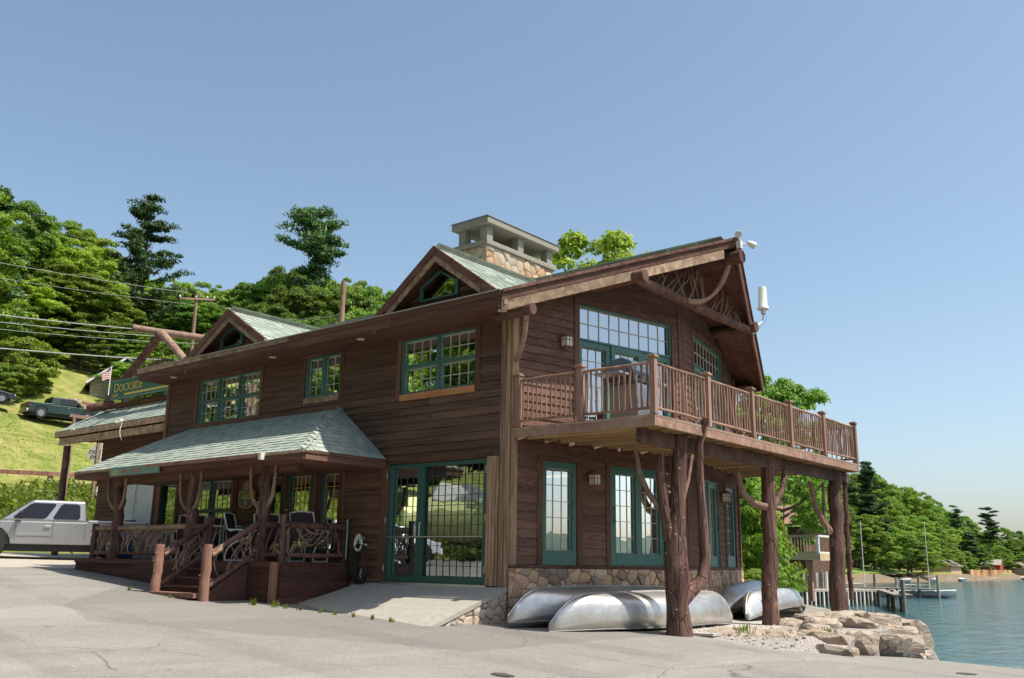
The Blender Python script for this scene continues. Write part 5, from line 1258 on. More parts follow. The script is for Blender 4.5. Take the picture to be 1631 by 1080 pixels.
LEFT = [(-112.9, 27.8, 29.7, 9.3, 'A'), (-112.4, 30.2, 29.7, 11.0, 'A'), (-106.5, 30.9, 28.5, 11.3, 'B'), (-105.7, 32.9, 28.4, 11.8, 'B'), (-105.4, 35.2, 28.5, 12.3, 'A'), (-109.2, 38.9, 29.8, 14.3, 'A'), (-102.4, 38.5, 27.6, 13.1, 'B'), (-108.1, 44.6, 28.4, 12.0, 'B'), (-106.8, 47.0, 27.5, 10.2, 'B'), (-105.8, 49.1, 26.7, 11.4, 'A'), (-100.4, 49.0, 24.7, 12.0, 'B'), (-98.9, 51.0, 23.9, 11.8, 'A'), (-100.1, 54.9, 24.0, 13.5, 'B'), (-96.9, 56.7, 23.1, 13.3, 'A'), (-93.4, 57.5, 22.3, 15.0, 'A'), (-92.7, 61.0, 21.8, 16.7, 'A'), (-92.6, 64.2, 20.9, 19.7, 'A'), (-90.9, 67.0, 19.4, 20.3, 'A'), (-90.7, 71.1, 17.8, 22.3, 'B'), (-88.6, 73.2, 16.3, 22.3, 'A'), (-86.0, 74.4, 15.1, 22.3, 'B'), (-85.4, 77.3, 14.3, 22.3, 'B'), (-79.9, 76.3, 13.1, 22.3, 'B'), (-78.4, 79.9, 12.2, 22.3, 'B'), (-77.7, 83.3, 11.7, 22.3, 'B'), (-92.5, 20.9, 24.2, 6.5, 'C'), (-97.3, 24.2, 25.9, 7.6, 'A'), (-94.2, 25.3, 24.7, 9.1, 'A'), (-92.6, 27.4, 23.9, 10.2, 'B'), (-95.1, 31.0, 24.5, 11.9, 'C'), (-88.8, 30.8, 22.0, 12.7, 'B'), (-94.6, 36.3, 24.2, 11.2, 'C'), (-90.9, 38.3, 22.9, 8.2, 'A'), (-87.8, 39.3, 21.9, 8.6, 'C'), (-87.3, 42.4, 22.1, 8.6, 'C'), (-83.3, 43.6, 20.9, 8.7, 'A'), (-86.3, 48.1, 21.4, 9.3, 'A'), (-81.8, 48.7, 20.1, 9.6, 'A'), (-79.4, 50.8, 18.8, 11.5, 'A'), (-78.1, 53.7, 17.7, 15.2, 'A'), (-79.1, 58.0, 17.5, 16.8, 'A'), (-77.6, 60.5, 16.6, 17.7, 'A'), (-74.7, 61.7, 15.5, 18.6, 'C'), (-74.0, 64.9, 14.8, 19.3, 'C'), (-72.2, 68.1, 13.7, 20.5, 'B'), (-67.0, 66.6, 12.7, 19.3, 'A'), (-66.6, 70.9, 11.6, 20.9, 'B'), (-83.4, 19.1, 20.1, 5.7, 'A'), (-84.6, 21.8, 20.8, 6.5, 'A'), (-82.5, 23.1, 19.9, 7.8, 'B'), (-82.5, 25.3, 20.0, 8.0, 'A'), (-83.6, 28.7, 20.3, 10.1, 'B'), (-82.6, 30.6, 19.8, 9.6, 'A'), (-77.0, 31.0, 18.1, 5.9, 'A'), (-75.0, 32.9, 17.4, 5.7, 'A'), (-78.8, 37.8, 18.8, 5.6, 'A'), (-74.6, 38.6, 17.1, 6.4, 'A'), (-73.5, 40.4, 16.5, 7.4, 'A'), (-73.6, 44.2, 16.7, 8.4, 'A'), (-67.7, 43.3, 13.1, 11.7, 'C'), (-71.1, 49.8, 14.9, 12.1, 'A'), (-67.2, 50.7, 12.8, 14.5, 'A'), (-65.0, 52.7, 12.0, 15.8, 'C'), (-65.3, 56.7, 12.0, 16.0, 'C'), (-67.8, 30.7, 13.8, 5.6, 'B'), (-63.4, 31.4, 11.7, 6.8, 'A'), (-65.4, 35.3, 12.1, 7.3, 'C'), (-61.9, 35.9, 10.7, 7.4, 'A'), (-66.0, 41.8, 12.1, 8.8, 'A'), (-59.1, 39.4, 9.6, 11.1, 'A'), (-61.3, 44.6, 10.6, 11.8, 'A'), (-59.6, 46.7, 10.4, 11.8, 'A'), (-57.0, 47.4, 9.7, 12.1, 'A')]
RIGHT = [(-40.6, 94.1, 1.0, 6.4, 'B'), (-41.6, 102.6, 0.2, 7.9, 'C'), (-43.2, 111.1, 0.4, 8.5, 'C'), (-42.8, 119.2, 0.1, 9.2, 'B'), (-42.7, 127.0, 0.7, 8.4, 'C'), (-41.8, 135.1, 0.3, 7.1, 'A'), (-40.7, 141.7, -0.1, 6.4, 'A'), (-39.4, 150.6, 0.0, 4.8, 'A'), (-42.0, 161.0, -0.1, 6.2, 'A'), (-42.3, 168.7, 0.6, 3.4, 'B'), (-43.2, 179.6, 0.4, 3.6, 'B'), (-42.6, 189.2, 0.3, 3.9, 'C'), (-43.5, 197.4, -0.3, 3.9, 'A'), (-43.9, 206.0, 0.1, 4.2, 'A'), (-44.5, 238.9, 0.3, 3.3, 'C'), (-43.9, 260.4, 0.2, 3.5, 'C'), (-42.0, 269.3, 0.3, 3.7, 'C'), (-40.8, 280.6, 0.5, 5.3, 'C'), (-50.6, 123.1, 0.1, 11.9, 'A'), (-50.3, 130.5, 0.5, 12.2, 'C'), (-52.1, 139.3, 0.4, 12.8, 'C'), (-51.7, 148.1, 0.8, 12.4, 'C'), (-50.4, 156.6, -0.1, 11.1, 'B'), (-48.9, 164.9, 0.2, 10.7, 'B'), (-50.9, 172.5, -0.2, 9.9, 'C'), (-51.2, 179.6, 0.3, 9.1, 'C'), (-51.3, 190.4, 0.5, 8.4, 'B'), (-51.0, 198.4, 0.4, 7.6, 'A'), (-52.7, 209.6, -0.0, 7.3, 'A'), (-51.8, 218.5, -0.0, 6.8, 'B'), (-55.0, 226.5, -0.0, 7.1, 'C'), (-52.1, 235.9, 0.5, 7.0, 'A'), (-55.4, 246.2, 0.6, 7.4, 'C'), (-53.6, 255.9, 0.3, 3.2, 'B'), (-53.2, 264.5, -0.0, 3.5, 'A'), (-53.2, 276.2, 0.3, 4.8, 'C'), (-50.4, 286.0, 0.5, 6.2, 'A'), (-49.2, 295.8, 0.4, 6.1, 'A'), (-49.2, 308.4, -0.3, 6.6, 'A'), (-48.5, 320.3, 0.5, 7.0, 'B'), (-61.8, 136.2, -0.1, 15, 'A'), (-61.6, 143.2, 0.5, 15, 'A'), (-64.3, 150.1, 0.3, 15, 'A'), (-61.0, 159.9, 0.9, 15, 'C'), (-62.4, 168.1, 0.6, 15, 'C'), (-64.1, 177.5, 0.4, 15, 'C'), (-65.4, 187.4, -0.0, 15, 'C'), (-63.5, 195.2, 0.1, 15, 'C'), (-63.9, 206.0, 0.6, 15, 'A'), (-65.8, 215.7, 0.8, 14.1, 'C'), (-64.6, 226.4, 0.1, 13.8, 'B'), (-64.6, 234.6, 0.1, 13.4, 'C'), (-63.8, 246.8, 0.1, 10.5, 'A'), (-65.0, 258.6, 0.9, 8.5, 'B'), (-63.8, 270.0, 0.3, 9.0, 'A'), (-64.0, 282.3, -0.0, 10.6, 'A'), (-61.7, 294.1, 0.6, 6.1, 'B'), (-62.4, 304.6, 0.5, 6.4, 'A'), (-61.8, 316.8, 0.6, 8.9, 'A'), (-58.7, 326.7, -0.2, 9.0, 'C'), (-79.3, 171.7, 0.8, 15, 'A'), (-78.3, 181.5, 1.5, 15, 'C'), (-80.8, 189.6, 1.3, 15, 'A'), (-79.4, 197.8, 1.4, 15, 'C'), (-81.8, 207.5, 0.7, 15, 'C'), (-80.1, 216.7, 0.9, 15, 'A'), (-81.1, 227.2, 0.8, 15, 'B'), (-80.0, 237.4, 1.5, 15, 'A'), (-80.5, 249.0, 1.0, 15, 'C'), (-80.6, 259.7, 0.6, 15, 'A'), (-79.4, 272.1, 1.2, 15, 'C'), (-79.6, 283.9, 1.1, 15, 'A'), (-76.5, 294.5, 1.1, 13.8, 'A'), (-77.8, 306.3, 0.6, 12.6, 'A'), (-77.9, 320.8, 0.9, 11.5, 'C'), (-98.6, 216.9, 2.5, 15, 'C'), (-101.2, 228.7, 2.7, 15, 'A'), (-101.3, 238.1, 1.9, 15, 'C'), (-97.9, 247.5, 1.8, 15, 'C'), (-97.0, 259.6, 2.0, 15, 'A'), (-99.0, 271.2, 2.7, 15, 'A'), (-97.7, 282.8, 1.8, 15, 'C'), (-96.0, 295.4, 1.7, 15, 'C'), (-94.5, 307.7, 2.6, 15, 'A'), (-96.5, 320.3, 2.2, 15, 'A')]
for x, y, z, h, k in LEFT:
    kk = k if k != 'A' or rt.random() < .5 else 'A2'
    gl = {'A': 'dense mid green', 'A2': 'broad mid green', 'B': 'bright green spreading', 'C': 'slim upright green'}[kk]
    px_ = 815+1481*math.tan(math.atan2(x-CAM.x, y-CAM.y)+.6925); ds_ = math.hypot(x-CAM.x, y-CAM.y)
    zone = next(b for a, b in ((60, 'far left above the parked cars'), (170, 'left of the tall white pine'), (300, 'around the tall white pine'), (440, 'between the two skyline pines'), (560, 'around the wind shaped pine'), (9999, 'beside the large dormer')) if px_ < a)
    row = 'skyline' if ds_ > 121 else 'middle row' if ds_ > 105 else 'front row'
    plant(kk, x, y, z, h*1.02, gl+' '+row+' tree in the wood '+zone, 'hillside wood: '+gl+' '+row+' trees '+zone, wx=max(.8, min(1.5, 13/h)))
for x, y, z, h, k in RIGHT:
    kk = k if k != 'A' or rt.random() < .5 else 'A2'
    gl = {'A': 'dense mid green', 'A2': 'broad mid green', 'B': 'bright green spreading', 'C': 'slim upright green'}[kk]
    zone = next(b for a, b in ((122, 'near the cove head'), (170, 'behind the bare masts'), (215, 'left of the red barn'), (9999, 'right of the red barn')) if y < a)
    row = 'waterside' if x > shore_x(y)-9 else 'slope' if x > shore_x(y)-34 else 'upper slope'
    plant(kk, x, y, z, h*(1.30+.25*sstep(165, 230, y)), gl+' '+row+' tree across the cove '+zone, 'cove shore: '+gl+' '+row+' trees '+zone, wx=max(.95, min(1.8, 10/h)))
plant('F', -77, 18.5, 17.2, 17, 'very dark conifer at the left edge of the wood above the lawn', wx=1.2)
plant('A2', -73, 13.2, 16.5, 15, 'dark broad tree at the extreme left above the parked cars', wx=1.1)
plant('A', -86, 23.0, 21.5, 15.0, 'tall leafy tree behind the bright bush above the pickup', wx=1.0)
plant('bush', -70.5, 20.0, 14.2, 5.0, 'bright yellow green round bush at the edge of the lawn beside the tan house', wx=1.0)
plant('bush2', -67.5, 17.6, 13.4, 3.0, 'low dark bush above the green pickup', wx=1.3)
# white pines: open crown of layered, up-swept boughs
def pine(name, loc, h, seed, R, t0, label, lean=0, tiers=17, side=0, tuft=1.0, dens_=1.0):
    t = thing(name, loc, label=label, cat='pine tree'); ORG[t.name] = Vector((0, 0, 0)); rr = random.Random(seed); rs = np.random.RandomState(seed); m = MB()
    pts = [Vector((lean*h*(i/10)**1.5, 0, h*i/10-.4)) for i in range(11)]; m.tube(pts, [.018*h*(1-.085*i) for i in range(11)], 8, .05, seed)
    Ps = []; Ns = []
    for i in range(tiers):
        tt = t0+(1-t0)*(i/(tiers-1)); z = h*tt; c0 = Vector((lean*h*tt**1.5, 0, z))
        for k_ in range(rr.choice((3, 4, 5)) if tt < .97 else 2):
            c = c0+Vector((0, 0, h*rr.uniform(-.035, .03)))
            a = rr.uniform(0, 6.28); L = R(tt)*h*rr.uniform(.45, 1.15)*(1+side*math.cos(a))
            tip = c+Vector((math.cos(a)*L, math.sin(a)*L, L*rr.uniform(.12, .42))); mid = c+Vector((math.cos(a)*L*.5, math.sin(a)*L*.5, L*.02))
            bp = bez(c, mid, tip, 6); m.tube(bp, [.0045*h*(1-.13*j) for j in range(7)], 5, 0, k_)
            for q in bp[2:]:
                for _ in range(max(1, int(2*dens_))):
                    n_ = int(95*tuft); s_ = h*.030*rr.uniform(.7, 1.4); o = np.array(q)+rs.normal(0, .4, 3)*s_*np.array([1, 1, .3])
                    d = rs.normal(0, 1, (n_, 3)); d[:, 2] = np.abs(d[:, 2])*.55; d /= np.linalg.norm(d, axis=1)[:, None]
                    Ps.append(o+d*s_*rs.uniform(.3, 1.1, n_)[:, None]*np.array([1.25, 1.25, .5])); Ns.append(d)
    m.build('trunk', M['bark'], t, keep=True)
    me = leafmesh('crown', np.concatenate(Ps), np.concatenate(Ns), h*.0085, M['leafP'], rs, aspect=3.4); o = bpy.data.objects.new('crown', me); C.objects.link(o); o.parent = t
    return t
pine('pine_tree', (-86.7, 38.6, 21.0), 20.6, 3, lambda t: .36*(1.1-t)**.75, .3, 'tall dark white pine with layered boughs rising above the wood at left', tiers=15, tuft=.55, dens_=.6)
pine('pine_tree', (-83.6, 60.4, 18.0), 28.2, 8, lambda t: (.05 if t < .74 else .17 if t < .93 else .10), .62, 'dark wind shaped pine standing alone above the wood near the middle', lean=-.02, tiers=11, side=-.35, tuft=.45, dens_=.6)
pine('pine_tree', (-40.6, 138.5, 1.0), 16.2, 5, lambda t: .22*(1.1-t)**.6, .35, 'dark pine rising above the shore trees nearest the deck corner', tiers=11, tuft=.7)
pine('pine_tree', (-42.4, 135.0, 1.0), 13.6, 15, lambda t: .16*(1.1-t)**.6, .35, 'smaller dark pine just left of the tallest shore pine', tiers=9, tuft=.7)
pine('pine_tree', (-51.5, 230.0, 1.0), 14.6, 6, lambda t: .2*(1.1-t)**.5, .5, 'small dark pine silhouette standing on the middle of the far skyline', tiers=8, tuft=.5)
pine('pine_tree', (-46.4, 236.0, 1.0), 14.4, 7, lambda t: .2*(1.25-t)**.5, .5, 'dark leaning pine on the far skyline near the right edge', lean=.05, tiers=10, tuft=.6)
# trees and bushes right behind the lodge
NEAR = [('bush', -2.6, 13.0, .4, 4.0, 'big bright leafy bush touching the far corner of the lodge', .75), ('bush', -4.9, 17.6, .3, 4.8, 'bright leafy bush behind the middle log post', .8),
        ('bush2', -8.4, 21.6, .4, 5.2, 'darker tall bush behind the middle and far log posts', .8), ('bush', -10.9, 25.6, .5, 5.2, 'bright bush left of the small viewing deck', .75),
        ('bush2', -15.0, 36.0, .6, 5.6, 'green bush behind the small wooden viewing deck', .9), ('bush', -16.5, 41.5, .6, 5.2, 'bright green bush between viewing deck and grey fence', .9),
        ('bush2', -.9, 11.8, .3, 1.2, 'low flowering bush at the foot of the far stone corner', 1.0)]
for k, x, y, z, h, lab, wx in NEAR: plant(k, x, y, z, h, lab, wx=wx)
plant('A', -11.2, 37.0, .6, 11.4, 'light green tree whose top shows above the deck railing at the roof end', wx=.8)
plant('B', -12.2, 20.2, 1.2, 14.4, 'bright green tree top showing between chimney and gable roof', wx=.8)
plant('A2', -20.5, 49.0, 1.0, 8.6, 'mid green tree behind the brown cottage roof', wx=.9)
plant('A', -23.0, 57.0, .8, 8.0, 'leafy tree at the waterline beyond the dock wall', wx=1.0)
plant('C', -25.0, 66.0, .8, 8.8, 'slim tree at the waterline beyond the second dock', wx=1.3)
plant('A2', -31.0, 76.0, .8, 10, 'broad tree at the head of the cove', wx=1.2)
plant('A', -37.5, 87.0, .5, 11, 'dense tree at the head of the cove beside the lawn', wx=1.0)
plant('B', -32.0, 64.0, 2.0, 10.5, 'bright tree on the rise above the cove', wx=1.2)
plant('A', -24.0, 45.0, 1.0, 10.5, 'dense tree on the rise behind the brown cottage', wx=1.2)
plant('F', -43.0, 205.0, .2, 9.0, 'dark conical tree on the far shore beside the red barn', wx=1.7)
# trees, bank and things across the lot, behind the camera: the windows reflect them
for i, (k, x, y, h) in enumerate((('A', -14, -37, 21), ('B', -6, -40, 23), ('A2', 3, -42, 20), ('B', 11, -41, 18), ('A', 20, -38, 20), ('A2', -23, -36, 21), ('B', -34, -40, 19), ('A2', -50, -30, 14), ('B', -54, -20, 13), ('A', -44, -40, 16), ('A', -9, -50, 27), ('A2', 5, -53, 27), ('B', -24, -47, 26))):
    plant(k, x, y, terr(x, y)-.2, h, ('dense', 'bright', 'tall', 'leafy', 'broad')[i % 5]+' tree in the row across the parking lot, behind the photographer', 'trees across the lot behind the photographer', wx=1.3)

# weeds on the bank, as one mass
def scatter(name, n, xr, yr, hr, mat, seed, label, cat, zf=terr, mask=None, wdt=.05, leafy=.5, size=.10):
    rs = np.random.RandomState(seed); P = []; N = []
    x = rs.uniform(*xr, n); y = rs.uniform(*yr, n)
    # clumping
    keep = (np.sin(x*1.3+2*np.sin(y*.7))+np.sin(y*1.7+x*.4)+rs.normal(0, .9, n)) > -.9
    x, y = x[keep], y[keep]
    V = []; F = []
    for xx, yy in zip(x, y):
        if mask and not mask(xx, yy): continue
        z = zf(xx, yy)-.03; h = rs.uniform(*hr); a = rs.uniform(0, 6.28); lx, ly = math.cos(a), math.sin(a); ln = rs.uniform(-.3, .3)*h
        b = len(V)
        V += [(xx-lx*wdt/2, yy-ly*wdt/2, z), (xx+lx*wdt/2, yy+ly*wdt/2, z), (xx+ly*ln+lx*wdt*.3, yy-lx*ln+ly*wdt*.3, z+h*.6), (xx+ly*ln*2, yy-lx*ln*2, z+h), (xx+ly*ln-lx*wdt*.3, yy-lx*ln-ly*wdt*.3, z+h*.6)]
        F += [(b, b+1, b+2, b+3, b+4)]
        for k in range(int(leafy*4)):
            q = rs.uniform(.25, 1)*h; c = np.array([xx+rs.normal(0, .09), yy+rs.normal(0, .09), z+q]); d = rs.normal(0, 1, 3); d /= np.linalg.norm(d); e = np.cross(d, rs.normal(0, 1, 3)); e /= np.linalg.norm(e)+1e-6; s_ = size*rs.uniform(.6, 1.4); b = len(V)
            V += [tuple(c-d*s_), tuple(c+e*s_*.45), tuple(c+d*s_), tuple(c-e*s_*.45)]; F.append((b, b+1, b+2, b+3))
    me = bpy.data.meshes.new(name); me.from_pydata(V, [], F); me.materials.append(M[mat]); o = bpy.data.objects.new(name, me); C.objects.link(o)
    return tag(o, label, cat, kind='stuff')
scatter('weeds', 15500, (-43, -26), (-34, 30), (.35, 1.0), 'weed', 5, 'tall yellow green weeds covering the bank behind the silver pickup', 'weeds', leafy=1.0, size=.15, wdt=.06)
scatter('lawn_grass', 9000, (-66, -43), (-6, 34), (.05, .14), 'weed', 6, 'tufts of rough mown grass on the sloping lawn', 'grass', leafy=0, wdt=.10)
scatter('weeds', 5000, (-34, 34), (-33, -27), (.3, .9), 'weed', 7, 'tall weeds along the far side of the parking lot, behind the photographer', 'weeds', leafy=1.0, size=.18, wdt=.08)
# little weeds growing in joints by the ramp and rocks
def tuft(x, y, z, n, h, lab, seed, grp=None):
    rs = random.Random(seed); m = MB()
    for i in range(n):
        a = rs.uniform(0, 6.28); q = rs.uniform(0, .07*n/14); bx, by = x+math.cos(a)*q, y+math.sin(a)*q*.6; hh = h*rs.uniform(.5, 1.1); l = rs.uniform(.01, .6)*hh; b_ = rs.uniform(0, 6.28); ww = .008
        m.add([(bx-ww, by, z-.01), (bx+ww, by, z-.01), (bx+math.cos(b_)*l*.5+ww, by+math.sin(b_)*l*.5, z+hh*.65), (bx+math.cos(b_)*l, by+math.sin(b_)*l, z+hh), (bx+math.cos(b_)*l*.5-ww, by+math.sin(b_)*l*.5, z+hh*.65)], [(0, 1, 2, 3, 4)])
    o = m.build('weed_tuft', M['weed'], smooth=False); tag(o, lab, 'weed', grp)
for i, (x, y) in enumerate(((-4.1, -2.25), (-3.6, -2.15), (-3.35, -2.1), (-3.0, -2.06), (-2.5, -2.03), (-2.1, -2.02), (-1.65, -2.0), (-1.2, -2.0), (-.75, -2.0))):
    tuft(x, y, lot_z(x, y), 22 if i in (0, 1) else 12, .13 if i in (0, 1) else .09, 'small green weed tuft in the crack along the foot of the entrance ramp', i, 'weeds along the foot of the entrance ramp')
tuft(-7.1, -3.0, lot_z(-7.1, -3), 14, .1, 'tiny weed at the foot of the left stair post', 31)
tuft(-5.6, -3.0, lot_z(-5.6, -3), 16, .08, 'tiny weed on the asphalt in front of the porch steps', 32)
tuft(3.25, 2.2, .47, 40, .2, 'bright grass tuft on the gravel in front of the shore rocks', 33)
tuft(4.3, 3.2, .42, 34, .22, 'grass tuft between the shore rocks at the asphalt edge', 34)
tuft(1.2, .75, .52, 20, .12, 'small weed beside the front canoe', 35)

st_m = NT('oil_stain'); st_m.fin((.07, .063, .055), .7)
for cx_, cy_, rx_, ry_, sd_ in ((3.87, -4.75, .16, .10, 1), (4.45, -5.0, .14, .04, 2), (6.9, 1.3, .12, .28, 3)):
    rr_ = random.Random(sd_); K = 26
    ring = [(cx_+math.cos(6.283*i/K)*rx_*rr_.uniform(.75, 1.1), cy_+math.sin(6.283*i/K)*ry_*rr_.uniform(.75, 1.1)) for i in range(K)]
    m = MB(); m.add([(a, b, lot_z(a, b)+.010) for a, b in ring]+[(cx_, cy_, lot_z(cx_, cy_)+.011)], [(i, (i+1) % K, K) for i in range(K)])
    m.build('asphalt_stain', st_m.m, kind='structure')

# ================================================================== SHORE ROCKS
def rock(c, s, seed, rz, label, tilt=0):
    r = random.Random(seed); bm = bmesh.new(); bmesh.ops.create_icosphere(bm, subdivisions=3, radius=1)
    planes = []
    for i in range(8):
        v = Vector((r.gauss(0, 1), r.gauss(0, 1), r.gauss(0, .8))).normalized(); planes.append((v, r.uniform(.5, .78)))
    planes += [(Vector((0, 0, 1)), .62), (Vector((1, 0, 0)), .72), (Vector((-1, 0, 0)), .72), (Vector((0, -1, 0)), .72), (Vector((0, 1, 0)), .72)]
    for v in bm.verts:
        k = 1.0
        d = v.co.normalized()
        for p, q in planes:
            x = d.dot(p)
            if x > .05: k = min(k, q/x)
        k *= 1+.03*math.sin(9*d.x+seed)+.025*math.sin(13*d.y+seed*2)+.02*math.sin(17*d.z)
        v.co = Vector((d.x*k*s[0], d.y*k*s[1], d.z*k*s[2]))
    me = bpy.data.meshes.new('shore_rock'); bm.to_mesh(me); bm.free(); me.materials.append(M['rock'])
    for p in me.polygons: p.use_smooth = True
    try: me.set_sharp_from_angle(angle=rad(17))
    except Exception: pass
    o = bpy.data.objects.new('shore_rock', me); C.objects.link(o); o.location = c; o.rotation_euler = (tilt, r.uniform(-.1, .1), rz)
    return tag(o, label, 'rock', 'quarried boulders edging the shore below the posts')
import bmesh
RK = [((4.85, 2.5, .14), (.42, .36, .26), 'boulder at the bend of the asphalt edge below the gravel'), ((3.3, 2.35, .30), (.62, .42, .26), 'low flat boulder nearest the asphalt, left end of the rock edge'), ((3.95, 2.55, .30), (.45, .36, .30), 'squarish boulder second from the left at the asphalt edge'),
      ((4.45, 3.0, .24), (.50, .40, .34), 'wide pale boulder in the front row below the third post'), ((4.75, 3.65, .22), (.45, .42, .34), 'front row boulder with a dark shaded side'),
      ((5.0, 4.25, .16), (.42, .40, .34), 'blocky tan boulder near the right end of the front row'), ((5.05, 4.9, .10), (.42, .40, .36), 'last boulder at the right end of the front row'),
      ((3.0, 4.9, .40), (.34, .30, .22), 'small dark boulder right of the middle log post'), ((3.25, 5.5, .44), (.36, .34, .26), 'tilted slab boulder in the upper row, left part'),
      ((3.6, 5.0, .36), (.38, .34, .30), 'boulder in the upper row with a split face'), ((3.7, 5.9, .42), (.46, .40, .32), 'large rounded boulder in the middle of the upper row'),
      ((4.2, 5.6, .34), (.46, .42, .34), 'big pale boulder above the front row'), ((4.3, 6.6, .40), (.48, .44, .32), 'broad boulder toward the right of the upper row'),
      ((4.8, 5.9, .20), (.42, .40, .36), 'boulder leaning between the rows near the water'), ((4.8, 7.2, .26), (.50, .44, .34), 'right end boulder of the upper row above the water'),
      ((3.1, 7.0, .46), (.40, .36, .20), 'flat boulder at the foot of the far log post'), ((3.4, 8.4, .38), (.50, .46, .26), 'boulder behind the far log post'), ((4.2, 8.2, .18), (.55, .5, .36), 'rear boulder at the water side'),
      ((5.25, 5.6, -.18), (.40, .36, .34), 'low wet boulder at the waterline below the right end'), ((4.0, 3.6, .36), (.4, .36, .26), 'boulder tucked between the two rows'), ((3.6, 9.6, .1), (.6, .5, .36), 'farthest boulder at the beach')]
for i, (c, s, lab) in enumerate(RK): rock((c[0]-.12-.16*max(0, c[1]-5), c[1], c[2]+.06), (s[0]*1.22, s[1]*1.22, s[2]*1.3), 400+i*7, i*1.1, lab, .1*math.sin(i*2))
# pebbles lying about
rp_ = random.Random(3); pm = MB()
for i in range(420):
    x = rp_.uniform(2.2, 4.7); y = rp_.uniform(1.6, 3.4) if i % 2 else rp_.uniform(1.6, 10)
    if (y < edge_y(x)+.05 and x > 2.7) or x > 4.3-.30*max(0, y-5): continue
    z = .50-.012*max(0, y-9)**1.5; s = rp_.uniform(.012, .045)
    pm.add([(x-s, y, z), (x, y-s, z), (x+s, y, z), (x, y+s, z), (x, y, z+s*.9)], [(0, 1, 4), (1, 2, 4), (2, 3, 4), (3, 0, 4)])
tag(pm.build('pebbles', M['rock'], kind='stuff'), 'loose pebbles on the gravel around the posts', 'pebbles')

pm = MB(); rp_ = random.Random(33)
for i in range(520):
    x = rp_.uniform(-9, 9); y = rp_.uniform(-9, 1.2)
    if y > edge_y(x)-.1 or (x < -.1 and y > -2.1): continue
    z = lot_z(x, y)+.004; q = rp_.uniform(.006, .02)
    pm.add([(x-q, y, z), (x, y-q, z), (x+q, y, z), (x, y+q, z), (x, y, z+q*.8)], [(0, 1, 4), (1, 2, 4), (2, 3, 4), (3, 0, 4)])
tag(pm.build('loose_grit', M['rock'], kind='stuff'), 'loose grit scattered on the asphalt lot', 'grit')

# ================================================================== CANOES (aluminium, upside down)
am = NT('canoe_aluminium'); nz = am.noise(am.coords((1, 1, 1)), 5, 5); n2 = am.noise(am.coords((2, 30, 30)), 1, 3)
am.l(am.ramp(nz, [(.3, (.50, .48, .45)), (.7, (.66, .64, .61))]), am.b.inputs['Base Color']); am.l(am.ramp(n2, [(.3, (.34, .34, .34)), (.7, (.46, .46, .46))]), am.b.inputs['Roughness'])
n3 = am.noise(am.coords((3, 5, 5)), 1, 4, .6); am.bump(n3, .55, .02); am.b.inputs['Metallic'].default_value = .85; M['alu'] = am.m; M['gunw'] = flat('dull_gunwale_aluminium', (.20, .19, .18), .6, .3)
def canoe(p, q, tilt, lift, label, bw=.47, dp=.47):
    """gunwales down, keel up; p and q are the two tips on the ground plan"""
    P_, Q_ = Vector((*p, 0)), Vector((*q, 0)); L = (Q_-P_).length; c = (P_+Q_)/2
    t = thing('canoe', (c.x, c.y, lift), rz=math.atan2(Q_.y-P_.y, Q_.x-P_.x), label=label, cat='canoe', group='upturned aluminium canoes under the deck')
    t.rotation_euler = (tilt, 0, t.rotation_euler[2]); K = 28; S = 14; m = MB(); m.sm = True
    for i in range(K+1):
        s = -1+2*i/K; a = abs(s); w_ = bw*max(.0, 1-a**2.0)**.95+.006; keel = dp*(1-.08*a**2); shr = .10*a**3.0
        if a > .66: keel -= dp*.90*((a-.66)/.34)**2.3
        for j in range(S+1):
            th_ = math.pi*j/S; cy = math.cos(th_); sz = math.sin(th_)
            pw = .55+.6*a
            m.v.append((s*L/2, w_*math.copysign(abs(cy)**.75, cy), (-shr*.0)+(keel)*(sz**pw)-shr*(1-sz)))
    for i in range(K):
        for j in range(S): m.f.append((i*(S+1)+j, (i+1)*(S+1)+j, (i+1)*(S+1)+j+1, i*(S+1)+j+1))
    hull = m.build('hull', M['alu'], t)
    sd = hull.modifiers.new('thickness', 'SOLIDIFY'); sd.thickness = .006
    for e in (0, 1):
        g = MB(); g.tube([m.v[i*(S+1)+(S if e else 0)] for i in range(K+1)], .014, 6); g.build('gunwale', M['gunw'], t)
    g = MB(); kp = [Vector(m.v[i*(S+1)+S//2])+Vector((0, 0, .006)) for i in range(K+1)]; g.tube(kp, .012, 5); g.build('keel_strip', M['alu'], t)
    g = MB()
    for q_ in range(64):
        s_ = -.92+1.84*q_/63; i_ = int((s_+1)/2*K); v_ = Vector(m.v[i_*(S+1)+S//2-1]).lerp(Vector(m.v[(i_+1)*(S+1)+S//2-1]), (s_+1)/2*K-i_)
        g.add([v_+Vector((-.006, 0, .001)), v_+Vector((.006, 0, .001)), v_+Vector((0, .006, .002)), v_+Vector((0, 0, .007))], [(0, 1, 3), (1, 2, 3), (2, 0, 3)])
    g.build('rivets', M['steel'], t, kind='stuff')
    g = MB()
    for s_ in (-1, 1):
        g.tube([(s_*L*.16, -bw*.93, .0), (s_*L*.16, bw*.93, .0)], .016, 6)
    g.build('thwarts', M['alu'], t)
    return t
canoe((1.30, -.55), (2.02, 4.28), .17, .64, 'front upturned canoe lying beside the forked log post, its near flank bronze lit', dp=.50)
canoe((.62, -.75), (1.28, 3.7), .12, .74, 'second upturned canoe hidden behind the front one against the stone wall')
canoe((1.80, 5.35), (1.10, 9.75), -.25, .63, 'upturned canoe pointing at the viewer beside the middle log post')
canoe((1.18, 5.6), (.62, 9.6), -.75, .74, 'tilted canoe wedged behind, leaning on the far gable wall')

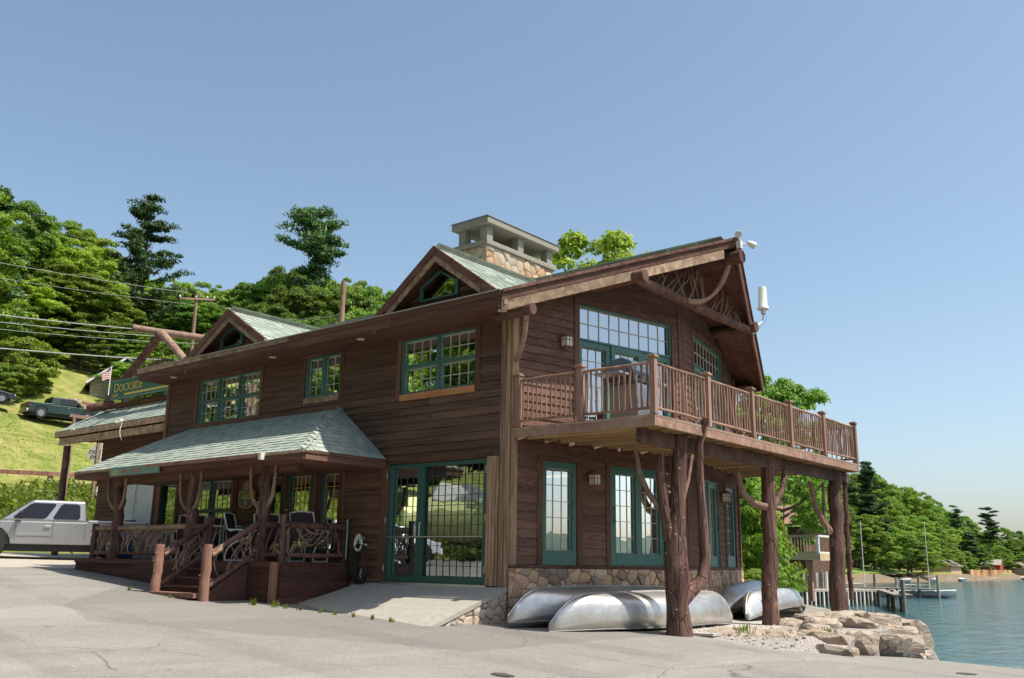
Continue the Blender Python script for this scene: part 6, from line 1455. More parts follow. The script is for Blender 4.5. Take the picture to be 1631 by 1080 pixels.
# ================================================================== DECK GRILL, PATIO FURNITURE
gr_ = thing('barbecue_grill', (1.95, .9, 3.93), label='grey gas barbecue grill on the balcony just inside the corner railing', cat='grill')
gx_, gy_ = 1.95, .95
m = MB(); m.box(gx_-.28, gx_+.28, gy_-.26, gy_+.26, 3.96, 4.62); m.build('cabinet', M['steel'], gr_, bevel=.015)
m = MB(); m.box(gx_-.30, gx_+.30, gy_-.42, gy_+.42, 4.622, 4.80); m.build('firebox', flat('dark_grey_enamel', (.06, .065, .07), .35), gr_, bevel=.02)
m = MB(); pr_ = [(-.28, 4.802), (-.27, 4.95), (-.16, 5.04), (.05, 5.06), (.24, 4.98), (.28, 4.802)]
m.prism([Vector((gx_+a, gy_-.40, b)) for a, b in pr_], (0, .8, 0)); m.build('lid', flat('blue_grey_enamel', (.10, .13, .16), .3), gr_, bevel=.02)
for s in (-1, 1):
    m = MB(); m.box(gx_-.26, gx_+.26, gy_+s*.62-.18, gy_+s*.62+.18, 4.70, 4.74); m.build('side_shelf', M['steel'], gr_, bevel=.008)
m = MB(); m.tube([(gx_+.36, gy_-.3, 4.88), (gx_+.36, gy_+.3, 4.88)], .014, 8); m.build('lid_handle', M['steel'], gr_)
for i in range(3):
    m = MB(); m.tube([(gx_+.302, gy_-.25+.25*i, 4.71), (gx_+.33, gy_-.25+.25*i, 4.71)], .025, 10); m.build('knob', M['black'], gr_)
def patio_chair(x, y, z, rz, label, sc=1):
    t = thing('patio_chair', (x, y, z), rz=rz or .001, label=label, cat='chair', group='white tubular patio chairs on the porch')
    for s in (-1, 1):
        m = MB(); e = s*.27
        m.tube(bez((-.25, e, .0), (-.30, e, .28), (.0, e, .40), 5)+bez((.02, e, .41), (.24, e, .42), (.27, e, .64), 5), .016, 7)
        m.tube(bez((.26, e, .0), (.30, e, .3), (.22, e, .62), 5)+[Vector((-.05, e, .63)), Vector((-.20, e, .60))], .016, 7)
        m.tube([(.28, e, .62), (-.25, e, .63), (-.34, e, .95)], .015, 7); m.tube([(-.27, e, .012), (.28, e, .012)], .016, 7); m.build('side_frame', M['white'], t)
    m = MB(); m.prism([Vector((-.24, -.25, .40)), Vector((.26, -.25, .43)), Vector((.26, .25, .43)), Vector((-.24, .25, .40))], (0, 0, .012)); m.build('seat', M['black'], t)
    m = MB(); m.prism([Vector((-.24, -.25, .41)), Vector((-.24, .25, .41)), Vector((-.36, .25, .96)), Vector((-.36, -.25, .96))], (.012, 0, 0)); m.build('backrest', flat('purple_black_sling', (.05, .035, .05), .8) if 'sling' not in M else M['sling'], t)
    m = MB(); m.tube([(-.34, -.27, .95), (-.37, 0, .985), (-.34, .27, .95)], .016, 7); m.build('top_bar', M['white'], t)
    return t
M['sling'] = flat('purple_black_sling', (.05, .035, .05), .8)
FZ = PZ+.001
patio_chair(-4.75, -.55, FZ, 1.9, 'white framed patio chair nearest the hose end of the porch')
patio_chair(-5.75, -.75, FZ, -.3, 'white framed patio chair left of the chair at the hose end')
patio_chair(-6.35, -1.0, FZ, .6, 'white framed patio chair right of the round table at the head of the steps')
patio_chair(-8.6, -.9, FZ, 2.8, 'white framed patio chair left of the round table behind the branch railing')
patio_chair(-8.9, -.35, FZ, -1.2, 'white framed patio chair behind the branch railing, against the wall')
def patio_table(x, y, z, label):
    t = thing('patio_table', (x, y, z), label=label, cat='table', group='white round patio tables on the porch')
    m = MB(); m.tube([(x, y, z+.70), (x, y, z+.725)], .50, 28); m.build('tabletop', M['white'], t)
    for k_ in range(4):
        a = rad(45+90*k_); m = MB(); m.tube(bez((x+math.cos(a)*.12, y+math.sin(a)*.12, z+.70), (x+math.cos(a)*.15, y+math.sin(a)*.15, z+.3), (x+math.cos(a)*.42, y+math.sin(a)*.42, z+.01), 6), .016, 7); m.build('leg', M['white'], t)
patio_table(-7.35, -.85, FZ, 'white round patio table behind the middle porch post')
patio_table(-9.4, -1.0, FZ, 'white round patio table behind the long branch railing')
bt = thing('blue_barrel', (-10.95, -1.1, FZ), label='bright blue plastic barrel behind the left end of the porch railing', cat='barrel')
m = MB(); m.sm = True; m.tube([(-10.95, -1.1, FZ+z) for z in (0, .02, .2, .22, .4, .42, .58, .6)], [.19, .21, .215, .225, .225, .215, .205, .19], 20); m.build('body', flat('blue_plastic', (.03, .16, .48), .4), bt)
m = MB(); m.tube([(-10.95, -1.1, FZ+.6), (-10.95, -1.1, FZ+.63)], .21, 20); m.build('lid', M['offwhite'], bt)
cb = thing('storage_chest', (-11.2, -.5, FZ), label='pale grey storage chest at the left end of the porch', cat='chest')
m = MB(); m.box(-11.35, -10.2, -.75, -.25, FZ, FZ+.62); m.build('body', flat('grey_plastic', (.42, .44, .47), .5), cb, bevel=.02)
m = MB(); m.box(-11.38, -10.17, -.78, -.22, FZ+.622, FZ+.69); m.build('lid', M['offwhite'], cb, bevel=.015)
# black hand cart with the lamp cord against the white doors
hc_ = thing('utility_box', (-19.12, 3.49, 2.404), label='dark utility box with a hanging cord against the white wing doors', cat='box')
m = MB(); m.box(-19.35, -19.01, 3.37, 3.55, 2.461, 2.748); m.build('body', M['postred'], hc_)
m = MB(); m.tube([(-19.19, 3.53, 2.748), (-19.18, 3.55, 3.896)], .008, 5); m.build('cord', M['black'], hc_)

# ================================================================== VEHICLES
def wheel(t, x, y, r, w_, rimmat, sp=6):
    s = 1 if y > 0 else -1
    m = MB(); m.sm = True; m.tube([(x, y-s*w_*k_, r) for k_ in (1, .95, .5, .05, 0)][::1], [r*.86, r*.97, r, r*.97, r*.86], 26); w0 = m.build('wheel', M['rubber'], t)
    m = MB(); m.tube([(x, y+s*.004, r), (x, y-s*.05, r)], r*.62, 22); hb = m.build('rim', rimmat, w0)
    m = MB()
    for i in range(sp):
        a = 2*math.pi*i/sp; b = a+.32
        m.prism([Vector((x+math.cos(a)*r*.12, y+s*.012, r+math.sin(a)*r*.12)), Vector((x+math.cos(a-.05)*r*.55, y+s*.006, r+math.sin(a-.05)*r*.55)), Vector((x+math.cos(b)*r*.55, y+s*.006, r+math.sin(b)*r*.55))], (0, s*.012, 0))
    m.build('spoke_openings', M['black'], w0, kind='stuff')
def vehicle(name, loc, rz, label, cat, paint, spec, grp=None, rim='steel'):
    t = thing(name, loc, rz=rz, label=label, cat=cat, group=grp); S_ = spec; hw = S_['w']/2
    pts = list(S_['side'])  # closed outline of one flank, going round with arches inserted
    def arch(cx, r):        # from front to rear along the bottom edge
        return [(cx+r*math.cos(rad(a)), S_['zb']+ (r)*math.sin(rad(a))*1.0) for a in range(0, 181, 20)]
    low = []
    for cx in (S_['fx'], S_['rx']): low += [(x, z) for x, z in arch(cx, S_['ar'])]
    outline = pts+[(S_['rear'], S_['zb'])][:0]
    poly = [(S_['front'], S_['zb']+.12), (S_['front']-.04, S_['zb'])]+low+[(S_['rear']+.03, S_['zb']), (S_['rear'], S_['zb']+.12)]+pts
    m = MB(); m.prism([Vector((x, -hw, z)) for x, z in poly], (0, 2*hw, 0))
    body = m.build('body', paint, t, bevel=.045)
    m = MB(); m.box(S_['rear']+.25, S_['front']-.25, -hw+.12, hw-.12, S_['zb']-.2, S_['zb']+.3); m.build('underbody', M['black'], t)
    for cx in (S_['fx'], S_['rx']):
        m = MB(); m.prism([Vector((x, -hw+.02, z)) for x, z in arch(cx, S_['ar']*.97)], (0, 2*hw-.04, 0)); m.build('wheel_well', M['black'], t)
        for y in (hw-.01, -hw+.01): wheel(t, cx, y, S_['wr'], .24, M[rim] if isinstance(rim, str) else rim)
    # cabin
    cb_, ct = S_['cab_b'], S_['cab_t']; yb, yt = hw-.04, hw-.20
    m = MB(); m.hexa([(cb_[0], -yb, S_['belt']-.03), (cb_[1], -yb, S_['belt']-.03), (cb_[1], yb, S_['belt']-.03), (cb_[0], yb, S_['belt']-.03), (ct[0], -yt, S_['top']), (ct[1], -yt, S_['top']), (ct[1], yt, S_['top']), (ct[0], yt, S_['top'])])
    cab = m.build('cabin', paint, t, bevel=.07)
    for xx in (S_['cab_b'][1]-.02, S_['cab_b'][0]+.02):
        for s in (-1, 1):
            m = MB(); m.box(xx-.005, xx+.005, s*hw-.004, s*hw+.002, S_['zb']+.1, S_['belt']-.04); m.build('panel_gap', M['black'], body)
    H = S_['top']-S_['belt']
    def side_pt(u, v, s):  # u = x at belt fraction, v height fraction
        x0, x1 = cb_[0]+(ct[0]-cb_[0])*v, cb_[1]+(ct[1]-cb_[1])*v
        return Vector((x0+(x1-x0)*u, s*((yb+(yt-yb)*v)+.006), S_['belt']+H*v))
    for s in (-1, 1):
        for ua, ub, ta, tb in S_['wins']:
            q = [side_pt(ua, .10, s), side_pt(ub, .10, s), side_pt(tb, .84, s), side_pt(ta, .84, s)]
            q2 = []
            for i in range(4):
                a, b, c = q[i-1], q[i], q[(i+1) % 4]; q2 += [b+(a-b).normalized()*.06, b+(c-b).normalized()*.06]
            m = MB(); m.prism(q2, (0, s*.008, 0)); m.build('side_window', M['carglass'], cab)
        dx = S_['doorx']
        for xx in dx:
            m = MB(); m.box(xx-.006, xx+.006, s*hw-.004, s*hw+.003, S_['zb']+.12, S_['belt']+.02); m.build('door_gap', M['black'], body)
        m = MB(); m.tube([(dx[-1]+.22, s*(hw+.01), S_['belt']-.16), (dx[-1]+.22, s*(hw+.04), S_['belt']-.16), (dx[-1]+.05, s*(hw+.04), S_['belt']-.16), (dx[-1]+.05, s*(hw+.01), S_['belt']-.16)], .016, 7); m.build('door_handle', M['steel'] if rim == 'steel' else M['black'], body)
        m = MB(); m.box(dx[-1]+.04, dx[0]-.04, s*hw-.004, s*hw+.018, S_['belt']-.46, S_['belt']-.38); m.build('side_moulding', paint, body, bevel=.006)
        mx = dx[0]-.12
        m = MB(); m.box(mx-.05, mx+.07, s*(hw-.02) if s > 0 else -(hw+.26), s*(hw+.26) if s > 0 else -(hw-.02), S_['belt']+.06, S_['belt']+.26); m.build('mirror', M['black'], cab, bevel=.03)
    def cross(x0, x1, v0, v1, name_, off):
        a = Vector((x0+(x1-x0)*v0, 0, S_['belt']+H*v0)); b = Vector((x0+(x1-x0)*v1, 0, S_['belt']+H*v1)); wa_, wb_ = yb+(yt-yb)*v0-.10, yb+(yt-yb)*v1-.08
        m = MB(); m.prism([a+Vector((0, -wa_, 0)), a+Vector((0, wa_, 0)), b+Vector((0, wb_, 0)), b+Vector((0, -wb_, 0))], (off, 0, abs(off)*.3)); m.build(name_, M['carglass'], cab)
    cross(cb_[1], ct[1], .10, .90, 'windshield', .012); cross(cb_[0], ct[0], .14, .86, 'rear_window', -.012)
    for s in (-1, 1):
        m = MB(); m.box(S_['front']-.03, S_['front']+.012, s*(hw-.22)-.16, s*(hw-.22)+.16, S_['hl']-.09, S_['hl']+.09); m.build('headlight', M['offwhite'], t, bevel=.01)
        m = MB(); m.box(S_['rear']-.012, S_['rear']+.03, s*(hw-.10)-.09, s*(hw-.10)+.08, S_['hl']-.10, S_['hl']+.22); m.build('taillight', M['redlens'], t, bevel=.01)
    m = MB(); m.box(S_['front']-.02, S_['front']+.10, -hw+.04, hw-.04, S_['zb']-.02, S_['zb']+.22); m.build('front_bumper', M['steel'] if S_.get('chrome') else paint, t, bevel=.03)
    m = MB(); m.box(S_['rear']-.12, S_['rear']+.02, -hw+.04, hw-.04, S_['zb']-.02, S_['zb']+.20); m.build('rear_bumper', M['steel'] if S_.get('chrome') else paint, t, bevel=.03)
    m = MB(); m.box(S_['front']-.01, S_['front']+.006, -hw+.42, hw-.42, S_['hl']-.12, S_['hl']+.12); m.build('grille', M['black'], t)
    if S_.get('bed'):
        a, b = S_['bed']; m = MB(); m.box(a, b, -hw+.12, hw-.12, S_['belt']+.0, S_['side'][1][1]+.004); m.build('bed_floor', M['black'], t)
    return t
M['redlens'] = flat('red_lens', (.45, .02, .015), .25)
PK = dict(w=1.98, zb=.42, front=2.8, rear=-2.5, fx=1.78, rx=-1.6, ar=.50, wr=.39, belt=1.12, top=1.74, hl=.88, chrome=True,
          side=[(-2.5, 1.17), (-.78, 1.17), (-.74, 1.10), (1.35, 1.10), (2.45, 1.06), (2.75, .97), (2.8, .80)], cab_b=(-.74, 1.62), cab_t=(-.66, .78), wins=[(.50, .90, .50, .93), (.08, .42, .10, .42)], doorx=(1.18, .18, ), bed=(-2.42, -.85))
silver = car_paint('silver_car_paint', (.36, .36, .365), .5, .32)
dgreen = car_paint('dark_green_car_paint', (.003, .022, .015), .2, .25)
navy = car_paint('near_black_car_paint', (.012, .014, .022), .3, .2)
whitep = car_paint('white_car_paint', (.75, .76, .76), 0, .25)
vehicle('pickup_truck', (-19.15, 1.1, lot_z(-19.1, 1.1)+.013), rad(-113), 'silver extended cab pickup parked at the left end of the porch', 'pickup truck', silver, PK)
PK2 = dict(PK); PK2['wins'] = [(.56, .92, .56, .94), (.30, .52, .31, .52)]; PK2['cab_b'] = (-.95, 1.55); PK2['cab_t'] = (-.85, .75); PK2['doorx'] = (1.15, .2)
gz = terr(-61.4, 19.7)
tv = vehicle('pickup_truck', (-61.4, 19.7, gz+.28), rad(84), 'dark green pickup parked on the lawn below the wood, tail to the left', 'pickup truck', dgreen, PK2)
SED = dict(w=1.8, zb=.34, front=2.3, rear=-2.3, fx=1.42, rx=-1.38, ar=.42, wr=.33, belt=.92, top=1.42, hl=.68, side=[(-2.3, .80), (-2.2, .94), (1.2, .92), (2.1, .76), (2.3, .62)], cab_b=(-1.75, 1.05), cab_t=(-1.15, .30), wins=[(.52, .86, .52, .93), (.14, .48, .16, .48)], doorx=(.95, -.1))
vehicle('parked_car', (-63.3, 14.5, terr(-63.3, 14.5)+.25), rad(80), 'near black car half cut by the left edge, on the lawn behind the green pickup', 'car', navy, SED)
SUV = dict(w=1.9, zb=.42, front=2.35, rear=-2.35, fx=1.45, rx=-1.42, ar=.46, wr=.37, belt=1.05, top=1.72, hl=.82, side=[(-2.35, 1.0), (-2.3, 1.06), (1.2, 1.06), (2.2, .95), (2.35, .8)], cab_b=(-2.25, 1.15), cab_t=(-2.0, .45), wins=[(.56, .88, .56, .93), (.30, .53, .31, .53), (.06, .27, .08, .27)], doorx=(.95, -.05))
vehicle('parked_car', (-18.2, -13.6, lot_z(-18.2, -13)), rad(-60), 'white sport utility car across the lot, seen only mirrored in the shop door', 'car', whitep, SUV)
# yellowish covered boat on a stand across the lot (mirrored in the shop door)
cbt = thing('covered_boat', (-23.5, -25.0, lot_z(-23, -24)), rz=rad(-50), label='yellow green covered cabin boat on a stand across the lot, mirrored in the shop door', cat='boat')
m = MB(); m.sm = True; K = 14
for i in range(K+1):
    s = -1+2*i/K; w_ = 1.25*(1-max(0, s)**2.6)**.7+.02
    for (yy, zz) in ((-1, 2.6), (-.92, 1.9), (-.5, 1.25), (0, 1.05), (.5, 1.25), (.92, 1.9), (1, 2.6), (.5, 3.15), (0, 3.3), (-.5, 3.15)): m.v.append((s*3.6, yy*w_, zz+.25*max(0, s)**2))
for i in range(K):
    for j in range(10): m.f.append((i*10+j, (i+1)*10+j, (i+1)*10+(j+1) % 10, i*10+(j+1) % 10))
m.f += [tuple(range(10)), tuple(range(K*10, K*10+10))[::-1]]
m.build('hull', flat('yellow_green_boat_cover', (.50, .52, .22), .7), cbt)
m = MB(); m.hexa([(-2.2, -.8, 3.1), (1.0, -.7, 3.1), (1.0, .7, 3.1), (-2.2, .8, 3.1), (-1.9, -.6, 4.0), (.2, -.55, 3.9), (.2, .55, 3.9), (-1.9, .6, 4.0)]); m.build('cabin', M['offwhite'], cbt, bevel=.1)
for x in (-2, 1.6):
    for y in (-.7, .7):
        m = MB(); m.tube([(x, y*1.3, 0), (x, y*.7, 1.35)], .06, 8); m.build('stand_leg', M['steel'], cbt)

# ================================================================== BANK FENCE, SIGN POSTS, HOUSE, POLES, WIRES
gf = thing('guard_fence', (-44, 12, 5), label='low red brown wooden rail fence along the top of the weedy bank', cat='fence')
fp = [(-49.5, -31.0), (-49.5, -28.0), (-49.5, -25.0), (-49.5, -22.0), (-49.5, -19.0), (-49.5, -16.0), (-49.5, -13.0), (-49.5, -10.0), (-49.4, -7.0), (-49.2, -3.5), (-48.5, 0.2), (-47.4, 3.2), (-46.3, 6.3), (-45.3, 9.3), (-44.4, 12.0), (-43.5, 14.8), (-42.6, 17.6), (-41.7, 20.4), (-40.8, 23.2)]
def fz(x, y): return 6.10+(y-9)*.004
for i, (x, y) in enumerate(fp):
    m = MB(); m.box(x-.10, x+.10, y-.10, y+.10, terr(x, y)-.3, fz(x, y)+.12); m.build('fence_post', M['postred'], gf)
    if i: 
        a = fp[i-1]; m = MB(); m.beam((a[0]+.13, a[1], fz(*a)), (x+.13, y, fz(x, y)), .07, .24); m.build('fence_rail', M['postred'], gf)
gf2 = thing('guard_fence', (0, -29, 1), label='red brown rail fence across the parking lot, behind the photographer', cat='fence')
for i in range(14):
    x = -24+i*3.2; z = lot_z(x, -27)
    m = MB(); m.box(x-.1, x+.1, -28.1, -27.9, z-.3, z+.95); m.build('fence_post', M['postred'], gf2)
    if i < 13: m = MB(); m.beam((x, -27.85, z+.8), (x+3.2, -27.85, lot_z(x+3.2, -27)+.8), .07, .24); m.build('fence_rail', M['postred'], gf2)
# DEAD END diamond sign seen from the side
de = thing('road_sign', (-36.5, 16.0, 3.8), label='weathered diamond DEAD END road sign beyond the carport', cat='sign')
dc = Vector((-23.4, 4.05, 5.15)); 
SGP = Vector((-38.3, 11.5, 6.85)); ux_ = Vector((.50, .86, 0)).normalized(); uz_ = Vector((0, 0, 1)); nn_ = ux_.cross(uz_)
ORG[de.name] = Vector((-36.5, 16.0, 3.8))
m = MB(); s_ = .52; m.prism([SGP-ux_*s_, SGP-uz_*s_, SGP+ux_*s_, SGP+uz_*s_], nn_*-.02); m.build('sign_plate', flat('weathered_sign_plate', (.48, .42, .36), .6), de)
text('DEAD', .26, SGP+nn_*.008-ux_*.34+uz_*.03, ux_, uz_, M['black'], 'lettering', de, depth=.003); text('END', .26, SGP+nn_*.008-ux_*.25-uz_*.24, ux_, uz_, M['black'], 'lettering', de, depth=.003)
m = MB(); m.tube([(SGP.x, SGP.y, terr(SGP.x, SGP.y)-.2), (SGP.x-nn_.x*.04, SGP.y-nn_.y*.04, SGP.z+.3)], .035, 8); m.build('sign_post', M['steel'], de)
# notice board frame and grey pipe post behind the carport
nb2 = thing('notice_board', (-30.8, 7, 4), label='wooden notice board frame behind the carport roof, hiding the green pickup front', cat='notice board')
bx, by = -34.2, 8.2; gz0 = terr(bx, by); ub = Vector((.45, .89, 0)).normalized()
def nbp(u, z): return Vector((bx, by, 0))+ub*u+Vector((0, 0, z))
for u in (0, 1.2):
    m = MB(); m.beam(nbp(u, gz0-.3), nbp(u, 8.15-u*.10), .12, .12, up=(1, 0, 0)); m.build('board_post', M['branch'], nb2)
m = MB(); m.beam(nbp(-.2, 8.15), nbp(2.0, 7.95), .10, .16); m.build('top_beam', M['branch'], nb2)
m = MB(); m.beam(nbp(.1, 7.6), nbp(1.1, 7.6), .03, .7); m.build('board_panel', M['black'], nb2)
gp2 = thing('pipe_post', (-23.0, 5.2, 1.4), label='leaning pale grey pipe post just behind the log carport post', cat='post')
m = MB(); m.tube([(-23.0, 5.1, 1.3), (-23.0, 5.35, 6.1)], .055, 9); m.build('pipe', M['offwhite'], gp2)
m = MB(); m.tube([(-23.0, 5.35, 6.1), (-23.0, 5.35, 6.13)], .065, 9); m.build('pipe_cap', M['steel'], gp2)
# tan gabled house
def rot2(o, u, v, z): return Vector((o[0], o[1], 0))+HU*u+HV*v+Vector((0, 0, z))
HU = Vector((.40, .92, 0)).normalized(); HV = Vector((-.92, .40, 0)).normalized(); HO = (-70.0, 26.0); HG = 13.1
hs = thing('tan_house', (HO[0], HO[1], HG), label='small tan gabled house on a stone wall between lawn and roof sign', cat='house')
hp = lambda u, v, z: rot2(HO, u*1.2, v*1.2, HG+z*1.2)
m = MB(); m.prism([hp(0, 0, -.5), hp(4.6, 0, -.5), hp(4.6, 0, 2.9), hp(2.3, 0, 4.75), hp(0, 0, 2.9)], HV*6); hw_ = m.build('wall', flat('tan_siding', (.36, .31, .20), .8), hs)
for j in range(12):
    z = .1+j*.25
    m = MB(); hw2 = 0 if z < 2.9 else (z-2.9)/.804; m.beam(hp(hw2, -.02, z), hp(4.6-hw2, -.02, z), .03, .035); m.build('clapboard_edge', flat('tan_clapboard', (.30, .26, .17), .8) if j == 0 else None, hw_)
    if j == 0: CL = bpy.data.materials['tan_clapboard']
    else: bpy.context.scene.collection.objects[-1].data.materials.append(CL)
for sgn in (0, 1):
    e = -.35 if sgn == 0 else 4.95
    m = MB(); m.prism([hp(e, -.35, 2.62), hp(2.3, -.35, 4.82), hp(2.3, -.35, 4.97), hp(e, -.35, 2.77)], HV*6.7); m.build('roof', flat('pale_house_roof', (.45, .36, .30), .9) if not sgn else bpy.data.materials['pale_house_roof'], hs)
    m = MB(); m.beam(hp(e, -.37, 2.72), hp(2.3, -.37, 4.92), .05, .16); m.build('barge_board', M['white'], hs)
rw = thing('stone_retaining_wall', (-66.6, 25.4, 12.5), label='low rubble stone wall below the tan house', cat='wall')
ra, rb = Vector((-67.6, 23.2, 0)), Vector((-65.6, 27.6, 0)); ru = (rb-ra).normalized(); rn = Vector((ru.y, -ru.x, 0))
m = MB(); m.prism([ra+Vector((0, 0, 12.6)), rb+Vector((0, 0, 12.2)), rb+Vector((0, 0, 13.7)), ra+Vector((0, 0, 14.55))], rn*-.5); rwo = m.build('wall_core', M['mortar'], rw)
stones(lambda u, d, z: ra+ru*u+rn*d+Vector((0, 0, z)), [(0, 12.7), (4.8, 12.4), (4.8, 13.7), (0, 14.55)], .5, .3, 71, rwo, M['chstone'], proud=.1, name='wall_stone')
plant('bush', -63.6, 25.4, 12.2, 1.9, 'bright low bush in front of the rubble wall below the tan house', wx=1.4)
# flag
fg = thing('flag_pole', (-35.6, 11.8, 5), label='thin white flagpole with a small drooping red and white flag', cat='flag pole')
fx_, fy_ = -35.9, 10.6
m = MB(); m.tube([(fx_, fy_, terr(fx_, fy_)-.2), (fx_, fy_, 11.2)], [.04, .025], 8); m.build('pole', M['white'], fg)
m = MB(); m.prism([Vector((fx_, fy_, 11.0)), Vector((fx_-.16, fy_-.40, 10.72)), Vector((fx_-.15, fy_-.34, 10.38)), Vector((fx_, fy_-.02, 10.55))], (.02, 0, 0))
fm = NT('flag_cloth'); wv = fm.n('ShaderNodeTexWave', bands_direction='Z'); wv.inputs['Scale'].default_value = 3.2; fm.l(fm.n('ShaderNodeTexCoord').outputs['Object'], wv.inputs[0])
m.build('flag', fm.fin(fm.ramp(wv.outputs['Fac'], [(.49, (.5, .05, .05)), (.51, (.7, .7, .68))]), .8), fg)
# utility poles
def upole(x, y, top, label, arm=True):
    g = terr(x, y); t = thing('utility_pole', (x, y, g), label=label, cat='utility pole')
    m = MB(); m.tube([(x, y, g-.3), (x, y, (g+top)/2), (x, y, top)], [.17, .15, .12], 10, .02); m.build('pole', M['branch'], t)
    if arm:
        d = Vector((.6, 1.8, .22)).normalized()*1.35; c = Vector((x+.15, y, top-.55)); m = MB(); m.beam(c-d, c+d, .11, .14); m.build('crossarm', M['branch'], t)
        for k_ in (-1, -.1, .55, .95):
            p = c+d*k_+Vector((0, 0, .07)); m = MB(); m.tube([p, p+Vector((0, 0, .06)), p+Vector((0, 0, .13)), p+Vector((0, 0, .2))], [.03, .07, .07, .04], 8); m.build('insulator', M['offwhite'], t)
upole(-24.15, 15.98, 15.0, 'plain pale utility pole top above the roof valley between the dormers', arm=False)
upole(-53.8, 25.8, 21.9, 'utility pole with crossarm and white insulators above the left dormer')
upole(-43.0, -24.0, 18.6, 'utility pole beyond the left edge holding the wires')
WR = [((-53.8, 25.0, 21.7), (-43.0, -24, 16.9), .02, .8, 'highest thin wire across the left wood'), ((-53.8, 25.9, 20.9), (-43.0, -24, 15.6), .015, .8, 'second thin wire below the highest one'),
      ((-53.8, 26.0, 18.6), (-43, -24, 13.4), .045, .9, 'thick bundled cable crossing behind the log truss'), ((-53.8, 26.0, 18.2), (-43, -24, 13.1), .03, 1.0, 'cable just under the thick bundle'),
      ((-53.7, 26.0, 17.8), (-43, -24, 12.75), .02, 1.1, 'thin cable below the pair of thick cables'), ((-53.8, 26.1, 16.4), (-43, -24, 11.2), .05, .8, 'lowest thick pale cable behind the roof sign'),
      ((-53.8, 25.8, 21.9), (-24.15, 15.98, 13.3), .015, 1.0, 'thin wire sagging to the pale pole behind the roof')]
cable = flat('grey_cable', (.30, .30, .29), .6)
for a, b, r_, sag, lab in WR:
    a, b = Vector(a), Vector(b); m = MB(); m.tube([a.lerp(b, i/14)-Vector((0, 0, sag*4*(i/14)*(1-i/14))) for i in range(15)], r_, 6)
    tag(m.build('overhead_wire', cable), lab, 'wire')

# ================================================================== COVE: VIEWING DECK, DOCKS, BOATS, FAR SHORE
greyw = wood('grey_dock_wood', (.13, .115, .095), (.26, .235, .20), (.40, .37, .32), 'n', fine=10)
tanw = wood('tan_deck_wood', (.25, .17, .09), (.42, .31, .18), (.55, .44, .28), 'x')
vd = thing('viewing_deck', (-6.6, 29.0, .4), label='small tan wooden viewing deck on posts with white framed railing corner', cat='deck')
x0, x1, y0, y1 = -9.6, -5.85, 28.6, 31.0
m = MB(); m.box(x0, x1, y0, y1, 1.95, 2.08); m.build('platform', tanw, vd)
m = MB(); m.box(x0, x1+.02, y0-.05, y0-.005, 1.88, 2.16); m.box(x1+.0, x1+.05, y0-.05, y1, 1.86, 2.18); m.build('rim_board', tanw, vd)
for x in (x0+.1, -7.2, x1-.05):
    m = MB(); m.box(x-.06, x+.06, y0-.04, y0+.08, 2.085, 2.95); m.build('railing_post', M['offwhite'] if x > -6.5 else tanw, vd)
for x in (-9.2, -6.4):
    m = MB(); m.box(x-.11, x+.11, y0+.1, y0+.32, .1, 1.94); m.build('support_post', M['postred'], vd)
for a, b, z in (((x0, y0), (x1, y0), 2.93), ((x0, y0), (x1, y0), 2.2), ((x1, y0), (x1, y1), 2.93), ((x1, y0), (x1, y1), 2.2)):
    m = MB(); m.beam((*a, z), (*b, z), .06, .09); m.build('rail', M['offwhite'] if a[0] == x1 else tanw, vd)
for i in range(24):
    x = x0+.12+i*.14
    m = MB(); m.box(x-.015, x+.015, y0-.015, y0+.015, 2.24, 2.89); m.build('baluster', tanw, vd)
cg = thing('brown_cottage', (-13.5, 42.5, 1), label='brown cottage whose rusty roof peeps through the bushes', cat='cottage')
m = MB(); m.box(-16, -12, 42, 46, .5, 3.9); m.build('wall', M['sid_x'], cg)
m = MB(); m.prism([Vector((-16.3, 41.7, 3.85)), Vector((-11.7, 41.7, 4.15)), Vector((-11.7, 46.3, 4.15)), Vector((-13.0, 44, 5.3)), Vector((-16.3, 44, 5.3))], (0, 0, -.12)); m.build('roof', flat('rusty_roof', (.33, .2, .13), .9), cg)
# grey slab fence with bucket by the dock
sf = thing('grey_fence', (-11, 40, .6), label='grey plank privacy fence behind the sheet pile dock', cat='fence')
for i in range(9):
    a = Vector((-13.0+i*.23, 39.4+i*.42, 0)); m = MB(); m.box(a.x-.02, a.x+.21, a.y, a.y+.40, .35, 1.25+.03*(i % 3)); m.build('fence_plank', greyw, sf)
for i in (0, 4, 8):
    m = MB(); m.box(-13.0+i*.23, -12.86+i*.23, 39.2+i*.42, 39.34+i*.42, .35, 1.32); m.build('fence_post', M['offwhite'] if i else greyw, sf)
pot = thing('flower_pot', (-10.9, 38.9, .4), label='white flower pot on the dock in front of the grey fence', cat='pot')
m = MB(); m.tube([(-10.9, 38.9, .36), (-10.9, 38.9, .75), (-10.9, 38.9, .80)], [.16, .26, .28], 14); m.build('pot', M['offwhite'], pot)
m = MB(); m.tube([(-10.9, 38.9, .78), (-10.9, 38.9, .81)], .24, 12); m.build('soil', M['black'], pot)
dkm = thing('sheet_pile_dock', (-10.5, 40, -.5), label='low dock with white vertical sheet piling and small wooden steps', cat='dock')
da, db = Vector((-11.7, 36.6, 0)), Vector((-8.9, 45.4, 0)); du = (db-da).normalized(); dn = Vector((du.y, -du.x, 0)); DL = (db-da).length
m = MB(); m.prism([da+Vector((0, 0, .22)), db+Vector((0, 0, .22)), db-dn*3+Vector((0, 0, .22)), da-dn*3+Vector((0, 0, .22))], (0, 0, .12)); m.build('deck_top', M['conc'], dkm)
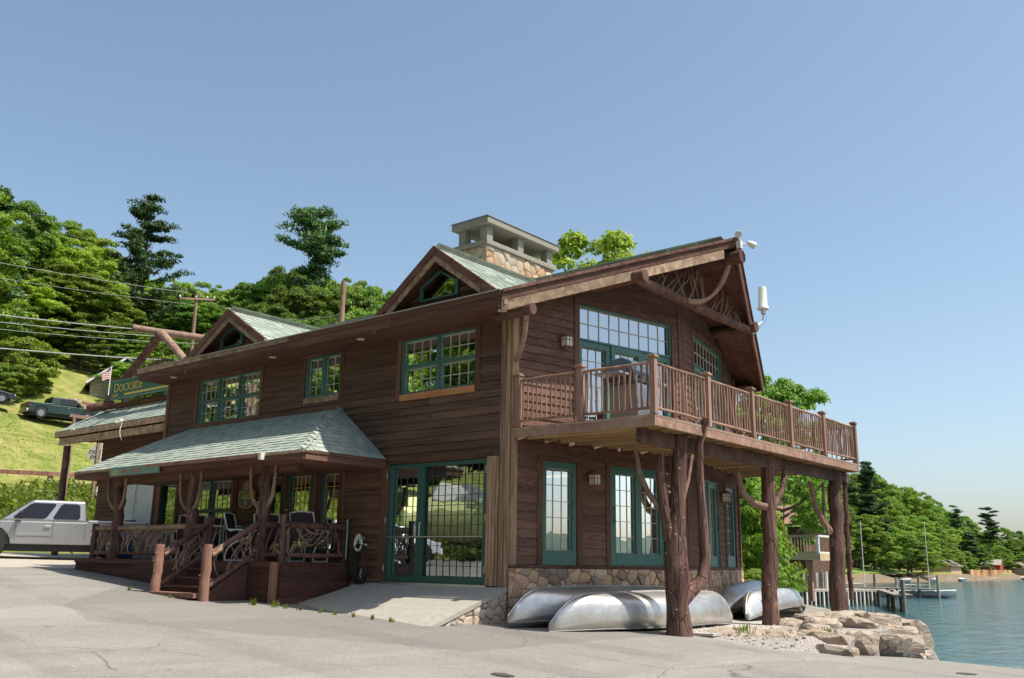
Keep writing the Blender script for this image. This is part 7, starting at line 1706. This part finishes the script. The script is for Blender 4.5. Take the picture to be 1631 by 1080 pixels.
m = MB(); m.prism([da-dn*.1+Vector((0, 0, -.9)), db-dn*.1+Vector((0, 0, -.9)), db-dn*2.9+Vector((0, 0, -.9)), da-dn*2.9+Vector((0, 0, -.9))], (0, 0, 1.1)); m.build('fill', M['black'], dkm)
nn2 = 26
for i in range(nn2):
    p = da+du*(DL*(i+.5)/nn2); m = MB(); m.beam(p+Vector((0, 0, -.8)), p+Vector((0, 0, .21)), .11, .09, up=dn); m.build('sheet_pile', M['offwhite'] if i % 2 else greyw, dkm)
for i in range(3):
    m = MB(); q = da-du*(.2+.0*i)+dn*.2; m.beam(q-du*1.5+Vector((0, 0, -.35+.22*i))-dn*.15*i, q+Vector((0, 0, -.35+.22*i))-dn*.15*i, .3, .06); m.build('step', tanw, dkm)
def pier(name, pts, z, wd_, label, posts, grp=None):
    t = thing(name, pts[0]+(z,), label=label, cat='pier')
    for a, b in zip(pts[:-1], pts[1:]):
        m = MB(); m.beam((*a, z), (*b, z), wd_, .09); m.build('walkway', greyw, t)
    for x, y, h in posts:
        m = MB(); m.tube([(x, y, -1.2), (x, y, z+h)], [.12, .10], 8, .04); m.build('pile', M['log'] if h < .3 else greyw, t)
pier('wooden_pier', [(-9.5, 47.5), (-4.7, 36.0)], .28, .9, 'near wooden pier running out from the sheet pile dock to a dark end pile', [(-4.5, 35.4, .75), (-5.3, 37.6, .15), (-6.9, 41.2, .15), (-8.3, 44.8, .15), (-4.9, 36.3, .1)])
pier('wooden_pier', [(-20, 58), (-10.6, 62.5)], .1, 1.2, 'farther wooden pier with tall pale piles and two small boats', [(-10.4, 62.4, 1.0), (-11.6, 61.9, .9), (-13.0, 61.2, .8), (-14.4, 60.6, 1.0), (-17, 59.5, .5)])
tag(bpy.data.objects['wooden_pier'], cat='pier')
def sailboat(x, y, L, rz, label, mast=5.5, cover=None):
    t = thing('small_boat', (x, y, -.5), rz=rz, label=label, cat='boat', group='small boats moored in the cove'); m = MB(); m.sm = True; K = 10
    for i in range(K+1):
        s = -1+2*i/K; w_ = L*.15*(1-max(0, s)**2)**.6*(1-.25*max(0, -s)**2)+.01
        for yy, zz in ((-1, .42), (-.8, .1), (0, -.08), (.8, .1), (1, .42), (0, .46)): m.v.append((s*L/2, yy*w_, zz+.12*max(0, s)))
    for i in range(K):
        for j in range(6): m.f.append((i*6+j, (i+1)*6+j, (i+1)*6+(j+1) % 6, i*6+(j+1) % 6))
    m.f += [tuple(range(6)), tuple(range(K*6, K*6+6))[::-1]]
    m.build('hull', M['white'], t)
    if mast: m = MB(); m.tube([(.1*L, 0, .4), (.1*L, 0, mast)], [.04, .025], 6); m.tube([(.1*L, 0, .9), (-.35*L, 0, .85)], .03, 6); m.build('mast', M['offwhite'], t)
    if cover: m = MB(); m.hexa([(-L*.35, -.7, .5), (L*.2, -.6, .5), (L*.2, .6, .5), (-L*.35, .7, .5), (-L*.3, -.3, .85), (L*.1, -.3, .8), (L*.1, .3, .8), (-L*.3, .3, .85)]); m.build('cover', cover, t, bevel=.05)
sailboat(-15.6, 60.6, 4.2, .5, 'small white sailing boat with a tall bare mast at the farther pier', 5.6)
sailboat(-13.7, 62.9, 3.4, 2.8, 'small white rowing boat between the two masts at the farther pier', 0)
sailboat(-11.6, 62.9, 4.5, .3, 'white sailing boat with bare mast at the outer end of the farther pier', 5.6)
sailboat(-17.6, 55.0, 4.8, 1.0, 'white motor boat under a teal cover beside the boat lift', 0, flat('teal_canvas', (.08, .30, .25), .7))
bl = thing('boat_lift', (-15, 50, -.5), label='pale metal boat lift frame standing in the water behind the far log post', cat='boat lift')
for x, y in ((-15.2, 50.5), (-13.6, 48.5), (-17.4, 53.5)):
    m = MB(); m.tube([(x, y, -1), (x, y, 1.1)], .06, 7); m.build('upright', M['offwhite'], bl)
m = MB(); m.beam((-17.4, 53.5, .25), (-12.6, 47.4, .25), .12, .12); m.build('side_beam', M['offwhite'], bl)
# far shore: beach strip, lawn, retaining wall, barn, sheds, boats
lawn = MB(); lawn.add([(-40.5, 118, .95), (-37.8, 128, .75), (-38.4, 152, .75), (-45, 150, 1.9), (-46, 120, 2.1)], [(0, 1, 2, 3, 4)])
lm = NT('bright_lawn'); lawn.build('lawn', lm.fin(lm.ramp(lm.noise(lm.coords((1, 1, 1), obj=False), .6, 5), [(.3, (.10, .17, .03)), (.7, (.17, .25, .05))]), .9), kind='structure', keep=True)
rq = random.Random(8)
for i in range(46):
    y = 92+i*3.1; x = shore_x(y)-.2+rq.uniform(-.3, .5)
    o = rock((x, y, -.25), (rq.uniform(.3, .7), rq.uniform(.4, 1.0), rq.uniform(.3, .5)), 900+i, rq.uniform(0, 3), 'pale boulder on the waterline of the far shore'); o['group'] = 'boulders along the far waterline'
tw = thing('timber_retaining_wall', (-38, 205, 0), label='long orange tan timber retaining wall on the far shore', cat='wall')
for i in range(22):
    y = 188+i*1.9; m = MB(); m.box(shore_x(y)-1.6, shore_x(y)-1.2, y, y+1.7, -.6, 1.5-.1*(i % 2)); m.build('wall_panel', M['orange'] if i % 3 else tanw, tw)
br = thing('red_barn', (-44, 232, .5), label='small red barn among the trees at the right end of the far shore', cat='barn')
m = MB(); m.prism([Vector((-43, 229.4, .2)), Vector((-43, 232.6, .2)), Vector((-43, 232.6, 2.6)), Vector((-43, 231, 3.7)), Vector((-43, 229.4, 2.6))], (-4, 0, 0)); m.build('wall', flat('barn_red', (.35, .05, .035), .8), br)
m = MB(); m.prism([Vector((-42.7, 229.2, 2.5)), Vector((-42.7, 231, 3.75)), Vector((-42.7, 231, 3.85)), Vector((-42.7, 229.2, 2.6))], (-4.5, 0, 0)); m.build('roof', M['conc'], br)
for i, (x, y, l) in enumerate(((-39.5, 176, 'grey roofed boat shed left of the timber wall'), (-40, 240, 'grey roofed boathouse right of the red barn'))):
    t = thing('boat_shed', (x, y, .3), label=l+' on the far shore', cat='shed')
    m = MB(); m.box(x-4, x, y, y+7, -.2, 2.0); m.build('wall', tanw, t); RB = RB if i else flat('brown_shed_roof', (.16, .13, .10), .9); m = MB(); m.prism([Vector((x+.4, y-.4, 1.95)), Vector((x+.4, y+7.4, 1.95)), Vector((x-2, y+7.4, 3.2)), Vector((x-4.4, y+7.4, 1.95)), Vector((x-4.4, y-.4, 1.95)), Vector((x-2, y-.4, 3.2))], (0, 0, .12)); m.build('roof', RB, t)
for i, (y, dx, c_) in enumerate(((137, 1.2, 'white'), (150, 1.0, 'white'), (166, 1.4, 'offwhite'), (228, 1.6, 'redlens'))):
    sailboat(shore_x(y)+dx, y, 4, 1.5+i*.2, ('small white boat pulled up on the far shore by the lawn', 'white boat on the far shore right of the lawn', 'pale boat on the far shore in front of the boat shed', 'boat moored on the far shore beside the timber wall')[i], 0)
